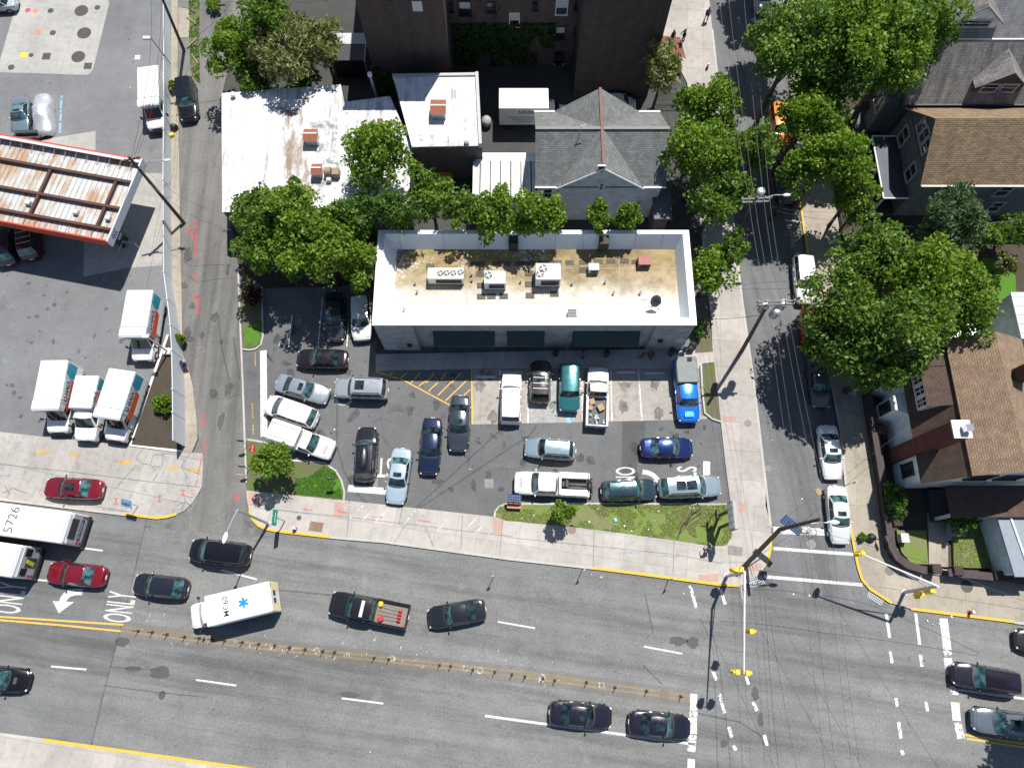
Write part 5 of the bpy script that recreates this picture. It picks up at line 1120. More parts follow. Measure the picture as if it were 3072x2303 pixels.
# roof plant
def rtu(px0, py0, px1, py1, h, label, fans, mat, cat='air conditioner', name='rooftop_unit', group='rooftop units on the store'):
    zt_ = ST_D + h; a, c = G(px0, py1, zt_), G(px1, py0, zt_)
    W_, D_ = c.x - a.x, c.y - a.y; t = thing(name, ((a.x + c.x) / 2, (a.y + c.y) / 2, ST_D), 0, label, cat, group)
    part('casing', MB().bbox((0, 0, .12 + (h - .12) / 2), (W_, D_, h - .12), .03), mat, t)
    part('curb', MB().box((0, 0, .06), (W_ * .9, D_ * .9, .12)), M['dark'], t)
    part('front_grille', MB().box((.08 * W_, -D_ / 2 - .008, .1 + (h - .1) * .5), (W_ * .72, .02, (h - .1) * .62)), M['black'], t)
    for fx, fy, r_ in fans:
        q = G(fx, fy, zt_) - t.location
        f = part('fan', MB().tube((q.x, q.y, h - .02), (q.x, q.y, h + .03), r_, r_, 20), M['black'], t)
        g = MB()
        for k_ in range(4): g.box((q.x + math.cos(k_ * math.pi / 2 + .4) * r_ * .45, q.y + math.sin(k_ * math.pi / 2 + .4) * r_ * .45, h + .036), (r_ * .75, r_ * .3, .008), rz=k_ * math.pi / 2 + .4)
        g.tube((q.x, q.y, h + .03), (q.x, q.y, h + .06), r_ * .2, n=8)
        part('fan_blades', g, M['lightgrey'], f)
    return t
CRM = pm('unit_cream', (.66, .62, .53), .5, var=.05); UGR = pm('unit_grey', (.42, .44, .47), .5, var=.05)
rtu(1282, 803, 1391, 836, 1.15, 'long cream rooftop unit with four round fans in a row', [(1321, 820, .28), (1340, 819, .28), (1360, 819, .28), (1381, 817, .28)], CRM)
rtu(1452, 812, 1517, 850, 1.3, 'grey rooftop unit with a single fan, between two other units', [(1465, 826, .34)], UGR)
rtu(1607, 789, 1682, 838, 1.5, 'large grey rooftop unit with two fans', [(1630, 805, .36), (1620, 822, .34)], UGR)
rtu(1766, 789, 1797, 810, .75, 'small pale green grey rooftop box right of the large units', [], pm('unit_green', (.42, .48, .46), .5), 'vent box')
rtu(1916, 767, 1952, 794, .7, 'dull red roof hatch at the right end of the store roof', [], pm('hatch_red', (.27, .075, .065), .6, var=.1), 'roof hatch', 'roof_hatch')
# walkway pads lying on the membrane
pad = pm('roof_pad', (.095, .085, .06), .9, var=.3); n_ = 0
for px, py in [(1415, 791), (1440, 791), (1490, 791), (1518, 791), (1557, 790), (1580, 790), (1605, 789), (1630, 788), (1672, 787), (1709, 788), (1750, 787), (1795, 785), (1833, 784), (1874, 783), (1908, 786), (1441, 822), (1587, 820), (1588, 853), (1590, 887), (1663, 882), (1444, 857), (1444, 890), (1474, 889), (1511, 889), (1750, 810), (1291, 800)]:
    q = G(px, py, ST_D); o = MB().box((q.x, q.y, ST_D + .022), (.78, .42 if py < 800 else .55, .03), R(random.uniform(-2, 2))).build('roof_pad', pad); tag(o, 'dark square walkway pad lying flat on the store roof', 'roof pad', 'walkway pads on the store roof')
q = G(1966, 905, ST_D + .9); t = thing('satellite_dish', (q.x, q.y, ST_D), 0, 'dark satellite dish on a ballasted frame on the store roof', 'satellite dish')
b = MB(); b.tube((0, .3, 0), (0, .3, .8), .05, n=8); b.box((-.75, .75, .06), (.5, .3, .1)); b.box((.5, -.1, .06), (.4, .3, .1)); b.box((.7, .5, .06), (.6, .2, .1), .6)
for a, c in (((-.8, -.5), (.6, -.5)), ((-.8, -.5), (-.8, .8)), ((.6, -.5), (.6, .8))): b.tube((*a, .03), (*c, .03), .02, n=5)
part('frame', b, M['galv'], t)
b = MB(); Mx = Matrix.Rotation(R(50), 3, 'X')
b.grid(lambda u, v: Vector((0, .1, 1.0)) + Mx @ Vector((u * .48 * math.cos(v), u * .58 * math.sin(v), .2 * u * u)), [0, .35, .7, 1], [2 * math.pi * k_ / 20 for k_ in range(21)]); part('dish', b, pm('dish_dark', (.03, .04, .05), .35), t, smooth=True)
b = MB(); b.tube((0, .1, 1.0), (.25, .75, 1.3), .025, n=6); part('arm', b, M['lightgrey'], t)
q = G(1717, 942, ST_D + .5); t = thing('condenser', (q.x, q.y, ST_D), 0, 'small louvred condenser at the front edge of the store roof', 'air conditioner')
part('casing', MB().bbox((0, 0, .35), (.75, .9, .6), .03), pm('cond', (.36, .35, .33), .5), t)
b = MB()
for k_ in range(6): b.box((0, -.36 + k_ * .14, .67), (.7, .07, .03))
part('louvre', b, M['dark'], t)
part('side_box', MB().bbox((.6, -.3, .25), (.4, .4, .4), .03), M['lightgrey'], t)
for k_, (px, py) in enumerate(((1415, 825), (1416, 842), (1246, 851), (1252, 877), (1562, 846), (1716, 852), (1840, 880), (1815, 847), (1768, 770), (1380, 820), (1213, 930), (1920, 880))):
    q = G(px, py, ST_D); t = thing('vent_pipe', (q.x, q.y, ST_D), 0, 'short vent pipe standing on the store roof', 'vent pipe', 'vent pipes on the store roof')
    part('pipe', MB().tube((0, 0, 0), (0, 0, .35), .07, n=10), M['lightgrey'], t); part('cap', MB().tube((0, 0, .35), (0, 0, .42), .12, .04, n=10), M['grey'], t)
lf = MB()
for k_ in range(90):
    q = G(random.choice((random.uniform(1660, 1760), random.uniform(1850, 1935))), 955 + random.uniform(-3, 3), ST_D); lf.box((q.x, iy0 + random.uniform(.02, .3) * random.random(), ST_D + .02), (.12, .08, .02), random.uniform(0, 3))
tag(lf.build('leaf_litter', pm('leaf_litter', (.1, .055, .035), .9)), 'brown leaf litter gathered along the front edge of the store roof', 'leaf litter', kind='stuff')

# ---------------------------------------------------------------- white roofed workshop (two levels)
ws_ = thing('workshop_building', (-19, 42, 0), 0, 'low workshop with a streaked white roof on two levels', 'building')
PA = [(p.x, p.y) for p in GP([(668, 280), (1022, 254), (1033, 307), (1170, 289), (1236, 441), (1225, 612), (670, 637)], 4.5)]
MB().prism(PA, 0, 4.44).build('wall', BRICKD, ws_)
MB().prism([(x_ + (-.1 if x_ < -20 else 0.0), y_) for x_, y_ in PA], 4.445, 4.52).build('roof', MEM, ws_)
PB = [(p.x, p.y) for p in GP([(1178, 226), (1435, 222), (1446, 437), (1236, 441)], 5.3)]
MB().prism(PB, 0, 5.2).build('upper_wall', BRICKD, ws_)
MB().prism(PB, 5.205, 5.32).build('upper_roof', membrane('white_roof_upper', 0, (.72, .72, .73)), ws_)
PBi = [Vector((x_, y_, 5.32)) for x_, y_ in PB]; b = MB()
band_w = .3
for a, c in ((0, 1), (1, 2)):
    d = (PBi[c] - PBi[a]).normalized(); n_v = Vector((-d.y, d.x, 0)) * -1 if False else Vector((d.y, -d.x, 0))
    b.prism([(PBi[a].x, PBi[a].y), (PBi[c].x, PBi[c].y), (PBi[c].x + n_v.x * .3, PBi[c].y + n_v.y * .3), (PBi[a].x + n_v.x * .3, PBi[a].y + n_v.y * .3)], 5.0, 5.62 if a == 1 else 5.5)
b.build('parapet', pm('parapet_grey', (.42, .4, .4), .7, var=.1), ws_)
# rust and dirt stripe along the roof valley
k = NT('roof_stain'); p = k.pos(); u_ = k.n('SeparateXYZ', {'Vector': k.uv()}).outputs['X']
nn = k.noise(k.mapping(p, scale=(1, .3, 1)), 1.6, 6, .75)
k.set(Base_Color=k.mix(k.noise(p, 1.5, 4), (.24, .17, .10), (.36, .28, .19)), Roughness=.8, Alpha=k.ramp(nn, [(.42, 0.0), (.62, .7)])); STAIN = k.mat
b = MB(); 
for a_, c_, w_ in (((853, 320), (868, 640), .8), ((875, 330), (905, 640), 2.0)): band(b, [a_, c_], w_, 4.528 if w_ < 1 else 4.531)
b.build('roof_stain', STAIN, ws_)
k = NT('roof_scuff'); p = k.pos(); k.set(Base_Color=(.22, .21, .2), Roughness=.8, Alpha=k.ramp(k.noise(p, .9, 6, .75), [(.5, 0.0), (.66, .8)])); SCUFF = k.mat
b = MB(); band(b, [(960, 360), (985, 470), (960, 560), (900, 600)], 3.2, 4.534); b.build('roof_scuff', SCUFF, ws_)
for s_, w_, z_ in (([(1030, 310), (1042, 620)], .9, 4.537), ([(1255, 423), (1370, 425)], 1.3, 5.326)): band(MB(), s_, w_, z_).build('roof_scuff', SCUFF, ws_)
def hood(px0, py0, px1, py1, z0_, label, h=1.2):
    a, c = G(px0, py1, z0_ + h), G(px1, py0, z0_ + h); W_, D_ = c.x - a.x, c.y - a.y
    t = thing('roof_vent_hood', ((a.x + c.x) / 2, (a.y + c.y) / 2, z0_), 0, label, 'vent hood', 'rusty hoods on the workshop roof')
    part('base', MB().box((0, 0, h * .42), (W_ * .9, D_ * .8, h * .84)), M['galv'], t)
    b = MB(); b.add([(-W_ / 2, -D_ / 2, h * .8), (W_ / 2, -D_ / 2, h * .8), (W_ / 2, 0, h), (-W_ / 2, 0, h), (-W_ / 2, D_ / 2, h * .8), (W_ / 2, D_ / 2, h * .8)], [[0, 1, 2, 3], [3, 2, 5, 4], [0, 3, 4], [1, 5, 2], [1, 0, 4, 5]]); part('hood', b, M['rust'], t)
    part('flashing', MB().box((0, 0, h + .01), (W_ * .98, .14, .05)), M['offwhite'], t)
hood(906, 382, 952, 418, 4.52, 'rusty striped roof hood nearest the brown valley stain'); hood(1289, 294, 1338, 338, 5.32, 'rusty striped roof hood on the upper white roof')
hood(930, 487, 964, 520, 4.52, 'dull brown roof hood above the trees', 1.1)
q = G(990, 515, 5); t = thing('exhaust_fan', (q.x, q.y, 4.52), 0, 'tan exhaust fan housings joined beside the dull brown roof hood', 'exhaust fan')
tanm = pm('fan_tan', (.26, .19, .13), .7, var=.2); part('housing', MB().tube((-.5, 0, .45), (.1, 0, .45), .45, n=14), tanm, t); part('duct', MB().bbox((.55, -.1, .4), (.7, .8, .7), .06), tanm, t); part('motor', MB().bbox((-.1, -.75, .25), (.45, .4, .4), .05), M['lightgrey'], t)
q = G(1143, 375, 5); t = thing('chimney_stub', (q.x, q.y, 4.52), 0, 'small dark chimney stub at the step between the white roofs', 'chimney'); part('stack', MB().box((0, 0, .5), (.42, .42, 1.0)), M['dark'], t); part('cap', MB().box((0, 0, 1.05), (.55, .5, .08)), M['brown'], t)
q = G(1130, 291, 3); q2 = G(1118, 250, 6.5); b = MB().tube((q.x, q.y, 2.5), (q.x - .1, q.y, 6.0), .12, n=10); t = thing('flue_pipe', (q.x, q.y, 2.5), 0, 'tall pale flue pipe behind the white roof', 'pipe'); b.build('pipe', M['lightgrey'], t); MB().tube((q.x - .1, q.y, 6.0), (q.x - .1, q.y, 6.25), .22, n=10).build('cap', M['white'], t)
for px, py, zz, l in ((698, 283, 4.9, 'white dome vent at the top left corner of the white roof'), (1400, 428, 5.5, 'grey drain cover at the corner of the upper white roof')):
    q = G(px, py, zz); tag(MB().ball((q.x, q.y, zz), (.55, .55, .4), 12, 6).build('dome_vent', M['white' if zz < 5 else 'grey'], None, smooth=True), l, 'vent')

# ---------------------------------------------------------------- garage with seamed white roof
ga = thing('garage', (-.8, 39, 0), 0, 'small garage with a white roof crossed by dark seams', 'building')
gA, gB = G(1424, 484, 3.4), G(1607, 590, 3.4)
MB().prism([(gA.x, gA.y), (gB.x, gA.y), (gB.x, gB.y), (gA.x, gB.y)], 0, 3.3).build('wall', SIDE_W, ga)
MB().prism([(gA.x - .15, gA.y), (gB.x, gA.y), (gB.x, gB.y - .15), (gA.x - .15, gB.y - .15)], 3.305, 3.42).build('roof', membrane('garage_roof', 0, (.66, .66, .65)), ga)
MB().prism([(gA.x + .1, gA.y + .01), (gB.x, gA.y + .01), (gB.x, gA.y + 1.1), (gA.x + .1, gA.y + 1.1)], 2.6, 3.2).build('rear_roof', M['white'], ga)
b = MB()
for k_ in range(6): xx = gA.x + .55 + k_ * .98; b.box((xx, (gA.y + gB.y) / 2, 3.43), (.1, gA.y - gB.y, .03))
b.build('roof_seam', pm('seam_tar', (.035, .035, .035), .8), ga)

# ---------------------------------------------------------------- grey gabled house
hx0, hx1, hy0, hy1, hze, hzr = 2.1, 14.1, 37.4, 45.3, 5.9, 8.7
gh = thing('gabled_house', ((hx0 + hx1) / 2, (hy0 + hy1) / 2, 0), 0, 'pale blue house with a crossed grey shingle gable roof', 'house')
b = MB(); b.prism([(hx0 + .3, hy0 + .15), (hx1 - .3, hy0 + .15), (hx1 - .3, hy1 - .15), (hx0 + .3, hy1 - .15)], 0, hze)
hy_m = (hy0 + hy1) / 2
for xx, fl in ((hx0 + .3, True), (hx1 - .3, False)): b.add([(xx, hy0 + .15, hze), (xx, hy1 - .15, hze), (xx, hy_m, hzr - .25)], [[0, 2, 1] if False else ([0, 1, 2] if not fl else [2, 1, 0])])
b.build('wall', SIDE_B, gh)
b = MB(); gable_roof(b, hx0, hx1, hy0 + .1, hy1 - .1, hze, hzr, 'x', oh=.25); b.build('main_roof', SH_G, gh)
nx0, nx1, ny0, ny1 = 4.35, 11.75, hy0 - .12, hy1 + .35
b = MB(); gable_roof(b, nx0, nx1, ny0 - .2, ny1, hze, hzr + .05, 'y', oh=.3); b.build('cross_roof', SH_G, gh)
b = MB(); xm = (nx0 + nx1) / 2
b.add([(nx0, ny0, 0), (nx1, ny0, 0), (nx1, ny0, hze - .1), (xm, ny0, hzr - .15), (nx0, ny0, hze - .1), (nx0, ny1 - .2, 0), (nx1, ny1 - .2, 0), (nx1, ny1 - .2, hze - .1), (xm, ny1 - .2, hzr - .15), (nx0, ny1 - .2, hze - .1)], [[0, 1, 2, 3, 4], [9, 8, 7, 6, 5], [1, 6, 7, 2], [5, 0, 4, 9]]); b.build('gable_wall', SIDE_B, gh)
CAPB = pm('ridge_cap', (.17, .1, .085), .85, var=.15); CAPG = pm('ridge_cap_grey', (.2, .19, .18), .85)
MB().box((xm, (ny0 + ny1) / 2 - .1, hzr + .07), (.26, ny1 - ny0 + .3, .05)).build('ridge_cap', CAPB, gh); MB().box(((hx0 + hx1) / 2, hy_m, hzr + .03), (hx1 - hx0, .3, .05)).build('ridge_cap', CAPG, gh)
for pxl, pyl, pxr, pyr in ((1793, 497, 1813, 514), (1797, 549, 1812, 566), (1792, 614, 1814, 636), (1905, 615, 1918, 632)):
    a, c = PW(pxl, pyr, ny0), PW(pxr, pyl, ny0)
    if c.z > a.z + .3: window(gh, 'S', ny0, a.x, c.x, a.z, c.z)
a = PW(1655, 580, hy0 + .15); window(gh, 'S', hy0 + .15, 2.9, 3.7, 3.6, 5.0)
b = MB()
for x_a, x_b in ((hx0, nx0 - .3), (nx1 + .3, hx1)): b.box(((x_a + x_b) / 2, hy0 - .22, hze - .16), (x_b - x_a, .14, .12))
for x_a, x_b in ((hx0, nx0 - .3), (nx1 + .3, hx1)): b.box(((x_a + x_b) / 2, hy1 + .22, hze - .16), (x_b - x_a, .14, .12))
b.build('gutter', WF, gh)
b = MB()
for sd in (-1, 1):
    p0_, p1_ = Vector((xm, ny0 - .22, hzr + .0)), Vector((xm + sd * ((nx1 - nx0) / 2 + .3), ny0 - .22, hze - .28)); d_ = p1_ - p0_
    b.box((p0_ + p1_) / 2, (d_.length, .05, .18), 0, ry=math.atan2(-d_.z, d_.x))
b.build('rake_board', WF, gh)
q = G(1855, 398, 8.0); MB().box((q.x, q.y, 7.72), (.75, 1.05, .22), rx=R(34)).build('skylight', M['lightgrey'], gh)
# side porch with dark flat roof
MB().prism([(hx1 - .8, 35.2), (hx1 + .9, 35.2), (hx1 + .9, 38.4), (hx1 - .8, 38.4)], 3.4, 3.6).build('porch_roof', pm('porch_roof', (.10, .11, .13), .7, var=.2), gh)
MB().prism([(hx1 - .6, 35.4), (hx1 + .6, 35.4), (hx1 + .6, 38.2), (hx1 - .6, 38.2)], 0, 3.39).build('porch_wall', pm('porch_wall', (.12, .1, .1), .7), gh)
MB().prism([(hx1 - .3, 42.2), (hx1 + .55, 42.2), (hx1 + .55, 43.4), (hx1 - .3, 43.4)], 2.9, 3.0).build('door_canopy', M['white'], gh)
for px, py, zz, l in ((1631, 413, 8.0, 'round satellite dish on the left slope of the grey roof'), (1618, 450, 7.4, 'tilted satellite dish at the left eave of the grey roof')):
    q = G(px, py, zz); t = thing('satellite_dish', (q.x, q.y, zz - .6), 0, l, 'satellite dish', 'dishes on the grey roof')
    b = MB(); Mx = Matrix.Rotation(R(38), 3, 'X') @ Matrix.Rotation(R(20), 3, 'Y'); b.grid(lambda u, v: Vector((0, 0, .5)) + Mx @ Vector((u * .36 * math.cos(v), u * .36 * math.sin(v), .12 * u * u)), [0, .5, 1], [2 * math.pi * k_ / 16 for k_ in range(17)]); part('dish', b, M['lightgrey'], t, smooth=True)
    b = MB(); b.tube((0, .1, -.2), (0, 0, .5), .03, n=6); b.tube((0, 0, .45), (.25, .35, .75), .02, n=6); part('arm', b, M['galv'], t)
q = G(1742, 385, 9.2); t = thing('roof_antenna', (q.x, q.y, 8.2), 0, 'thin antenna mast on the grey roof near the ridge', 'antenna'); b = MB(); b.tube((0, 0, -.2), (0, 0, 1.4), .03, n=6); b.tube((-.1, 0, 1.3), (.5, .1, 1.3), .03, n=6); part('mast', b, M['offwhite'], t)
q = G(1810, 345, 9); t = thing('vent_pipe', (q.x, q.y, 8.0), 0, 'black vent pipe by the brown ridge of the grey roof', 'vent pipe'); part('pipe', MB().tube((0, 0, 0), (0, 0, .8), .07, n=8), M['black'], t)

# ---------------------------------------------------------------- brick apartment block
BY, BH, RY = 52.06, 15.6, 56.2; bx = (-13.95, -6.15, 6.42, 14.28)
ap = thing('apartment_building', (.2, 62, 0), 0, 'dark brick apartment block with two wings and ivy in its court', 'building')
for a, c in ((bx[0], bx[1]), (bx[2], bx[3])): MB().prism([(a, BY), (c, BY), (c, RY + .5), (a, RY + .5)], 0, BH).build('wing', BRICK, ap)
MB().prism([(bx[0], RY), (bx[3], RY), (bx[3], 78), (bx[0], 78)], 0, BH - .02).build('main_block', rows('brick_court', (.135, .092, .076), (.1, .068, .057), (.15, .125, .11), .22, .075, .012, .35, bumpy=.3), ap)
MB().prism([(bx[0] + .3, 56.4), (bx[3] - .3, 56.4), (bx[3] - .3, 77.6), (bx[0] + .3, 77.6)], BH, BH + .1).build('roof', M['dark'], ap)
cop_b = MB()
for a, c in ((bx[0], bx[1]), (bx[2], bx[3])): cop_b.box(((a + c) / 2, BY + .1, BH + .1), (c - a + .1, .4, .2))
cop_b.build('coping', pm('coping_brown', (.2, .13, .1), .7), ap)
wl = [(1380, 5, 1411, 47, 'D'), (1462, 8, 1486, 38, 'D'), (1530, 40, 1557, 78, 'W'), (1668, 0, 1703, 42, 'W'), (1383, 86, 1419, 122, 'D'), (1395, 165, 1424, 195, 'D'), (1474, 162, 1494, 188, 'D'), (1667, 80, 1695, 118, 'D'), (1662, 155, 1692, 192, 'D'), (1660, 214, 1686, 238, 'W2'), (1597, 2, 1614, 32, 'D'), (1528, 118, 1555, 150, 'D'), (1593, 158, 1610, 184, 'D'), (1722, 0, 1734, 30, 'D'), (1722, 80, 1732, 108, 'D'), (1718, 150, 1728, 178, 'D'), (1350, 86, 1362, 112, 'D'), (1345, 8, 1357, 36, 'D')]
for a_, b_t, c_, d_b, s_ in wl:
    a, c = PW(a_, d_b, RY), PW(c_, b_t, RY)
    if c.z < BH - .5: window(ap, 'S', RY, a.x, c.x, max(.5, a.z), min(BH - .5, c.z), WF if s_ != 'D' else WD, fw=.09, blind=.5 if s_ == 'W' or a_ in (1380, 1667) else 0)
a = PW(1252, 18, BY); t = MB().box((a.x, BY - .04, a.z), (.9, .06, 1.1)).build('wall_vent', M['lightgrey'], ap)
# ivy on the court wall (part of the block's picture, a plant of its own)
def leaf_cards(pts, size, nrm=None, spread=.9, seed=1, aspect=.62):
    rng = np.random.default_rng(seed); n = len(pts); P = np.asarray(pts, float)
    d = rng.normal(size=(n, 3))
    if nrm is not None: d = d * spread + np.asarray(nrm, float)
    d /= np.linalg.norm(d, axis=1)[:, None] + 1e-9
    r_ = rng.normal(size=(n, 3)); a = np.cross(d, r_); a /= np.linalg.norm(a, axis=1)[:, None] + 1e-9; b = np.cross(d, a)
    s = (size * rng.uniform(.6, 1.35, n))[:, None]
    v = np.stack([P - a * s, P - b * s * aspect + d * s * .18, P + a * s, P + b * s * aspect + d * s * .18], 1).reshape(-1, 3)
    return v, rng
def cards_obj(name, pts, size, mat, parent=None, nrm=None, spread=.9, seed=1, tone=None, aspect=.62):
    v, rng = leaf_cards(pts, size, nrm, spread, seed, aspect); n = len(pts)
    if parent is not None: v = v - np.array(root_off(parent))
    me = bpy.data.meshes.new(name); me.vertices.add(n * 4); me.vertices.foreach_set('co', v.ravel().astype(np.float32))
    me.loops.add(n * 4); me.polygons.add(n)
    me.loops.foreach_set('vertex_index', np.arange(n * 4, dtype=np.int32)); me.polygons.foreach_set('loop_start', np.arange(0, n * 4, 4, dtype=np.int32)); me.polygons.foreach_set('loop_total', np.full(n, 4, dtype=np.int32))
    at = me.attributes.new('leaf_tone', 'FLOAT', 'FACE'); tv = np.clip(rng.normal(.5, .22, n) if tone is None else tone + rng.normal(0, .14, n), 0, 1); at.data.foreach_set('value', tv.astype(np.float32))
    me.materials.append(mat); me.update(); me.validate()
    o = bpy.data.objects.new(name, me); col.objects.link(o)
    if parent is not None: o.parent = parent
    return o
def leafmat(name, dark, light, trans=.3, rough=.55):
    k = NT(name); a = k.n('Attribute', attribute_name='leaf_tone').outputs['Fac']
    c_ = k.ramp(a, [(.0, dark), (1.0, light)])
    k.set(Base_Color=c_, Roughness=rough); k.b.inputs['Specular IOR Level'].default_value = .35
    tr = k.n('BsdfTranslucent', {'Color': k.mix(1, c_, (1.25, 1.25, .5), 'MULTIPLY')})
    ms = k.n('MixShader', {0: trans, 1: k.b.outputs[0], 2: tr.outputs[0]}); k.t.links.new(ms.outputs[0], k.out.inputs['Surface'])
    return k.mat
LV_IVY = leafmat('ivy_leaf', (.02, .05, .008), (.05, .10, .02), .2)
def patch_pts(fn, n, seed, mask_scale=.5, thr=.0):
    rnd = random.Random(seed); out = []
    while len(out) < n:
        u, v = rnd.random(), rnd.random()
        p = fn(u, v)
        if mnoise.noise(Vector(p) * mask_scale) + .35 * (1 - abs(2 * u - 1)) + .25 * (1 - abs(2 * v - 1)) > thr: out.append(p)
    return out
iv = thing('ivy', (0, RY, 0), 0, 'dark ivy spreading over the court wall between the brick wings', 'ivy')
a, c = PW(1360, 180, RY), PW(1665, 70, RY)
cards_obj('leaves', patch_pts(lambda u, v: (lerp(a.x, c.x, u), RY - .08 - random.random() * .12, lerp(a.z - 1, c.z, v)), 4200, 3, .45, .12), .2, LV_IVY, iv, (0, -1, .2), .7, 4)
MB().path([(-3, RY - .1, 0), (-2.6, RY - .1, 4), (-1, RY - .1, 8)], .05).build('stem', M['wood'], iv)
iv2 = thing('ivy', (-9, 51.9, 0), 0, 'ivy mound climbing the foot of the left brick wing', 'ivy')
cards_obj('leaves', patch_pts(lambda u, v: (lerp(-14.1, -10.6, u), BY - .1 - random.random() * .3, lerp(0, 4.6, v * (1 - u * .5))), 1500, 5, .5, -.2), .2, LV_IVY, iv2, (0, -1, .4), .7, 6)
MB().path([(-13, BY - .15, 0), (-12.5, BY - .15, 3)], .05).build('stem', M['wood'], iv2)
# hedge and dark court behind the white roof
# ---------------------------------------------------------------- canopy of the filling station
cz = 5.2; cA, cB, cC = G(0, 405, cz), G(423, 480, cz), G(331, 722, cz)
ax = (cA - cB).normalized(); ay = (cC - cB).normalized(); cw_ = (cC - cB).length; cl_ = (cA - cB).length + 12
cang = math.atan2(ax.y, ax.x)
cn = thing('station_canopy', (cB.x, cB.y, 0), cang, 'rusty corrugated filling station canopy with red fascia', 'canopy')
sgn = 1 if (Matrix.Rotation(-cang, 3, 'Z') @ ay).y > 0 else -1
# local frame: x runs away from the right end, y = sgn * towards the lower edge
k = NT('corrugated_rust'); ob = k.objc(); 
wv = k.n('TexWave', {'Vector': ob, 'Scale': .62, 'Distortion': 0.0}, wave_type='BANDS', bands_direction='X').outputs['Fac']
rn = k.noise(k.mapping(ob, scale=(1.1, .25, 1)), .9, 6, .75); rn2 = k.noise(ob, .28, 3)
cc = k.mix(k.ramp(k.math('ADD', rn, k.math('MULTIPLY', k.math('SUBTRACT', rn2, .5), .7)), [(.45, 0.0), (.62, 1.0)]), (.46, .48, .47), (.37, .235, .15))
cc = k.mix(1, cc, k.ramp(wv, [(.0, .45), (.12, 1.0)]), 'MULTIPLY'); k.set(Base_Color=cc, Roughness=.6, Metallic=.15); CORR = k.mat
part('deck', MB().box((cl_ / 2, sgn * cw_ / 2, 4.55), (cl_ - .2, cw_ - .2, .06)), CORR, cn)
redf = pm('fascia_red', (.5, .06, .03), .45, var=.06)
part('fascia', MB().bbox((cl_ / 2, -sgn * .06, 4.75), (cl_, .16, .95), .03), redf, cn); part('fascia', MB().bbox((cl_ / 2, sgn * (cw_ + .06), 4.75), (cl_, .16, .95), .03), redf, cn)
part('end_fascia', MB().bbox((-.02, sgn * cw_ / 2, 4.75), (.16, cw_ + .3, .95), .03), pm('fascia_pale', (.5, .55, .6), .5), cn)
b = MB(); Mx = Matrix.Rotation(0, 3, 'Z')
for k_ in range(3): 
    for sd in (-1, 1): b.box((-.105, sgn * (cw_ - 1.2 + .28 * k_) + .0, 4.75 + sd * .14), (.01, .1, .4), rx=sd * R(40))
part('chevron', b, pm('chevron_blue', (.05, .1, .25), .5), cn)
part('cap', MB().box((cl_ / 2, sgn * .18, 5.18), (cl_, .3, .06)), M['lightgrey'], cn)
bm_ = pm('beam_rust', (.075, .035, .025), .85, var=.25)
for fy in (.27, .60, .86): part('beam', MB().box((cl_ / 2, sgn * cw_ * fy, 4.84), (cl_ - .5, .26, .32)), bm_, cn)
for xx in (1.7, 8.2, 14.5, 21): part('cross_beam', MB().box((xx, sgn * cw_ * .56, 4.8), (.24, cw_ * .58, .28)), bm_, cn)
for px, py in (Q(1, 1, (395, 1410))[0], Q(1, 1, (790, 1485))[0], Q(1, 1, (1062, 1535))[0], Q(2, 1, (235, 105))[0], Q(2, 1, (640, 185))[0], Q(2, 1, (915, 235))[0]):
    q = Matrix.Rotation(-cang, 3, 'Z') @ (G(px, py, 4.9) - Vector((cB.x, cB.y, 0)))
    part('lamp_housing', MB().bbox((q.x, q.y, 4.78), (.48, .42, .4), .04), M['lightgrey'], cn)
b = MB()
for k_ in range(22):
    xx = .8 + k_ * 1.1; b.tube((xx, sgn * .2, 5.15), (xx + .25, sgn * 1.0, 4.62), .03, n=5); b.tube((xx, sgn * (cw_ - .1), 5.1), (xx + .2, sgn * (cw_ - .95), 4.62), .03, n=5)
part('brace', b, M['galv'], cn)
for xx in (3.2, 14.0): part('column', MB().bbox((xx, sgn * cw_ * .5, 2.27), (.45, .45, 4.5), .03), M['lightgrey'], cn)
q = G(372, 728, 0); t = thing('fuel_pump', (q.x, q.y, .02), cang, 'fuel pump standing under the right end of the canopy', 'fuel pump')
part('cabinet', MB().bbox((0, 0, .85), (.6, 1.0, 1.7), .05), M['dark'], t); part('display', MB().box((-.31, 0, 1.3), (.02, .7, .4)), M['lightgrey'], t); part('topper', MB().bbox((0, 0, 1.85), (.5, 1.1, .3), .04), redf, t)
b = MB(); b.path([(-.3, .4, 1.2), (-.6, .6, .7), (-.5, .7, .3), (-.35, .5, .9)], .03); part('hose', b, M['rubber'], t)
q = G(385, 745, .6); t = thing('pump_island_guard', (q.x, q.y, .02), cang, 'metal guard frame at the end of the pump island', 'guard rail'); b = MB()
for a, c in (((-.6, -.5, 0), (-.6, -.5, .9)), ((.6, -.5, 0), (.6, -.5, .9)), ((-.6, -.5, .9), (.6, -.5, .9)), ((.6, -.5, .9), (.6, .7, .9)), ((.6, .7, .9), (.6, .7, 0))): b.tube(a, c, .05, n=8)
part('rail', b, M['galv'], t)

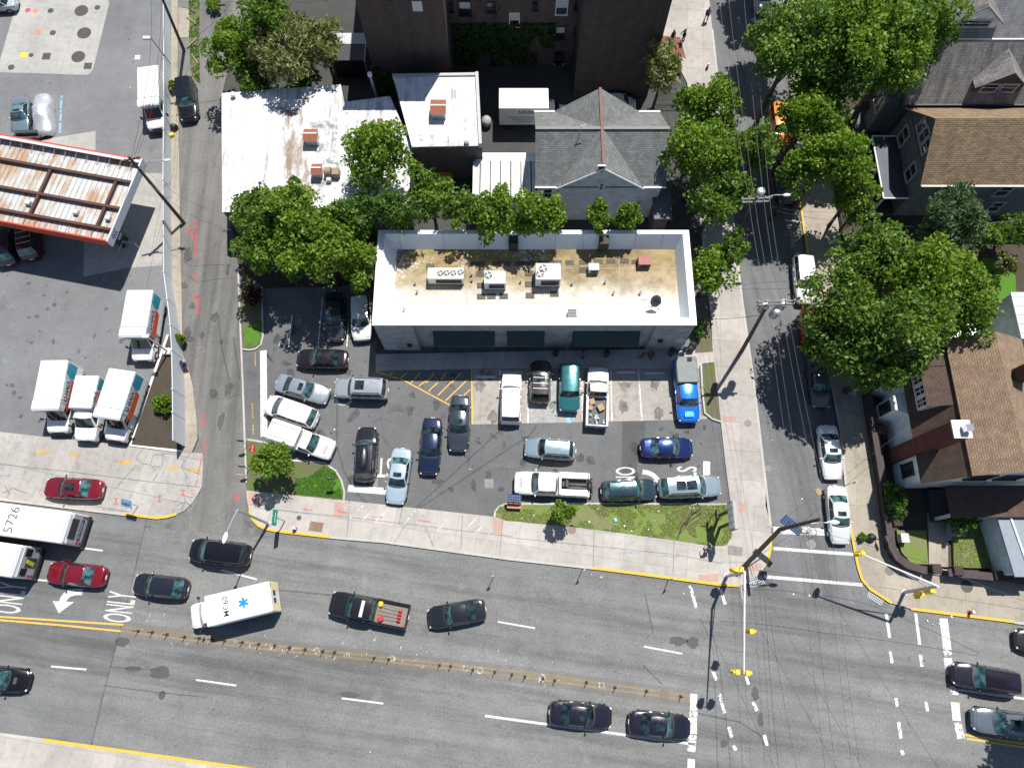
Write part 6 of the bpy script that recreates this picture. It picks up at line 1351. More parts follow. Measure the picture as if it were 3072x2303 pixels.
# ---------------------------------------------------------------- white fence along the alley
fb = [(511, -120), (511, 0), (513, 210), (513, 420), (513, 570), (515, 690), (517, 841), (529, 923), (541, 1000), (550, 1078), (556, 1193), (557, 1260), (557, 1340)]
fh = [1.7, 1.7, 1.7, 1.7, 1.75, 1.8, 1.8, 1.9, 2.1, 2.4, 2.6, 2.6, 2.55]
fe = thing('white_fence', G(*fb[6]), 0, 'long white panel fence between the filling station and the alley', 'fence')
FM = pm('fence_white', (.47, .51, .55), .5, var=.06, scale=.6)
Pf = [G(*p) for p in fb]
for i_ in range(len(Pf) - 1):
    a, c = Pf[i_], Pf[i_ + 1]; d_ = (c - a).normalized(); n_v = Vector((-d_.y, d_.x, 0)) * .04
    b = MB(); b.add([a - n_v, c - n_v, c + n_v, a + n_v, a - n_v + Vector((0, 0, fh[i_])), c - n_v + Vector((0, 0, fh[i_ + 1])), c + n_v + Vector((0, 0, fh[i_ + 1])), a + n_v + Vector((0, 0, fh[i_]))], [[0, 1, 5, 4], [1, 2, 6, 5], [2, 3, 7, 6], [3, 0, 4, 7], [4, 5, 6, 7]]); b.build('panel', FM, fe, norm=True)
    MB().box((a.x, a.y, fh[i_] / 2 + .05), (.13, .13, fh[i_] + .1)).build('post', FM, fe)

# ---------------------------------------------------------------- iron fences
def iron_fence(pts, h, label, white=False, step=.17):
    P = [G(*p) for p in pts]; t = thing('iron_fence', P[0], 0, label, 'fence'); mt = M['black'] if not white else M['offwhite']
    b = MB(); r_ = MB()
    for a, c in zip(P[:-1], P[1:]):
        n_ = max(2, int((c - a).length / step)); d_ = (c - a)
        for k_ in range(n_): q = a + d_ * (k_ / n_); b.box((q.x, q.y, h / 2), (.035, .035, h))
        for zz in (.2, h - .15): r_.tube((a.x, a.y, zz), (c.x, c.y, zz), .03, n=4)
        MB().box((a.x, a.y, h / 2 + .05), (.09, .09, h + .1)).build('post', mt, t)
    b.build('pickets', mt, t); r_.build('rails', mt, t)
iron_fence([(1962, 314), (2050, 314)], 1.9, 'black iron fence beside the tree at the brick wing'); iron_fence([(2052, 316), (2062, 400), (2068, 470)], 1.5, 'black iron fence beside the grey house driveway')
iron_fence([(2507, 560), (2519, 640), (2530, 700)], 1.2, 'dark iron fence at the edge of the tan sidewalk')

# ---------------------------------------------------------------- east houses
def wallbox(root, x0_, x1_, y0_, y1_, z1_, mat, name='wall'): return MB().prism([(x0_, y0_), (x1_, y0_), (x1_, y1_), (x0_, y1_)], 0, z1_).build(name, mat, root)
def gable_end(root, face_x, y0_, y1_, ze, zr, mat, th=.1, name='gable_wall'):
    ym = (y0_ + y1_) / 2; b = MB()
    b.add([(face_x, y0_, ze), (face_x, y1_, ze), (face_x, ym, zr), (face_x + th, y0_, ze), (face_x + th, y1_, ze), (face_x + th, ym, zr)], [[0, 2, 1], [3, 4, 5], [0, 1, 4, 3], [1, 2, 5, 4], [2, 0, 3, 5]]); return b.build(name, mat, root, norm=True)
def dormer(root, xa, xb, yf_, z0_, ze, zr, yback, wallm, roofm, nwin=2):
    MB().add([(xa, yf_, z0_), (xb, yf_, z0_), (xb, yf_, ze), ((xa + xb) / 2, yf_, zr - .1), (xa, yf_, ze), (xa, yback, z0_), (xb, yback, z0_), (xb, yback, ze), ((xa + xb) / 2, yback, zr - .1), (xa, yback, ze)], [[0, 1, 2, 3, 4], [9, 8, 7, 6, 5], [1, 6, 7, 2], [5, 0, 4, 9]]).build('dormer_wall', wallm, root)
    b = MB(); gable_roof(b, xa, xb, yf_ - .3, yback, ze, zr, 'y', th=.12, oh=.3); b.build('dormer_roof', roofm, root)
    for k_ in range(nwin):
        w_ = (xb - xa) * .62 / nwin; xc = xa + (xb - xa) * (k_ + .5) / nwin * .8 + (xb - xa) * .1; window(root, 'S', yf_, xc - w_ / 2, xc + w_ / 2, z0_ + .45, ze - .05, WGY)
# tan roofed house
h2 = thing('slate_blue_house', (45, 42, 0), 0, 'slate blue house with a tan shingle roof and corner porch', 'house')
wallbox(h2, 37.75, 54, 37.75, 45.65, 6.0, SIDE_S); gable_end(h2, 37.8, 37.75, 45.65, 5.98, 9.35, SIDE_S)
b = MB(); gable_roof(b, 37.45, 54.3, 37.75, 45.65, 6.0, 9.55, 'x', oh=.35); b.build('roof', SH_T, h2)
MB().box((45.9, 37.32, 5.72), (16.8, .14, .12)).build('gutter', WF, h2)
for yy, s_ in ((40.6, .8), (41.7, 1.1), (42.8, .8)): window(h2, 'W', 37.8, yy - .42, yy + .42, 6.5, 7.5 + s_ * .4, WGY)
for (a_, c_) in ((39.2, 40.3), (43.2, 44.4)): window(h2, 'W', 37.75, a_, c_, 3.5, 5.2, WGY)
for xx in (40.0, 45.5, 50): window(h2, 'S', 37.75, xx, xx + 1.1, 3.6, 5.2, WGY)
for xx in (41, 46.5): window(h2, 'S', 37.75, xx, xx + 1.0, .9, 2.4, WGY)
pA, pB, pC = G(2616, 409, 3.2), G(2694, 409, 3.2), G(2652, 595, 3.2)
MB().prism([(pA.x, pA.y), (37.74, pA.y), (37.74, pC.y + .0), (39.5, pC.y), (39.5, pC.y - 1.6), (pA.x, pC.y - 1.6)] if False else [(pA.x, pA.y), (37.73, pA.y), (37.73, pC.y), (pA.x, pC.y)], 3.0, 3.2).build('porch_roof', pm('porch_membrane', (.045, .05, .075), .6, var=.3), h2)
b = MB()
for a, c in (((pA.x, pA.y), (pA.x, pC.y)), ((pA.x, pA.y), (37.7, pA.y)), ((pA.x, pC.y), (37.7, pC.y))): b.tube((*a, 3.22), (*c, 3.22), .07, n=6)
b.build('porch_gutter', WF, h2)
for yy in (pA.y - .2, (pA.y + pC.y) / 2, pC.y + .2): MB().box((pA.x + .2, yy, 1.5), (.16, .16, 3.0)).build('porch_post', M['offwhite'], h2)
MB().prism([(pA.x, pA.y), (37.73, pA.y), (37.73, pC.y), (pA.x, pC.y)], 0, .5).build('porch_deck', M['dark'], h2)
b = MB(); b.box((pA.x + .05, (pA.y + pC.y) / 2, 1.3), (.06, pA.y - pC.y, .08))
for k_ in range(40): b.box((pA.x + .05, lerp(pC.y, pA.y, k_ / 39), .9), (.04, .04, .8))
b.build('porch_rail', M['offwhite'], h2)
# grey roofed house behind it
h1 = thing('grey_roofed_house', (46, 50, 0), 0, 'house with a streaked grey roof and a twin window dormer', 'house')
wallbox(h1, 37.6, 56, 46.4, 53, 6.3, SIDE_S); gable_end(h1, 37.65, 46.4, 53, 6.28, 9.85, SIDE_S)
b = MB(); gable_roof(b, 37.3, 56.3, 46.4, 53.0, 6.3, 10.0, 'x', oh=.3); b.build('roof', SH_LG, h1)
MB().box((46.8, 46.05, 6.0), (19, .13, .12)).build('gutter', M['dark'], h1)
da, dc = G(2937, 261, 7.9), G(3038, 219, 9.4)
dormer(h1, da.x + .1, da.x + .1 + 2 * (dc.x - da.x), 46.9, 6.5, 7.9, 9.6, 49.8, pm('dormer_brown', (.055, .045, .038), .8), SH_LG)
MB().prism([(36.2, 46.9), (37.59, 46.9), (37.59, 49.2), (36.2, 48.6)], 0, 5.4).build('bay', SIDE_S, h1)
for yy in (47.3, 48.1): window(h1, 'W', 36.2, yy, yy + .6, 3.4, 5.0, WGY)
MB().box((36.2, 47.6, .9), (2.6, 4.0, .12)).build('porch_deck', M['dark'], h1)
t = thing('satellite_dish', (da.x + 2.6, 46.7, 6.9), 0, 'purple tinted dish on the wall below the twin window dormer', 'satellite dish'); b = MB(); Mx = Matrix.Rotation(R(60), 3, 'X'); b.grid(lambda u, v: Mx @ Vector((u * .38 * math.cos(v), u * .32 * math.sin(v), .1 * u * u)), [0, .5, 1], [2 * math.pi * k_ / 14 for k_ in range(15)]); part('dish', b, pm('dish_purple', (.12, .09, .22), .4), t); part('arm', MB().tube((0, .2, -.4), (0, 0, 0), .03, n=5), M['black'], t)
# third house at the top edge
h0 = thing('pale_grey_roofed_house', (50, 60, 0), 0, 'house with a pale grey roof at the top right edge', 'house')
e0 = G(2821, 110, 6.3); wallbox(h0, e0.x + .3, 62, e0.y + .3, e0.y + 8.3, 6.3, SIDE_W)
b = MB(); gable_roof(b, e0.x, 62.3, e0.y + .3, e0.y + 8.3, 6.3, 10.0, 'x', oh=.3); b.build('roof', rows('shingle_pale', (.25, .255, .265), (.21, .215, .225), (.15, .155, .16), .36, .17, .022, .6), h0)
d0, d1 = G(2865, 94, 7.6), G(2966, 39, 9.2)
dormer(h0, d0.x, d0.x + 2 * (d1.x - d0.x), e0.y + .7, 6.5, 7.7, 9.5, e0.y + 4, SIDE_W, SH_LG, 1)
MB().box(((e0.x + 62) / 2, e0.y - .05, 6.0), (62 - e0.x, .13, .12)).build('gutter', WF, h0)
# gambrel house at the right
gm = thing('gambrel_house', (38, 16, 0), 0, 'brown gambrel roofed house with a red brick chimney', 'house')
gy0, gy1 = 10.35, 21.2; gx = dict(e=33.35, b=35.5, r=38.5, b2=41.5, e2=43.65); ze_, zb_, zr_ = 4.4, 8.0, 9.6
wallbox(gm, 33.65, 43.35, gy0 + .2, gy1 - .2, ze_, SIDE_W)
b = MB(); v = lambda x_, y_, z_: (x_, y_, z_)
b.add([v(gx['b'] - .15, gy0 - .2, zb_ - .05), v(gx['r'], gy0 - .2, zr_), v(gx['r'], gy1 + .2, zr_), v(gx['b'] - .15, gy1 + .2, zb_ - .05), v(gx['b2'] + .15, gy0 - .2, zb_ - .05), v(gx['b2'] + .15, gy1 + .2, zb_ - .05)], [[0, 1, 2, 3], [1, 4, 5, 2]])
b.build('upper_roof', SH_T2, gm)
for ea, ba, f_ in ((gx['e'], gx['b'], [0, 1, 2, 3]), (gx['e2'], gx['b2'], [3, 2, 1, 0])): MB().add([(ea, gy0 - .2, ze_), (ba, gy0 - .2, zb_ - .08), (ba, gy1 + .2, zb_ - .08), (ea, gy1 + .2, ze_)], [f_]).build('lower_roof', SH_D, gm)  # shade of the steep lower slopes is put into the darker shingle colour
b = MB(); pts_ = [(33.65, ze_ - .01), (43.35, ze_ - .01), (41.4, zb_ - .25), (38.5, zr_ - .2), (35.6, zb_ - .25)]
for yy, fl in ((gy0, False), (gy1, True)): b.add([(p[0], yy, p[1]) for p in pts_], [list(range(5)) if not fl else list(range(5))[::-1]])
b.build('gable_wall', SIDE_B, gm)
def rdormer(yc, w_, n_):   # shed dormer on the steep west slope
    b = MB(); b.add([(33.75, yc - w_ / 2, 5.2), (33.75, yc + w_ / 2, 5.2), (33.75, yc + w_ / 2, 6.9), (33.75, yc - w_ / 2, 6.9), (35.3, yc - w_ / 2, 7.4), (35.3, yc + w_ / 2, 7.4), (34.1, yc - w_ / 2, 5.2), (34.1, yc + w_ / 2, 5.2)], [[1, 0, 3, 2], [0, 6, 4, 3], [7, 1, 2, 5], [3, 4, 5, 2]]); b.build('dormer_wall', SIDE_B, gm, norm=True)
    MB().box((34.4, yc, 7.22), (1.9, w_ + .3, .1), ry=R(-18)).build('dormer_roof', SH_D, gm)
    for k_ in range(n_): y_ = yc - w_ / 2 + w_ * (k_ + .5) / n_; window(gm, 'W', 33.75, y_ - w_ / n_ * .36, y_ + w_ / n_ * .36, 5.45, 6.7, WF, mid=True, mull=1, fw=.08)
rdormer(17.6, 3.0, 3); rdormer(20.2, 1.5, 1)
for y_a, y_b in ((16.2, 18.2), (18.8, 20.6)): MB().prism([(32.6, y_a + .4), (33.64, y_a), (33.64, y_b), (32.6, y_b - .4)], 0, 3.9).build('bay', SIDE_W, gm)
for y_a in (16.75, 19.3): window(gm, 'W', 32.6, y_a, y_a + .8, 1.6, 3.2, WD, mull=1)
window(gm, 'W', 33.65, 11.2, 12.2, 1.6, 3.2, WD)
for x_a, x_b in ((36.2, 37.8), (38.6, 40.2)): window(gm, 'S', gy0, x_a, x_b, 5.6, 7.2, WD, mull=1)
MB().prism([(36.0, 7.6), (43, 7.6), (43, 10.2), (36.0, 10.2)], 3.2, 3.45).build('porch_roof', SH_D, gm)
for xx in (36.2, 39.5, 42.8): MB().box((xx, 7.8, 1.6), (.25, .25, 3.2)).build('porch_post', M['offwhite'], gm)
MB().prism([(36.0, 7.6), (43, 7.6), (43, 10.3), (36.0, 10.3)], 0, .8).build('porch_deck', M['dark'], gm)
for k_ in range(5): MB().box((38.0, 7.4 - k_ * .3, .7 - k_ * .15), (1.7, .3, .15)).build('step', M['grey'], gm)
chr_ = rows('brick_red', (.17, .045, .038), (.12, .032, .028), (.14, .07, .06), .22, .075, .012, .35)
MB().box((33.75, 13.25, 5.1), (1.25, 1.25, 10.2)).build('chimney', chr_, gm); MB().box((33.75, 13.25, 10.26), (1.4, 1.4, .12)).build('chimney_cap', M['offwhite'], gm); MB().box((33.95, 13.2, 10.65), (.55, .55, .66)).build('chimney_pot', metal('pot_metal', (.7, .7, .75), .2), gm)
q = G(3066, 1120, 9.5); MB().box((39.9, 17.9, 9.6), (1.1, .9, 1.9)).build('chimney', rows('brick_dark_red', (.12, .05, .04), (.09, .035, .03), (.1, .06, .05), .22, .075, .012, .3), gm)
# light roofed green house
e4 = G(3031, 877, 6.0); gn = thing('green_sided_house', (e4.x + 6, e4.y - 3, 0), 0, 'green sided house with a pale flat roof at the right edge', 'house')
wallbox(gn, e4.x + .1, e4.x + 12, e4.y - 4.2, e4.y - .1, 5.9, SIDE_G); MB().prism([(e4.x, e4.y - 4.3), (e4.x + 12.1, e4.y - 4.3), (e4.x + 12.1, e4.y), (e4.x, e4.y)], 5.92, 6.05).build('roof', pm('flat_pale', (.55, .57, .58), .6, var=.08), gn)
b = MB()
for k_ in range(5): b.box((e4.x + 6, e4.y - .4 - k_ * .85, 6.07), (11.9, .06, .03))
b.build('roof_seam', M['grey'], gn)
s0, s1 = G(2842, 1022, 2.8), G(2932, 955, 2.8); lt = thing('lean_to', ((s0.x + s1.x) / 2, (s0.y + s1.y) / 2, 0), 0, 'low lean-to with a white roof behind the gambrel house', 'shed')
MB().prism([(s0.x, s0.y - 1), (s1.x, s0.y - 1), (s1.x, s1.y), (s0.x + .8, s1.y - .6)], 2.5, 2.7).build('roof', M['white'], lt); MB().prism([(s0.x + .3, s0.y - .9), (s1.x, s0.y - .9), (s1.x, s1.y - .3), (s0.x + 1.2, s1.y - .9)], 0, 2.49).build('wall', SIDE_W, lt)
# brick retaining wall round the corner garden
rw = thing('retaining_wall', G(2680, 1640), 0, 'dark brick garden wall curving round the street corner', 'wall')
RWP = [(2604, 1150), (2612, 1215), (2632, 1330), (2652, 1450), (2668, 1570), (2677, 1640), (2695, 1672), (2725, 1694), (2770, 1708), (2782, 1710)]
RW2 = [(2846, 1716), (2960, 1727), (3072, 1738), (3300, 1760)]
RWM = rows('brick_wall_dark', (.075, .048, .04), (.055, .036, .03), (.07, .055, .05), .22, .075, .012, .3); RWC = pm('wall_coping', (.055, .042, .045), .85, var=.25)
for pts_ in (RWP, RW2):
    b = MB(); band(b, pts_, .45, 1.05, 1.1); b.build('wall', RWM, rw, norm=True)
    b = MB(); band(b, pts_, .62, 1.2, .14); b.build('coping', RWC, rw, norm=True)
for p_ in ((2782, 1708), (2846, 1714), (2966, 1728), (2668, 1570), (2626, 1300)): q = G(*p_); MB().bbox((q.x, q.y, .75), (.75, .75, 1.5), .05).build('pier', RWM, rw)
gt = thing('garden_gate', G(2814, 1708), 0, 'low metal gate with white ironwork in the garden wall', 'gate'); b = MB(); a, c = G(2790, 1708), G(2838, 1713)
for k_ in range(9): q = a.lerp(c, k_ / 8); b.box((q.x, q.y, .6), (.05, .05, 1.0))
for zz in (.2, .6, 1.05): b.tube((a.x, a.y, zz), (c.x, c.y, zz), .03, n=5)
b.build('bars', M['offwhite'], gt)
sd_ = thing('side_porch', G(3040, 1640), 0, 'pale enclosed side porch with a long white gutter', 'porch'); a, c = G(2990, 1560, 3.0), G(3068, 1722, 3.0)
MB().prism([(a.x + .2, a.y + 1), (a.x + 2.6, a.y + 1), (c.x + 1.8, c.y), (c.x - .5, c.y)], 0, 2.9).build('wall', SIDE_B, sd_); MB().prism([(a.x, a.y + 1), (a.x + 2.8, a.y + 1), (c.x + 2, c.y - .2), (c.x - .7, c.y - .2)], 2.92, 3.05).build('roof', pm('porch_slate', (.19, .23, .27), .6, var=.1), sd_)
b = MB(); b.tube((a.x + 1.0, a.y + 1, 3.12), (c.x + .6, c.y - .2, 3.12), .08, n=6); b.build('gutter', WF, sd_)
# sheds and junk between the trees and the brick wing
st = thing('lean_shed', G(1060, 150), 0, 'pale framed shed with glazed front against the brick wing', 'shed'); a = G(1040, 112, 2.5)
MB().box((a.x + .3, a.y - 1.6, 1.2), (3.2, 2.6, 2.4)).build('frame', M['black'], st); MB().box((a.x + .3, a.y - .2, 2.5), (3.6, 1.2, .1), rx=R(12)).build('roof', M['lightgrey'], st); MB().box((a.x + 2.05, a.y - 1.9, 1.3), (.1, 2.6, 2.5)).build('side_panel', M['lightgrey'], st)
q = G(1025, 177, 1.6); t = thing('storage_cabinet', (q.x, q.y, 0), 0, 'white storage cabinet in the yard by the trees', 'cabinet'); part('body', MB().bbox((0, 0, .9), (1.2, .9, 1.8), .04), M['offwhite'], t); part('door', MB().box((0, -.46, .9), (1.0, .02, 1.5)), M['lightgrey'], t)
q = G(1460, 375); t = thing('waste_bag', (q.x, q.y, 0), 0, 'grey plastic covered heap beside the upper white roof', 'heap'); b = MB(); b.ball((0, 0, .55), (1.1, 1.3, 1.1), 10, 7); part('cover', b, M['grey'], t, smooth=True)
q = G(1335, 545, .8); t = thing('skip', (q.x, q.y, 0), 0, 'orange skip in the shade below the upper white roof', 'skip'); og = pm('skip_orange', (.6, .25, .02), .5); part('body', MB().bbox((0, 0, .7), (1.5, 1.6, 1.2), .06), og, t); part('lid', MB().box((0, 0, 1.34), (1.4, 1.5, .05)), pm('skip_lid', (.5, .2, .02), .5), t)
# ================================================================== TREES AND PLANTS
LV = {
 'bright': leafmat('leaf_bright', (.06, .14, .010), (.235, .355, .045), .38),
 'mid': leafmat('leaf_mid', (.05, .12, .014), (.185, .295, .045), .36),
 'olive': leafmat('leaf_olive', (.08, .11, .03), (.30, .31, .13), .32),
 'deep': leafmat('leaf_deep', (.032, .09, .012), (.125, .225, .034), .32),
 'blue': leafmat('leaf_bluegreen', (.045, .1, .045), (.14, .22, .09), .26),
 'red': leafmat('leaf_dark_red', (.04, .012, .012), (.13, .04, .035), .2),
 'lime': leafmat('leaf_lime', (.075, .16, .012), (.225, .35, .04), .38),
}
BARK = pm('bark', (.075, .058, .042), .9, var=.3, scale=5)
def crown_pts(rng, C, rx, ry, rz, n, nl, flat=.0, shell=.62, lobe=(.16, .38)):
    u = rng.normal(size=(nl, 3)); u /= np.linalg.norm(u, axis=1)[:, None]
    rad = rng.uniform(.15, .9, nl) ** .7
    u[:, 2] = u[:, 2] * .8 + .12
    lc = u * rad[:, None]; lr = rng.uniform(lobe[0], lobe[1], nl)
    k = rng.choice(nl, n, p=lr ** 2 / np.sum(lr ** 2))
    d = rng.normal(size=(n, 3)); d /= np.linalg.norm(d, axis=1)[:, None]
    d[:, 2] = np.where(d[:, 2] < -.25, -d[:, 2] * .8, d[:, 2])
    ex = rng.random(n) < .22; u2 = rng.normal(size=(n, 3)); u2 /= np.linalg.norm(u2, axis=1)[:, None]; u2[:, 2] = np.abs(u2[:, 2]) * .95 - .1; u2 *= (rng.uniform(.3, 1, n) ** .5 * (.86 + .2 * np.sin(u2[:, 0] * 5 + nl) * np.cos(u2[:, 1] * 4 + n % 7) + .1 * np.sin(u2[:, 0] * 11 + u2[:, 1] * 9)))[:, None]
    r_ = lr[k] * (1 - (1 - shell) * rng.random(n) ** 1.6) * (1 + .16 * np.sin(d[:, 0] * 7 + k) * np.cos(d[:, 1] * 6 + 2 * k))
    P = lc[k] + d * r_[:, None]; P[ex] = u2[ex]
    Pw = np.stack([C[0] + P[:, 0] * rx, C[1] + P[:, 1] * ry, np.maximum(.25, C[2] + P[:, 2] * rz)], 1)
    lt = rng.uniform(.3, .72, nl)
    return Pw, d, lt[k], [(C[0] + c[0] * rx, C[1] + c[1] * ry, max(.3, C[2] + c[2] * rz)) for c in lc]
tseed = [11]
def tree(px, py, rpx, zc, rz, label, mat='mid', n=None, leaf=.175, nl=None, rpy=None, group=None, cat='tree', name='tree', trunk=True, lean=(0, 0), dens=1.0, shell=.62, aspect=.62):
    tseed[0] += 1; rng = np.random.default_rng(tseed[0] * 17); C = G(px, py, zc); s = ppm(py, zc)
    rx = rpx / s * 1.08; ry = (rpy or rpx) / s * 1.12
    n = n or int(min(26000, max(900, 3.4 * dens * math.pi * rx * ry / (leaf * leaf * aspect) )))
    nl = nl or int(max(14, min(80, 14 + rx * ry * 1.5)))
    P, d, tn, lc = crown_pts(rng, C, rx, ry, rz, n, nl, shell=shell)
    t = thing(name, (C.x + lean[0], C.y + lean[1], 0), 0, label, cat, group)
    v = leaf_cards; 
    o = cards_obj('crown', P, leaf, LV[mat], t, seed=tseed[0], tone=tn, aspect=aspect)
    # turn the leaves to face outwards a little: rebuild with per leaf normals
    if trunk:
        b = MB(); base = Vector((C.x + lean[0], C.y + lean[1], 0)); r0 = max(.06, min(.34, rx * .05 + .06)); top = Vector((C.x, C.y, zc - rz * .15))
        mid = base.lerp(top, .5) + Vector((rng.uniform(-.12, .12), rng.uniform(-.12, .12), 0))
        b.tube(base, base.lerp(mid, .25), r0 * 1.35, r0, 9); b.tube(base.lerp(mid, .25), mid, r0, r0 * .85, 9); b.tube(mid, top, r0 * .85, r0 * .5, 8)
        for q in lc[:min(len(lc), 12)]:
            st_ = mid.lerp(top, rng.uniform(.1, .95)); q = Vector(q); m_ = st_.lerp(q, .55) + Vector((0, 0, -.06 * (q - st_).length))
            b.tube(st_, m_, r0 * .42, r0 * .26, 6); b.tube(m_, q, r0 * .26, r0 * .07, 5)
        b.build('trunk', BARK, t, smooth=True)
    return t
gA_ = 'trees behind the white roofed workshop'
tree(800, 60, 72, 8, 3.5, 'tall narrow green tree at the top edge beside the alley', 'mid', group=gA_, rpy=95)
tree(700, 160, 82, 5.5, 3.2, 'bright green tree leaning over the alley edge above the white roof', 'bright', group=gA_)
tree(860, 150, 105, 7, 3.6, 'olive tree with pale lance shaped leaves, widest of the top left clump', 'olive', group=gA_, leaf=.26, aspect=.3)
tree(968, 130, 66, 6.5, 3, 'olive tree beside the pale shed at the brick wing', 'olive', group=gA_, leaf=.26, aspect=.3, rpy=84)
tree(770, 240, 62, 4, 2.2, 'dark low tree touching the upper left corner of the white roof', 'deep', group=gA_)
tree(905, 232, 50, 3.5, 1.8, 'small bright shrub tree below the olive trees', 'bright', group=gA_)
gB_ = 'trees between the workshop and the store'
tree(1128, 490, 106, 8, 3.6, 'round bright tree overhanging the white workshop roof', 'bright', group=gB_, rpy=100)
tree(778, 640, 92, 6.5, 3, 'leafy tree at the alley corner below the white roof', 'mid', group=gB_, rpy=82)
tree(880, 640, 92, 7.2, 3.2, 'leafy tree against the lower edge of the white roof', 'bright', group=gB_)
tree(960, 745, 118, 7, 3.6, 'broad tree shading the parked dark sedan', 'bright', group=gB_)
tree(800, 745, 88, 6, 3, 'wide tree beside the planter with the red shrub', 'mid', group=gB_, rpy=80)
tree(1075, 790, 66, 5, 2.5, 'tree pressed against the west wall of the store', 'bright', group=gB_, rpy=80)
tree(1060, 655, 88, 6.5, 3, 'deep green tree behind the corner of the store', 'deep', group=gB_, rpy=70)
tree(1190, 640, 86, 8, 3, 'dull olive tree behind the store parapet near its left corner', 'deep', group=gB_, rpy=62, leaf=.2, aspect=.4)
tree(1290, 590, 78, 6.5, 2.8, 'olive green tree in front of the shaded brick wall', 'mid', group=gB_, rpy=72)
tree(1395, 630, 74, 7.6, 2.6, 'tree behind the store parapet left of the garage', 'mid', group=gB_, rpy=62)
tree(1480, 645, 66, 7.8, 2.6, 'tree leaning over the store parapet in front of the garage', 'bright', group=gB_, rpy=78)
tree(1585, 645, 70, 8, 2.6, 'bright tree leaning over the parapet, left of the pale blue gable wall', 'bright', group=gB_, rpy=72)
tree(1660, 645, 40, 8, 2.0, 'small bright tree at the corner of the pale blue house', 'bright', group=gB_, rpy=62)
tree(1795, 652, 36, 7.4, 1.8, 'small tree before the gable wall, left of the pair', 'bright', group=gB_, n=1500, rpy=40)
tree(1880, 655, 42, 7.4, 1.8, 'small tree before the gable wall, right of the pair', 'bright', group=gB_, n=1700, rpy=38)
gC_ = 'street trees on the side street'
tree(1988, 215, 58, 6, 3.4, 'slim tree against the corner of the right brick wing', 'olive', group=gC_, rpy=92, leaf=.22, aspect=.4, dens=.7)
tree(2125, 335, 100, 8, 3.8, 'tall bright street tree beside the brick paving', 'bright', group=gC_, rpy=85)
tree(2110, 460, 112, 7.5, 3.6, 'broad street tree at the corner of the grey house', 'bright', group=gC_, rpy=100)
tree(2150, 590, 96, 6.5, 3.2, 'darker street tree by the store corner', 'mid', group=gC_, rpy=80)
tree(2275, 440, 70, 8.5, 2.8, 'narrow tree leaning into the side street', 'mid', group=gC_, rpy=72)
tree(2138, 815, 76, 5, 2.5, 'open street tree at the east wall of the store', 'bright', group=gC_, rpy=82, dens=.8)
tree(2200, 740, 36, 6, 2.0, 'slender green tree above the open street tree', 'mid', group=gC_, rpy=56, dens=.8)
gD_ = 'large trees over the east side of the street'
tree(2390, 130, 132, 12, 4.5, 'dark leafy tree nearest the side street at the top edge', 'mid', group=gD_, rpy=150)
tree(2560, 70, 145, 13, 4.5, 'large green crown in the middle of the top edge trees', 'bright', group=gD_)
tree(2735, 85, 122, 11, 4.2, 'large green crown touching the grey roofed houses', 'mid', group=gD_, rpy=115)
tree(2500, 225, 130, 10, 4, 'shadowed crown between the top edge trees and the bright street tree', 'deep', group=gD_, rpy=105)
tree(2660, 205, 118, 10, 4, 'bright topped crown left of the streaked grey roof', 'bright', group=gD_, rpy=85)
tree(2430, 345, 112, 9, 3.4, 'bright upright tree in front of the corner porch', 'lime', group=gD_, rpy=98)
tree(2480, 480, 118, 8, 3.4, 'bright spreading tree over the tan sidewalk', 'lime', group=gD_, rpy=84)
tree(2570, 575, 66, 6, 2.5, 'rounded green tree beside the corner porch', 'bright', group=gD_, rpy=58)
tree(2395, 535, 72, 7, 2.4, 'thin crown over the dark car by the tan sidewalk', 'mid', group=gD_, rpy=56, dens=.7)
tree(2620, 760, 116, 9, 4, 'upper left crown of the great tree mass by the side street', 'mid', group=gD_, rpy=88)
tree(2525, 900, 125, 8, 3.8, 'crown hanging over the white car in the shade', 'mid', group=gD_, rpy=110)
tree(2770, 840, 130, 10, 4.2, 'crown in the middle of the great tree mass', 'bright', group=gD_, rpy=105)
tree(2880, 890, 104, 9, 3.8, 'crown at the lawn side of the great tree mass', 'bright', group=gD_, rpy=125)
tree(2690, 1000, 145, 9, 4.2, 'broadest crown in the heart of the great tree mass', 'mid', group=gD_, rpy=110)
tree(2515, 1050, 112, 6.5, 3.2, 'crown over the red car and the grey car', 'deep', group=gD_, rpy=100)
tree(2640, 1105, 104, 6.5, 3.2, 'lowest crown reaching the dark brown dormers', 'mid', group=gD_, rpy=75)
tree(2850, 680, 84, 6, 4.5, 'blue green conifer like tree in the yard of the slate blue house', 'blue', rpy=95, leaf=.22, aspect=.3)
tree(2965, 705, 62, 3.5, 1.8, 'round shrub tree right of the blue green conifer', 'mid', rpy=40)
tree(3050, 690, 44, 3.2, 1.6, 'dark shrub at the right edge behind the lawn', 'deep', rpy=62)
tree(3020, 790, 32, 2, 1.0, 'small flowering bush at the edge of the bright lawn', 'olive', rpy=38, name='bush', cat='bush')
tree(826, 1384, 60, 3.4, 1.9, 'small round lime green tree on the corner island', 'lime', leaf=.13)
tree(1690, 1538, 36, 2.6, 1.4, 'young green tree on the grass strip by the tow truck', 'bright', leaf=.12, dens=.8)
tree(489, 1209, 34, .75, .9, 'clipped round green bush in the fence bed', 'bright', leaf=.1, shell=.9, name='bush', cat='bush', nl=16)
tree(542, 1016, 13, 1.0, .6, 'weedy green bush growing at the foot of the white fence', 'bright', leaf=.13, name='bush', cat='bush')
tree(758, 886, 33, 1.1, .8, 'dark red leaved shrub in the planter', 'red', leaf=.14, name='bush', cat='bush')
tree(2680, 1500, 34, 1.6, 1.2, 'dark bush in the garden left of the front path', 'deep', rpy=58, name='bush', cat='bush')
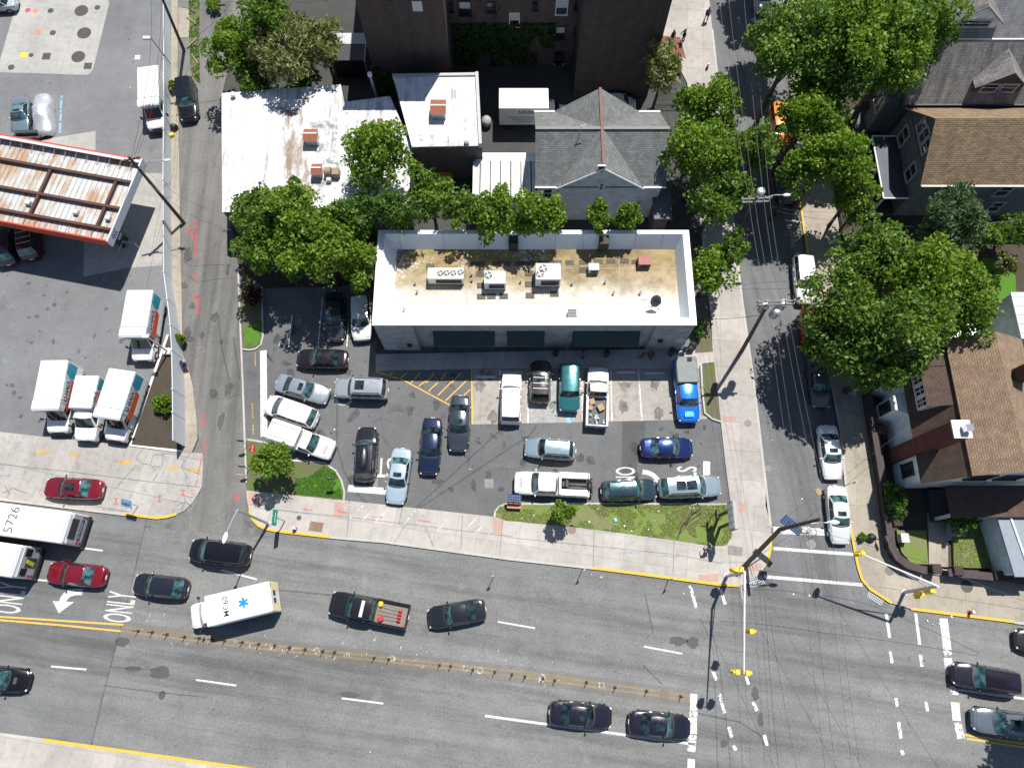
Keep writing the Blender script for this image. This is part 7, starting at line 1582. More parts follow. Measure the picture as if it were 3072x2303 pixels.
tree(2880, 1560, 40, 1.8, 1.3, 'dark bush in the garden right of the front path', 'deep', rpy=40, name='bush', cat='bush')
tree(2095, 985, 14, .8, .5, 'low shrub against the east wall of the store', 'deep', rpy=30, leaf=.14, name='bush', cat='bush')
tree(2588, 1610, 12, .5, .3, 'small weed clump beside the yellow kerb', 'mid', leaf=.12, name='bush', cat='bush')
tree(640, 12, 22, .7, .5, 'weed clump at the top of the alley verge', 'bright', leaf=.16, name='bush', cat='bush')
tree(520, 258, 12, .8, .5, 'weed clump behind the black alley car', 'bright', leaf=.14, name='bush', cat='bush')
tree(2560, 640, 40, 3.0, 1.6, 'shrub behind the dark iron fence', 'mid', rpy=44, name='bush', cat='bush')
# crown beyond the right edge whose shadow falls on the avenue
tseed[0] += 1; rng_ = np.random.default_rng(991); Pc = (41.6, -6.6, 9.5)
P_, d_, tn_, lc_ = crown_pts(rng_, Pc, 3.4, 3.0, 2.6, 12000, 18)
t = thing('tree', (42.4, -7.2, 0), 0, 'tree at the lower right corner, only its leaf tips in view', 'tree'); cards_obj('crown', P_, .18, LV['lime'], t, seed=5, tone=tn_)
b = MB(); b.tube((42.4, -7.2, 0), (42, -6.9, 5), .3, .22, 8); b.tube((42, -6.9, 5), Pc, .22, .1, 7)
for q in lc_[:8]: b.tube((42, -6.9, 6), q, .1, .03, 5)
b.build('trunk', BARK, t)
for sx, sy, r_ in ((2232, 60, 3.2), (2240, 270, 3.4), (2222, -120, 3.2)):
    g0 = G(sx, sy); tseed[0] += 1; rng_ = np.random.default_rng(tseed[0]); zc_ = 12.5; Pc = (g0.x + .222 * zc_, g0.y + .472 * zc_, zc_)
    P_, d_, tn_, lc_ = crown_pts(rng_, Pc, r_, 3.9, 2.6, 7000, 22); t = thing('tree', (Pc[0], Pc[1], 0), 0, 'tall street tree above the top edge, known by its shadow on the side street', 'tree', 'trees beyond the top edge'); cards_obj('crown', P_, .22, LV['mid'], t, seed=tseed[0], tone=tn_)
    MB().tube((Pc[0], Pc[1], 0), Pc, .3, .1, 8).build('trunk', BARK, t)
# grass blades and weeds on the verges: nobody could count them
def inside(p, poly):
    r_ = False; j = len(poly) - 1
    for i in range(len(poly)):
        if (poly[i][1] > p[1]) != (poly[j][1] > p[1]) and p[0] < (poly[j][0] - poly[i][0]) * (p[1] - poly[i][1]) / (poly[j][1] - poly[i][1]) + poly[i][0]: r_ = not r_
        j = i
    return r_
LVG = leafmat('grass_blade', (.17, .22, .05), (.32, .36, .13), .34); LVG2 = leafmat('lawn_blade', (.035, .12, .008), (.1, .24, .02), .3)
def blades(name, poly, z, n, mat, size, label, thr=.0, seed=3):
    xs = [p[0] for p in poly]; ysx = [p[1] for p in poly]; rnd = random.Random(seed); out = []
    tries = 0
    while len(out) < n and tries < n * 12:
        tries += 1; p = (rnd.uniform(min(xs), max(xs)), rnd.uniform(min(ysx), max(ysx)))
        if inside(p, poly):
            w_ = G(*p, z)
            if mnoise.noise(w_ * .7) + .4 * mnoise.noise(w_ * 2.1) > thr: out.append((w_.x, w_.y, z + rnd.uniform(.0, .06)))
    o = cards_obj(name, out, size, mat, None, (0, 0, 1), .8, seed)
    return tag(o, label, 'grass', kind='stuff')
blades('grass', GS, .17, 12000, LVG, .05, 'rough patchy grass growing on the strip beside the tow truck', -.1)
blades('grass', [(975, 1395), (1005, 1416), (1020, 1442), (1026, 1494), (940, 1486), (885, 1480), (885, 1435), (930, 1428)], .17, 4500, LVG2, .045, 'bright green grass growing on the corner island', -.3, 5)
blades('grass', [(722, 800), (785, 880), (788, 1010), (780, 1035), (748, 1045), (726, 1000)], .12, 1600, LVG, .05, 'thin weeds growing in the planter by the alley', .1, 7)
blades('grass', [(2858, 1560), (2985, 1570), (2995, 1706), (2862, 1700)], .3, 3000, LVG, .05, 'dry grass growing on the larger front lawn', -.3, 9)
blades('grass', ISL + [(901, 1487), (760, 1473)], .14, 1800, LVG, .05, 'sparse weeds growing on the bare soil of the corner island', .15, 8)
blades('grass', [(567, -60), (600, -60), (597, 120), (600, 250), (575, 230), (567, 113)], .03, 900, LVG2, .1, 'weeds growing along the alley verge', -.1, 6)
# ================================================================== STREET FURNITURE, WIRES, PEOPLE, SMALL THINGS
ARM_M = pm('crossarm_grey', (.17, .165, .16), .8, var=.2)
def leanpole(name, foot, top, r0, r1, label, cat, group=None, mat=None, n=10, base=False):
    t = thing(name, (foot.x, foot.y, 0), 0, label, cat, group)
    mat = mat or M['wood']; b = MB(); N_ = 6
    for i in range(N_): b.tube(foot.lerp(top, i / N_), foot.lerp(top, (i + 1) / N_), lerp(r0, r1, i / N_), lerp(r0, r1, (i + 1) / N_), n)
    b.build('pole', mat, t, smooth=True, angle=50)
    if base: MB().tube((foot.x, foot.y, 0), (foot.x, foot.y, .2), r0 * 2.2, r0 * 1.8, 12).build('base', mat, t)
    return t
def crossarm(t, c, half, ang, ins=True):
    d = Vector((math.cos(ang), math.sin(ang), 0)); b = MB(); b.box(c, (half * 2, .12, .14), ang); b.build('crossarm', ARM_M if ins else M['wood'], t)
    for k_ in (-1, -.55, .55, 1):
        q = c + d * half * k_ * .95; MB().tube(q + Vector((0, 0, .05)), q + Vector((0, 0, .3)), .06, .035, 8).build('insulator', M['lightgrey'], t)
def transformer(t, c, r=.34, h=1.0):
    b = MB(); b.tube(c, c + Vector((0, 0, h)), r, r, 14); b.tube(c + Vector((0, 0, h)), c + Vector((0, 0, h + .12)), r, r * .55, 14); tr = b.build('transformer', M['galv'], t)
    MB().tube(c + Vector((.12, 0, h + .1)), c + Vector((.12, 0, h + .4)), .05, n=6).build('bushing', M['dark'], tr)
def lamp_head(t, c, ang, L_=.75, mat=None):
    b = MB(); b.ball(c, (L_, .34, .18), 12, 7, M=Matrix.Rotation(ang, 3, 'Z')); b.build('lamp_head', mat or M['lightgrey'], t, smooth=True)
    b = MB(); b.ball(c + Vector((0, 0, -.06)), (L_ * .6, .26, .12), 10, 6, M=Matrix.Rotation(ang, 3, 'Z')); b.build('lens', M['offwhite'], t, smooth=True)
gP = 'utility poles'
pa = leanpole('utility_pole', G(552, 152), G(478, -25, 10), .17, .12, 'utility pole standing by the alley at the top left', 'utility pole', gP)
pb = leanpole('utility_pole', G(553, 670), G(386, 470, 9.5), .18, .12, 'leaning utility pole beside the canopy corner', 'utility pole', gP)
tp_ = G(418, 506, 8.2); lh = G(500, 481, 8.6); b = MB(); b.path([tp_, tp_.lerp(lh, .5) + Vector((0, 0, .5)), lh], .045); b.build('lamp_arm', M['galv'], pb); lamp_head(pb, lh, R(10))
for c_, a_ in ((G(392, 478, 9.1), R(15)), (G(480, -15, 9.6), R(10))): crossarm(pb if c_.y < 50 else pa, c_, .8, a_, False)
ftc = G(2225, 1053); tpc = G(2297, 924, 10.5); pc_ = leanpole('utility_pole', ftc, tpc, .19, .13, 'utility pole carrying three transformers on the side street sidewalk', 'utility pole', gP)
crossarm(pc_, G(2326, 904, 10.2), 1.5, R(2)); crossarm(pc_, G(2326, 914, 9.7), 1.5, R(2))
for px, py in ((2284, 930), (2338, 923), (2318, 946)): transformer(pc_, G(px, py, 8.4) - Vector((0, 0, .0)), .36, 1.0)
ftd = G(2208, 1724); tpd = G(2462, 1556, 10.5); pd_ = leanpole('utility_pole', ftd, G(2340, 1587, 5.6), .2, .17, 'leaning utility pole with a solar panel at the street corner', 'utility pole', gP)
b = MB(); m_ = G(2340, 1587, 5.6); 
for i in range(4): b.tube(m_.lerp(tpd, i / 4), m_.lerp(tpd, (i + 1) / 4), .17 - .012 * i, .16 - .012 * i, 10)
b.build('upper_pole', M['wood'], pd_, smooth=True, angle=50)
sp_ = G(2376, 1574, 4.7); b = MB(); Mx_ = Matrix.Rotation(R(-40), 3, 'Z') @ Matrix.Rotation(R(30), 3, 'X'); o_ = [sp_ + Mx_ @ Vector(p) for p in ((-.9, -.4, 0), (.9, -.4, 0), (.9, .4, 0), (-.9, .4, 0), (-.9, -.4, .05), (.9, -.4, .05), (.9, .4, .05), (-.9, .4, .05))]
kk = NT('solar_cells'); br_ = kk.n('TexBrick', {'Vector': kk.uv(), 'Color1': (.02, .05, .14, 1), 'Color2': (.025, .06, .17, 1), 'Mortar': (.3, .33, .36, 1), 'Scale': 1.0, 'Mortar Size': .012, 'Brick Width': .2, 'Row Height': .2}, offset=0.0); kk.set(Base_Color=br_.outputs['Color'], Roughness=.15); SOLAR = kk.mat
b.add(o_, [[3, 2, 1, 0], [4, 5, 6, 7], [0, 1, 5, 4], [1, 2, 6, 5], [2, 3, 7, 6], [3, 0, 4, 7]]); b.build('solar_panel', SOLAR, pd_); MB().tube(sp_ - Vector((0, 0, .05)), Vector((ftd.x, ftd.y, 0)).lerp(m_, .72), .05, n=6).build('panel_arm', M['galv'], pd_)
q = G(2414, 1590, 6.5); MB().bbox(q, (.7, .5, .6), .05).build('control_box', M['lightgrey'], pd_); 
la = G(2420, 1570, 8.6); lh = G(2503, 1566, 8.8); b = MB(); b.tube(la, lh, .045, n=7); b.tube(la + Vector((0, 0, .6)), la.lerp(lh, .7), .025, n=6); b.build('lamp_arm', M['galv'], pd_); lamp_head(pd_, lh, 0, .8, M['white'])
b = MB()
for i in range(7):
    a0 = random.uniform(0, 6); c_ = G(2420 + random.uniform(-14, 22), 1600 + random.uniform(-12, 14), 7 + random.uniform(-.5, .5)); b.path([c_ + Vector((math.cos(a0 + k_ * .7) * .35, math.sin(a0 + k_ * .7) * .3, .08 * math.sin(k_))) for k_ in range(9)], .014, 4)
b.build('cable_coil', M['black'], pd_)
te = G(2272, 590, 10.5); pe_ = leanpole('utility_pole', Vector((te.x - .2, te.y, 0)), te, .18, .12, 'utility pole with one transformer among the street trees', 'utility pole', gP)
crossarm(pe_, te + Vector((0, 0, -.3)), 1.3, R(3)); crossarm(pe_, te + Vector((.1, 0, -.8)), 1.2, R(3)); transformer(pe_, G(2272, 592, 8.8), .36, 1.0)
la = G(2280, 597, 8.4); lh = G(2360, 585, 8.9); b = MB(); b.path([la, la.lerp(lh, .5) + Vector((0, 0, .3)), lh], .045); b.build('lamp_arm', M['galv'], pe_); lamp_head(pe_, lh, R(5))
# street lamp over the avenue
f1_ = G(806, 1570, .13); t1 = G(712, 1530, 7.3); t1 = Vector((f1_.x + (t1.x - f1_.x) * .4, f1_.y + (t1.y - f1_.y) * .4, 7.3)); sl = leanpole('street_lamp', f1_, G(712, 1530, 7.3), .13, .08, 'tall street lamp whose arm reaches over the black minivan', 'street lamp', mat=M['galv'], base=True)
lh = G(675, 1612, 7.6); b = MB(); b.path([G(712, 1530, 7.3), G(712, 1530, 7.3).lerp(lh, .5) + Vector((0, 0, .15)), lh], .055, 7); b.build('lamp_arm', M['galv'], sl); lamp_head(sl, lh, R(-100), .95, M['white'])
c_ = G(822, 1552, 4.2); pst = Vector((f1_.x, f1_.y, 0)).lerp(G(712, 1530, 7.3), .5)
b = MB(); c_ = G(824, 1552, 3.2); t = thing('street_name_sign', (c_.x, c_.y, 0), 0, 'green street name sign on a post by the avenue kerb', 'street sign'); part('post', MB().tube((-.1, .1, 0), (-.1, .1, 3.5), .05, n=8), M['galv'], t); part('board', MB().box((0, 0, 3.2), (.06, 1.3, .42), ry=R(-38)), pm('sign_green', (.01, .17, .13), .5), t)
bt = MB(); 
for k_ in range(2): bt.box((.03 + .02, 0, 3.25 - .12 * k_ + .0), (.02, .8 - .3 * k_, .05), ry=R(-38))
part('lettering', bt, M['lightgrey'], t)
# lot lamps
f2 = G(513, 194); sl = leanpole('street_lamp', f2, G(452, 114, 4.6), .09, .06, 'slim lot lamp with a square head behind the white fence', 'street lamp', mat=M['galv']); c_ = G(440, 114, 4.7); MB().bbox(c_, (.75, .4, .18), .04).build('lamp_head', M['lightgrey'], sl)
f2 = G(508, 1058); sl = leanpole('street_lamp', f2, G(441, 1010, 4.4), .09, .06, 'slim white lot lamp leaning over the lone hire truck', 'street lamp', mat=M['offwhite']); c_ = G(436, 1008, 4.5); MB().bbox(c_, (.6, .35, .15), .04).build('lamp_head', M['offwhite'], sl); MB().box((f2.x, f2.y, .25), (.6, .6, .5)).build('base', M['offwhite'], sl)
# signal masts
def signal(t, c, ang, dark=True, name='signal_head'):
    b = MB(); b.bbox(c, (.34, .36, 1.05), .04, ang); s_ = b.build(name, M['yellow'], t)
    for k_ in range(3):
        d_ = Vector((math.cos(ang), math.sin(ang), 0)); q = c + d_ * .2 + Vector((0, 0, .33 - .33 * k_))
        MB().tube(q - d_ * .03, q + d_ * .12, .13, .13, 10).build('visor', M['yellow'], s_); MB().tube(q - d_ * .02, q + d_ * .02, .10, .10, 10).build('lens', (M['tail'], M['yellow'], pm('lens_green', (.0, .25, .12), .3))[k_], s_)
def mast(foot, top, tip, label, heads):
    F_, T_, E_ = G(*foot, .13), G(*top, 5.6), G(*tip, 6.2); T_ = Vector((lerp(F_.x, T_.x, .8), lerp(F_.y, T_.y, .8), 5.6))
    t = leanpole('signal_mast', F_, T_, .15, .11, label, 'traffic signal', 'signal masts at the crossing', M['galv'], 12, True)
    b = MB(); N_ = 8
    for i in range(N_): b.tube(T_.lerp(E_, i / N_), T_.lerp(E_, (i + 1) / N_), lerp(.1, .05, i / N_), lerp(.1, .05, (i + 1) / N_), 10)
    b.build('mast_arm', M['offwhite'], t, smooth=True, angle=50)
    b = MB(); b.tube(F_.lerp(T_, .75), T_.lerp(E_, .5), .04, n=7); b.build('brace_arm', M['galv'], t)
    for (px, py, z_, a_) in heads: 
        c_ = G(px, py, z_); signal(t, c_, a_)
        cl = min((T_.lerp(E_, k_ / 20) for k_ in range(21)), key=lambda q: (q - c_).length); MB().tube(cl, c_ + Vector((0, 0, .4)), .03, n=6).build('bracket', M['dark'], t)
    return t, F_, T_
ms, mf, mt_ = mast((2180, 1727), (2232, 1716), (2232, 2022), 'signal mast whose long arm reaches out over the avenue lanes', [(2250, 1893, 5.9, 0), (2208, 2014, 5.9, math.pi), (2238, 2017, 5.9, 0)])
signal(ms, mf + Vector((.25, .25, 2.9)), R(60), name='walk_signal'); signal(ms, mf + Vector((-.3, .3, 3.4)), R(170), name='signal_head')
ms2, mf2, mt2 = mast((2712, 1776), (2810, 1755), (2585, 1661), 'signal mast on the east corner with its arm over the side street', [(2580, 1659, 5.9, R(200))])
signal(ms2, mf2 + Vector((.3, 0, 3.2)), R(-20)); signal(ms2, mf2 + Vector((-.2, -.25, 2.6)), R(240), name='walk_signal')
# ---- wires
def wire(pts, label_group='overhead wires', sag=.25, r=.016):
    P = [G(*p) for p in pts]; out = []
    for a, c in zip(P[:-1], P[1:]):
        for k_ in range(10): q = a.lerp(c, k_ / 10); q.z -= 4 * sag * (k_ / 10) * (1 - k_ / 10); out.append(q)
    out.append(P[-1]); b = MB(); b.path(out, r, 4)
    return b
def wires(lst, label, group, r=.016, sag=.25):
    for p in lst:
        o = wire(p, sag=sag, r=r).build('overhead_wire', M['black'], uv=False); tag(o, label, 'wire', group)
wires([[(2150, -60, 11.5), (2244, 586, 10.6), (2300, 902, 10.4), (2395, 1560, 10.2), (2480, 2340, 10.8)], [(2180, -60, 11.5), (2262, 586, 10.6), (2318, 902, 10.4), (2420, 1560, 10.2), (2512, 2340, 10.8)], [(2228, -60, 11.5), (2290, 586, 10.6), (2340, 902, 10.4), (2470, 1560, 10.2), (2562, 2340, 10.8)], [(2258, -60, 11.5), (2308, 588, 10.6), (2358, 904, 10.4), (2492, 1562, 10.2), (2585, 2340, 10.8)]], 'power wire running the length of the side street and across the avenue', 'power wires over the side street', .011)
wires([[(2245, 1690, 8.2), (2295, 1800, 8.3), (2340, 2340, 9)], [(2255, 1690, 7.6), (2310, 1850, 8), (2398, 2340, 9)]], 'thick cable crossing the avenue from the corner pole', 'cables over the avenue', .018)
wires([[(2280, 1745, 8.0), (2610, 2340, 9)], [(2440, 1700, 8.4), (2800, 2280, 9), (2860, 2340, 9)]], 'cable slanting across the avenue from the corner pole', 'slanting cables', .012)
wires([[(2434, 1586, 8.6), (2575, 1625, 7.5), (2760, 1680, 6.5), (3150, 1830, 7)], [(2300, 1712, 7.6), (2640, 1760, 7.2), (3150, 1838, 7)]], 'wire stretched from the corner pole over the east sidewalk', 'wires over the east sidewalk', .015)
wires([[(2530, 1430, 6.6), (2712, 1290, 4.4)], [(2300, 1585, 8.4), (2530, 1440, 6.6)]], 'service wire running to the white wall of the gambrel house', 'service wires', .014)
wires([[(2280, 945, 9), (2118, 957, 5.8)]], 'service wire running from the transformers to the store corner', 'store service wire', .02)
wires([[(2312, 620, 8), (2500, 637, 7), (2640, 605, 4)], [(2330, 632, 8), (2520, 662, 7), (2780, 680, 5), (3100, 655, 7)]], 'service wire running from the street to the slate blue house', 'house service wires', .014)
wires([[(484, -20, 9.5), (470, 210, 9.4), (400, 478, 9.2), (360, 640, 9.3)], [(494, -20, 9.5), (478, 230, 9.4), (408, 478, 9.2)], [(452, -30, 9.5), (448, 190, 9.4), (392, 480, 9.2)]], 'power wire running along the white fence between two leaning poles', 'power wires over the fence', .015)
wires([[(500, 10, 9), (560, 22, 8.5), (640, 26, 8.3), (780, 28, 8)], [(545, 8, 9), (700, 5, 8.6), (990, 0, 8)], [(530, 280, 4), (600, 100, 7), (690, 10, 8)], [(440, 545, 8), (560, 640, 7), (690, 690, 5)], [(420, 500, 8), (540, 590, 7), (680, 650, 5)]], 'service wire slung across the alley', 'wires across the alley', .014)
b = MB(); q = G(664, 16, 8); b.tube(q - Vector((.35, 0, 0)), q + Vector((.35, 0, 0)), .09, n=8); tag(b.build('cable_splice', M['black']), 'black splice case hanging on the wire above the alley', 'splice case')
# ---- median posts
bl = Q(4, 1, (1180, 487), (1300, 497), (1425, 517), (1575, 537), (1700, 547), (1805, 557), (1915, 567), (2065, 582)) + Q(4, 2, (50, 598), (185, 610), (312, 627), (445, 642), (595, 657), (695, 667), (1030, 714), (1155, 727), (1585, 777), (1680, 785), (1868, 817), (2055, 834), (2200, 857)) + Q(4, 3, (155, 874), (310, 892), (408, 907), (678, 922), (920, 967), (1188, 997), (1480, 1042))
t0_ = thing('median_post', G(*bl[0]), 0, 'stubby dark flexible post on a square base in the worn median', 'bollard', 'flexible posts along the median')
part('base', MB().box((0, 0, .04), (.22, .22, .06)), pm('post_base', (.06, .04, .035), .8, var=.3), t0_); part('post', MB().tube((0, 0, .08), (0, 0, .9), .04, .03, 8), pm('post_dark', (.035, .022, .02), .7), t0_); part('cap', MB().tube((0, 0, .88), (0, 0, .93), .04, .02, 8), M['black'], t0_)
for p in bl[1:]: dup(t0_, G(*p), random.uniform(-.3, .3))
rw_ = MB()
for p in Q(4, 2, (180, 630), (540, 655), (795, 690), (1180, 718), (1805, 805), (1928, 822)) + Q(4, 3, (808, 947), (300, 880)):
    P0 = G(*p, .018)
    for k_ in range(12):
        a0, a1 = k_ * math.pi / 6, (k_ + 1) * math.pi / 6
        rw_.poly([(P0.x + math.cos(a0) * .17, P0.y + math.sin(a0) * .17, .018), (P0.x + math.cos(a0) * .27, P0.y + math.sin(a0) * .27, .018), (P0.x + math.cos(a1) * .27, P0.y + math.sin(a1) * .27, .018), (P0.x + math.cos(a1) * .17, P0.y + math.sin(a1) * .17, .018)])
struct('post_scar', rw_, M['paint_w3'])
tk = MB(); rnd = random.Random(5)
for k_ in range(90):
    px = rnd.uniform(380, 1700); yb = interp([(380, 1880), (760, 1925), (1540, 2010), (2070, 2085)], px) + rnd.choice((rnd.gauss(-30, 14), rnd.gauss(16, 10))); q = G(px, yb, .017); L_ = rnd.uniform(.12, .4); tk.box((q.x, q.y, .017), (.05, L_, .004), rnd.gauss(-.3, .35))
struct('paint_fleck', tk, M['paint_w3'])
# ---- hydrants
def hydrant(px, py, label):
    P = G(px, py, .13); t = thing('fire_hydrant', P, random.uniform(0, 3), label, 'fire hydrant', 'fire hydrants'); hr = pm('hydrant_red', (.22, .03, .035), .5)
    part('body', MB().tube((0, 0, 0), (0, 0, .08), .17, n=12).tube((0, 0, .08), (0, 0, .55), .11, .1, 12), hr, t); b = MB(); b.ball((0, 0, .58), (.26, .26, .26), 12, 7); part('bonnet', b, M['white'], t, smooth=True)
    for a in (0, math.pi): part('nozzle', MB().tube((0, 0, .42), (math.cos(a) * .19, math.sin(a) * .19, .42), .055, n=8), M['white'], t)
hydrant(887, 1586, 'red and white fire hydrant by the yellow avenue kerb near the vault cover'); hydrant(2908, 1836, 'red and white fire hydrant at the yellow kerb on the east corner'); hydrant(2121, 205, 'red and white fire hydrant on the upper side street sidewalk')
# ---- signs
def post_sign(px, py, h, label, w_, hh, ang, mat, name='road_sign', tilt=0, z0=.0):
    P = G(px, py); t = thing(name, P, ang, label, 'sign'); part('post', MB().tube((0, 0, 0), (0, 0, h), .035, n=6), M['galv'], t); part('plate', MB().box((0, -.05, h - hh / 2), (w_, .03, hh), rx=tilt), mat, t); return t
post_sign(1008, 1447, 2.3, 'low notice sign on the bright green corner lawn', .62, .5, 0, M['dark'])
q = post_sign(416, 1518, 2.4, 'pale blue bus stop sign on the apron kerb', .95, .75, R(-15), pm('sign_blue', (.2, .36, .5), .5), 'bus_stop_sign', R(-50))
b = MB()
for k_ in range(3): b.box((-.02, -.09 + .1 * (k_ - 1) * -1, 2.05 + (k_ - 1) * .13 + .03), (.7, .02, .05), rx=R(-50))
part('lettering', b, pm('sign_blue_dark', (.06, .14, .24), .5), q)
post_sign(1480, 1790 - 60, 2.2, 'thin regulation sign at the avenue kerb opposite the grey sedan', .3, .45, R(20), M['lightgrey']); post_sign(1745, 1712, 2.2, 'thin regulation sign where the yellow kerb begins', .3, .45, R(30), M['lightgrey']); post_sign(2005, 1738, 2.2, 'thin regulation sign beside the corner yellow kerb', .3, .45, R(30), M['lightgrey'])
post_sign(2533, 1457, 2.2, 'thin parking sign beside the pale silver sedan', .3, .45, R(60), M['lightgrey'])
P = G(757, 1345, 2.2); t = thing('stop_sign', (P.x, P.y, .1), 0, 'red octagonal stop sign on the corner island', 'stop sign'); part('post', MB().tube((-.05, 0, 0), (-.05, 0, 2.5), .035, n=6), M['galv'], t)
b = MB(); Mx = Matrix.Rotation(R(-18), 3, 'Y') @ Matrix(((0, 0, 1), (1, 0, 0), (0, 1, 0)))
v8 = [Vector((0, 0, 2.15)) + Mx @ Vector((math.cos(R(22.5 + 45 * k_)) * .42, math.sin(R(22.5 + 45 * k_)) * .42, z_)) for z_ in (0, .03) for k_ in range(8)]
b.add(v8, [list(range(8, 16)), list(range(8))[::-1]] + [[k_, (k_ + 1) % 8, 8 + (k_ + 1) % 8, 8 + k_] for k_ in range(8)]); part('plate', b, M['red'], t)
b = MB(); add_text(b, 'STOP', Vector((0, 0, 2.15)) + Mx @ Vector((0, 0, .036)), .62, .26, Mx, bold=.01); part('lettering', b, M['white'], t)
for px, py, l in ((730, 1345, 'round sign on a thin post at the alley kerb by the corner island'), (735, 1420, 'round sign low on the alley kerb below the small tree')):
    P = G(px + 14, py - 10); t = thing('road_sign', P, 0, l, 'sign'); part('post', MB().tube((0, 0, 0), (0, 0, 2.0), .03, n=6), M['galv'], t); part('plate', MB().tube((0, -.03, 1.9), (0, -.06, 1.9), .32, n=16), M['dark'], t)
# pylon sign of the store
pc2 = G(2197, 1547, 4.0); t = thing('pylon_sign', (pc2.x, pc2.y, 0), R(0), 'tall pylon sign with white panels at the sidewalk corner of the grass strip', 'sign')
for sd in (-.5, .5): part('leg', MB().box((0, sd, 1.7), (.2, .2, 3.4)), M['brown'], t)
part('frame', MB().bbox((0, 0, 4.1), (.32, 2.3, 1.5), .04), M['grey'], t)
for k_ in range(4): part('panel', MB().box((-.17, -.8 + k_ * .53, 4.1), (.02, .46, 1.3)), M['white'], t)
for k_ in range(4): part('panel', MB().box((.17, -.8 + k_ * .53, 4.1), (.02, .46, 1.3)), M['white'], t)
q = G(2150, 1542, 2); t = thing('drive_sign', (q.x, q.y, 0), 0, 'small dark drive-in sign beside the pylon sign', 'sign'); part('post', MB().tube((0, 0, 0), (0, 0, 2.0), .04, n=6), M['black'], t); part('plate', MB().bbox((0, 0, 2.0), (.12, .75, .5), .03), M['black'], t); part('arm', MB().tube((0, 0, 1.9), (-.7, .05, 1.9), .03, n=5), M['black'], t)
b = MB(); P0_ = [G(2032, 1617, .2), G(2050, 1570, .5), G(2075, 1540, .55), G(2105, 1522, .3)]; b.path(P0_, .05); b.path([G(2040, 1600, .3), G(2062, 1572, .6), G(2080, 1525, .4)], .035); b.path([G(2050, 1570, .5), G(2090, 1545, .6), G(2108, 1532, .4)], .03); tag(b.build('fallen_branch', M['wood']), 'bare dark branch lying across the grass strip by the pylon sign', 'branch')
# solar bench
q = G(1543, 1512); t = thing('bench', (q.x, q.y, .16), R(-3), 'orange slatted bench under a small solar panel at the grass strip', 'bench')
part('seat', MB().bbox((0, -.25, .45), (1.25, .42, .06), .02), pm('bench_orange', (.42, .16, .1), .6), t); part('backrest', MB().box((0, .0, .75), (1.25, .06, .35)), pm('bench_orange2', (.42, .16, .1), .6), t)
for sd in (-.5, .5): part('leg', MB().box((sd, -.2, .22), (.08, .4, .44)), M['dark'], t)
part('solar_panel', MB().box((0, .35, 1.35), (1.15, .5, .05), rx=R(15)), SOLAR, t); part('post', MB().tube((0, .3, 0), (0, .3, 1.3), .05, n=8), M['dark'], t)
# wheel stops
for px, py, l in ((1878, 1117, 'concrete wheel stop in the empty stall beside the white pickup'), (1962, 1120, 'concrete wheel stop in the second empty stall from the white pickup'), (1457, 1131, 'concrete wheel stop in the empty stall beside the yellow hatching'), (1538, 1118, 'concrete wheel stop ahead of the white boxy car')):
    q = G(px, py, .02); tag(MB().bbox((q.x, q.y, .1), (1.75, .2, .16), .04).build('wheel_stop', M['lightgrey']), l, 'wheel stop', 'wheel stops')
# bins and bags by the store
for px, py, l, s_ in ((1666, 1063, 'dark bin before the middle awning of the store', .5), (1819, 1066, 'dark bin before the right awning of the store', .45), (2013, 1062, 'dark bin near the right corner of the store', .55), (1140, 1040, 'dark bin at the left corner of the store', .5)):
    q = G(px, py, .12); t = thing('litter_bin', q, 0, l, 'bin', 'bins along the storefront'); part('bin', MB().tube((0, 0, 0), (0, 0, .85), s_ * .5, s_ * .55, 14), M['dark'], t); part('lid', MB().tube((0, 0, .85), (0, 0, .95), s_ * .56, s_ * .3, 14), M['black'], t)
for px, py, l in ((2078, 1036, 'black rubbish bag against the store corner, upper of two'), (2070, 1048, 'black rubbish bag by the seated person at the store corner'), (523, 383, 'black rubbish bag dumped on the alley ledge'), (2612, 1612, 'black rubbish bag beside the garden wall post')):
    q = G(px, py, .3); b = MB(); b.ball((q.x, q.y, .42), (.8, .7, .7), 12, 8); b.v = [(x + mnoise.noise(Vector((x, y, z)) * 4) * .08, y + mnoise.noise(Vector((y, z, x)) * 4) * .08, z) for x, y, z in b.v]; tag(b.build('rubbish_bag', M['black'], smooth=True), l, 'rubbish bag', 'black rubbish bags')
q = G(517, 406, .2); tag(MB().bbox((q.x, q.y, .28), (.4, .35, .3), .05, .5).build('yellow_tub', pm('tub_yellow', (.7, .55, .05), .5)), 'yellow plastic tub on the alley ledge', 'tub')
for px, py, rz_, c_, l in ((583, 250, R(112), (.5, .25, .08), 'orange broken plank on end behind the black alley car'), (575, 130, R(55), (.2, .17, .1), 'broken plank lying on the upper alley verge'), (585, 178, R(-55), (.22, .18, .1), 'broken plank lying below the other planks on the verge'), (575, 62, R(-40), (.2, .18, .06), 'mossy plank near the top of the alley verge')):
    q = G(px, py, .1); tag(MB().box((q.x, q.y, .1), (1.5, .16, .1), rz_).build('plank', pm('plank', c_, .8)), l, 'plank', 'broken planks in the alley')
for px, py, l in ((530, 160, 'sheet of card on a stick'),): pass
q = G(2455, 1475, .02); tag(MB().box((q.x, q.y, .05), (.45, .6, .05), .3).build('cardboard_sheet', box_c), 'flattened cardboard lying in the road beside the pale silver sedan', 'cardboard')
t = thing('utility_box', G(2702, 1615, .3), 0, 'small pale utility box in the garden behind the wall', 'box'); part('box', MB().bbox((0, 0, .35), (.6, .7, .7), .04), M['lightgrey'], t); part('lid', MB().box((0, 0, .72), (.64, .74, .05)), M['offwhite'], t)
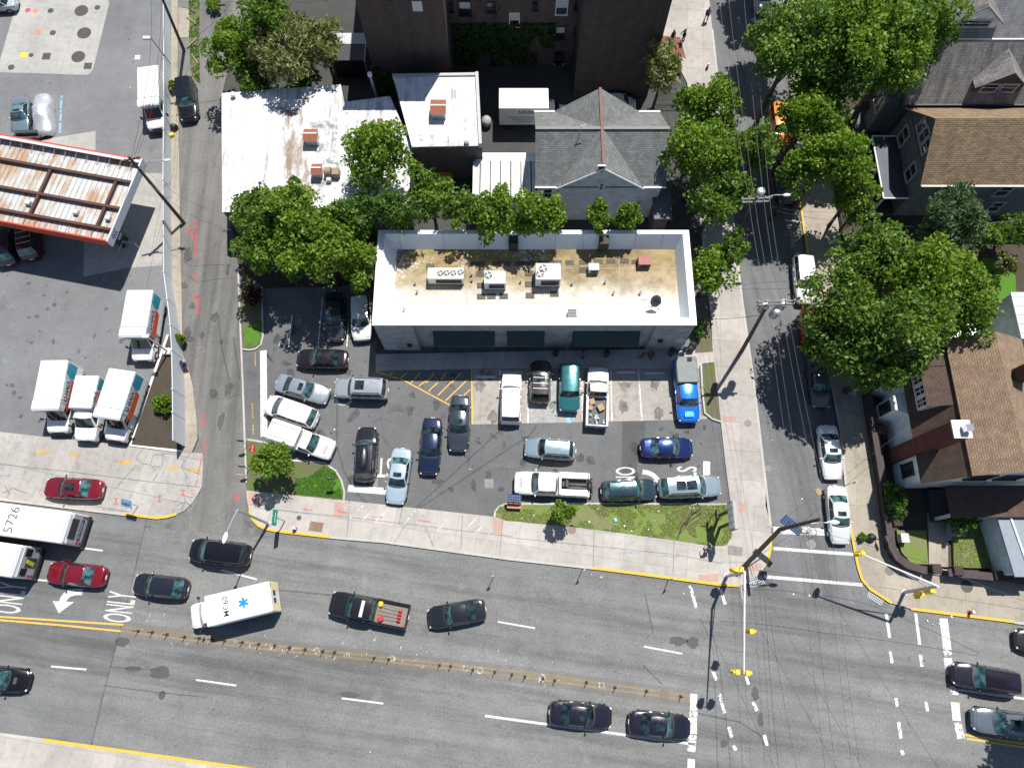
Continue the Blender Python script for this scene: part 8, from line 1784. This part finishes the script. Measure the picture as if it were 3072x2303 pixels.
q = G(2625, 1617, .13); t = thing('traffic_post', q, 0, 'leaning dark sign post on the pavement by the weed clump', 'post'); part('post', MB().tube((0, 0, 0), (.25, -.1, 1.3), .04, n=6), M['black'], t); part('plate', MB().box((.3, -.1, 1.2), (.1, .5, .5), .3), M['dark'], t)
# ---- litter
rnd = random.Random(9); lit = [(rnd.uniform(1540, 2140), rnd.uniform(1518, 1615)) for _ in range(20)]; lit = [p for p in lit if inside(p, GS)]
lit += Q(3, 2, (690, 420), (1845, 758), (380, 850), (480, 900), (445, 935)) + Q(4, 3, (1505, 170), (720, 10), (805, 30)) + Q(4, 4, (250, 175), (385, 185), (1390, 400), (1435, 430), (1490, 425), (1595, 365)) + Q(3, 4, (70, 510), (325, 1010), (190, 1415)) + Q(4, 2, (995, 1515)) + Q(1, 1, (1110, 745))
for k_, p in enumerate(lit):
    q = G(*p, .05); z_ = .19 if inside(p, GS) else .03; b = MB(); b.bbox((q.x, q.y, z_ + .03), (rnd.uniform(.08, .2), rnd.uniform(.06, .14), .05), .02, rnd.uniform(0, 3)); tag(b.build('paper_scrap', M['white'] if k_ % 5 else M['lightgrey']), 'small pale scrap of litter lying on the ground', 'litter', 'scraps of litter')
q = G(1846, 1559, .2); tag(MB().bbox((q.x, q.y, .24), (.26, .34, .1), .04, .4).build('wrapper', pm('wrap_blue', (.2, .45, .6), .5)), 'crumpled blue wrapper lying on the grass strip', 'wrapper')
# ---- people
def person(px, py, ang, label, shirt, trouser, hair=(.02, .014, .01), skin=(.2, .11, .07), pose='walk', z0=.13, hat=False, h=1.72):
    P = G(px, py, z0); t = thing('person', P, ang, label, 'person'); k_ = h / 1.72
    V, E, Rd = [], [], []
    def add(p, r, par=None):
        V.append(Vector(p) * k_); Rd.append(r * k_); i = len(V) - 1
        if par is not None: E.append((par, i))
        return i
    sit = pose == 'sit'; st_ = .24 if pose == 'walk' else .06; pz = .5 if sit else .92
    pel = add((0, 0, pz), .13); bend = .16 if pose == 'bend' else 0
    sp1 = add((bend * .4, 0, pz + .2), .125, pel); ch = add((bend, 0, pz + .42), .14, sp1); nk = add((bend * 1.4, 0, pz + .58), .06, ch); hd = add((bend * 1.7, 0, pz + .68), .088, nk); tp2 = add((bend * 1.8, 0, pz + .80), .07, hd); add((bend * 1.7 + .1, 0, pz + .70), .022, hd)
    legs, arms = [], []
    for sd in (-1, 1):
        f_ = st_ * sd
        hip = add((0, sd * .1, pz - .04), .095, pel)
        if sit: kn = add((.42, sd * .13, pz - .02), .065, hip); an = add((.46, sd * .13, .1), .045, kn); to = add((.62, sd * .13, .05), .04, an)
        else: kn = add((f_ * .55 + .04, sd * .11, .5), .065, hip); an = add((f_, sd * .11, .1), .045, kn); to = add((f_ + .17, sd * .12, .04), .04, an)
        legs.append((hip, kn, an, to))
        sh = add((bend, sd * .19, pz + .5), .06, ch); el = add((bend * 1.2 + .05 - f_ * .4, sd * .26, pz + .24), .045, sh); wr_ = add((bend * 1.4 + .2 - f_ * .5, sd * .23, pz + .08), .034, el); pm_i = add((bend * 1.4 + .24 - f_ * .5, sd * .22, pz + .03), .034, wr_)
        for q in range(4): f1 = add((V[pm_i].x / k_ + .05, V[pm_i].y / k_ + (q - 1.5) * .02, V[pm_i].z / k_ - .05 - .005 * q), .010, pm_i); add((V[f1].x / k_ + .01, V[f1].y / k_, V[f1].z / k_ - .04), .008, f1)
        add((V[pm_i].x / k_ + .05, V[pm_i].y / k_ - sd * .04, V[pm_i].z / k_ - .02), .010, pm_i); arms.append((sh, el, wr_))
    def skinned(name, verts, edges, rad, mat, root=0, scale=1.0):
        me = bpy.data.meshes.new(name); me.from_pydata(verts, edges, []); me.materials.append(mat); o = bpy.data.objects.new(name, me); col.objects.link(o); o.parent = t
        sk = o.modifiers.new('skin', 'SKIN'); ss = o.modifiers.new('sub', 'SUBSURF'); ss.levels = 1; ss.render_levels = 1
        if not me.skin_vertices: me.attributes
        if len(me.skin_vertices) == 0:
            bm = bmesh.new(); bm.from_mesh(me); bm.verts.layers.skin.verify(); bm.to_mesh(me); bm.free()
        for i, r_ in enumerate(rad): me.skin_vertices[0].data[i].radius = (r_ * scale, r_ * scale); me.skin_vertices[0].data[i].use_root = (i == root)
        return o
    skm = pm('skin', skin, .5); skinned('body', V, E, Rd, skm)
    def sub(idx, edges, name, mat, sc_):
        m = {o_: i for i, o_ in enumerate(idx)}; skinned(name, [V[i] for i in idx], [(m[a], m[b_]) for a, b_ in edges], [Rd[i] for i in idx], mat, 0, sc_)
    si = [pel, sp1, ch] + [a for ar in arms for a in ar]; se = [(pel, sp1), (sp1, ch)] + [e for ar in arms for e in ((ch, ar[0]), (ar[0], ar[1]), (ar[1], ar[2]))]; sub(si, se, 'shirt', pm('cloth', shirt, .9, var=.15), 1.16)
    ti = [pel] + [a for lg in legs for a in lg[:3]]; te_ = [e for lg in legs for e in ((pel, lg[0]), (lg[0], lg[1]), (lg[1], lg[2]))]; sub(ti, te_, 'trousers', pm('cloth', trouser, .9, var=.15), 1.17)
    for lg in legs: b = MB(); q = V[lg[3]]; b.ball(q + Vector((-.05, 0, .0)), (.3, .12, .11), 8, 6); part('shoe', b, M['black'], t, smooth=True)
    b = MB(); q = V[hd]; b.ball(q + Vector((-.02, 0, .06)), (.22, .19, .2), 10, 7); part('hair' if not hat else 'cap', b, pm('hair', hair, .8), t, smooth=True)
    for sd in (-1, 1): b = MB(); b.ball(q + Vector((.09, sd * .035, .02)), (.02, .03, .018), 6, 4); part('eye', b, M['black'], t)
    return t
person(2117, 62, R(-100), 'person in a blue jacket walking down the upper sidewalk', (.03, .06, .2), (.02, .02, .03), pose='walk')
person(2013, 128, R(-60), 'person in dark clothes standing on the brick paving edge, left of a pair', (.02, .028, .03), (.06, .022, .02), pose='stand')
person(2047, 126, R(190), 'person in dark clothes and a blue backpack, right of a pair', (.025, .03, .07), (.06, .025, .02), pose='walk')
person(2120, 1650, R(120), 'person in a patterned blue shirt at the tip of the grass strip', (.2, .33, .4), (.06, .07, .1), pose='bend')
person(1752, 1070, R(200), 'person in purple bending beside the right awning', (.2, .12, .42), (.14, .08, .3), pose='bend', z0=.12)
person(1950, 1070, R(250), 'person in dark clothes with a bicycle before the storefront', (.06, .045, .04), (.03, .03, .035), pose='bend', z0=.12)
person(2050, 1055, R(200), 'person in a blue cap sitting at the right corner of the store', (.25, .3, .42), (.05, .06, .12), pose='sit', hat=True, hair=(.03, .08, .3), z0=.12)
person(560, 1098, R(-80), 'person in purple crouching by the white fence in the alley', (.16, .09, .4), (.05, .03, .14), pose='sit', z0=.13)
P = G(1935, 1068, .12); t = thing('bicycle', P, R(15), 'dark bicycle held by a person before the storefront', 'bicycle')
for xx in (-.5, .5):
    b = MB(); pts = [Vector((xx + math.cos(a) * .33, 0, .34 + math.sin(a) * .33)) for a in [k_ * math.pi / 10 for k_ in range(21)]]; b.path(pts, .022, 5); part('wheel', b, M['rubber'], t)
b = MB(); b.path([(-.5, 0, .34), (-.15, 0, .34), (.35, 0, .8), (-.25, 0, .82), (-.5, 0, .34)], .02, 5); b.path([(-.15, 0, .34), (-.25, 0, .82)], .02, 5); b.path([(.5, 0, .34), (.35, 0, .9)], .02, 5); part('frame', b, M['brown'], t); part('saddle', MB().bbox((-.28, 0, .92), (.25, .14, .06), .03), M['black'], t); part('handlebar', MB().tube((.35, -.28, .95), (.35, .28, .95), .02, n=6), M['black'], t)
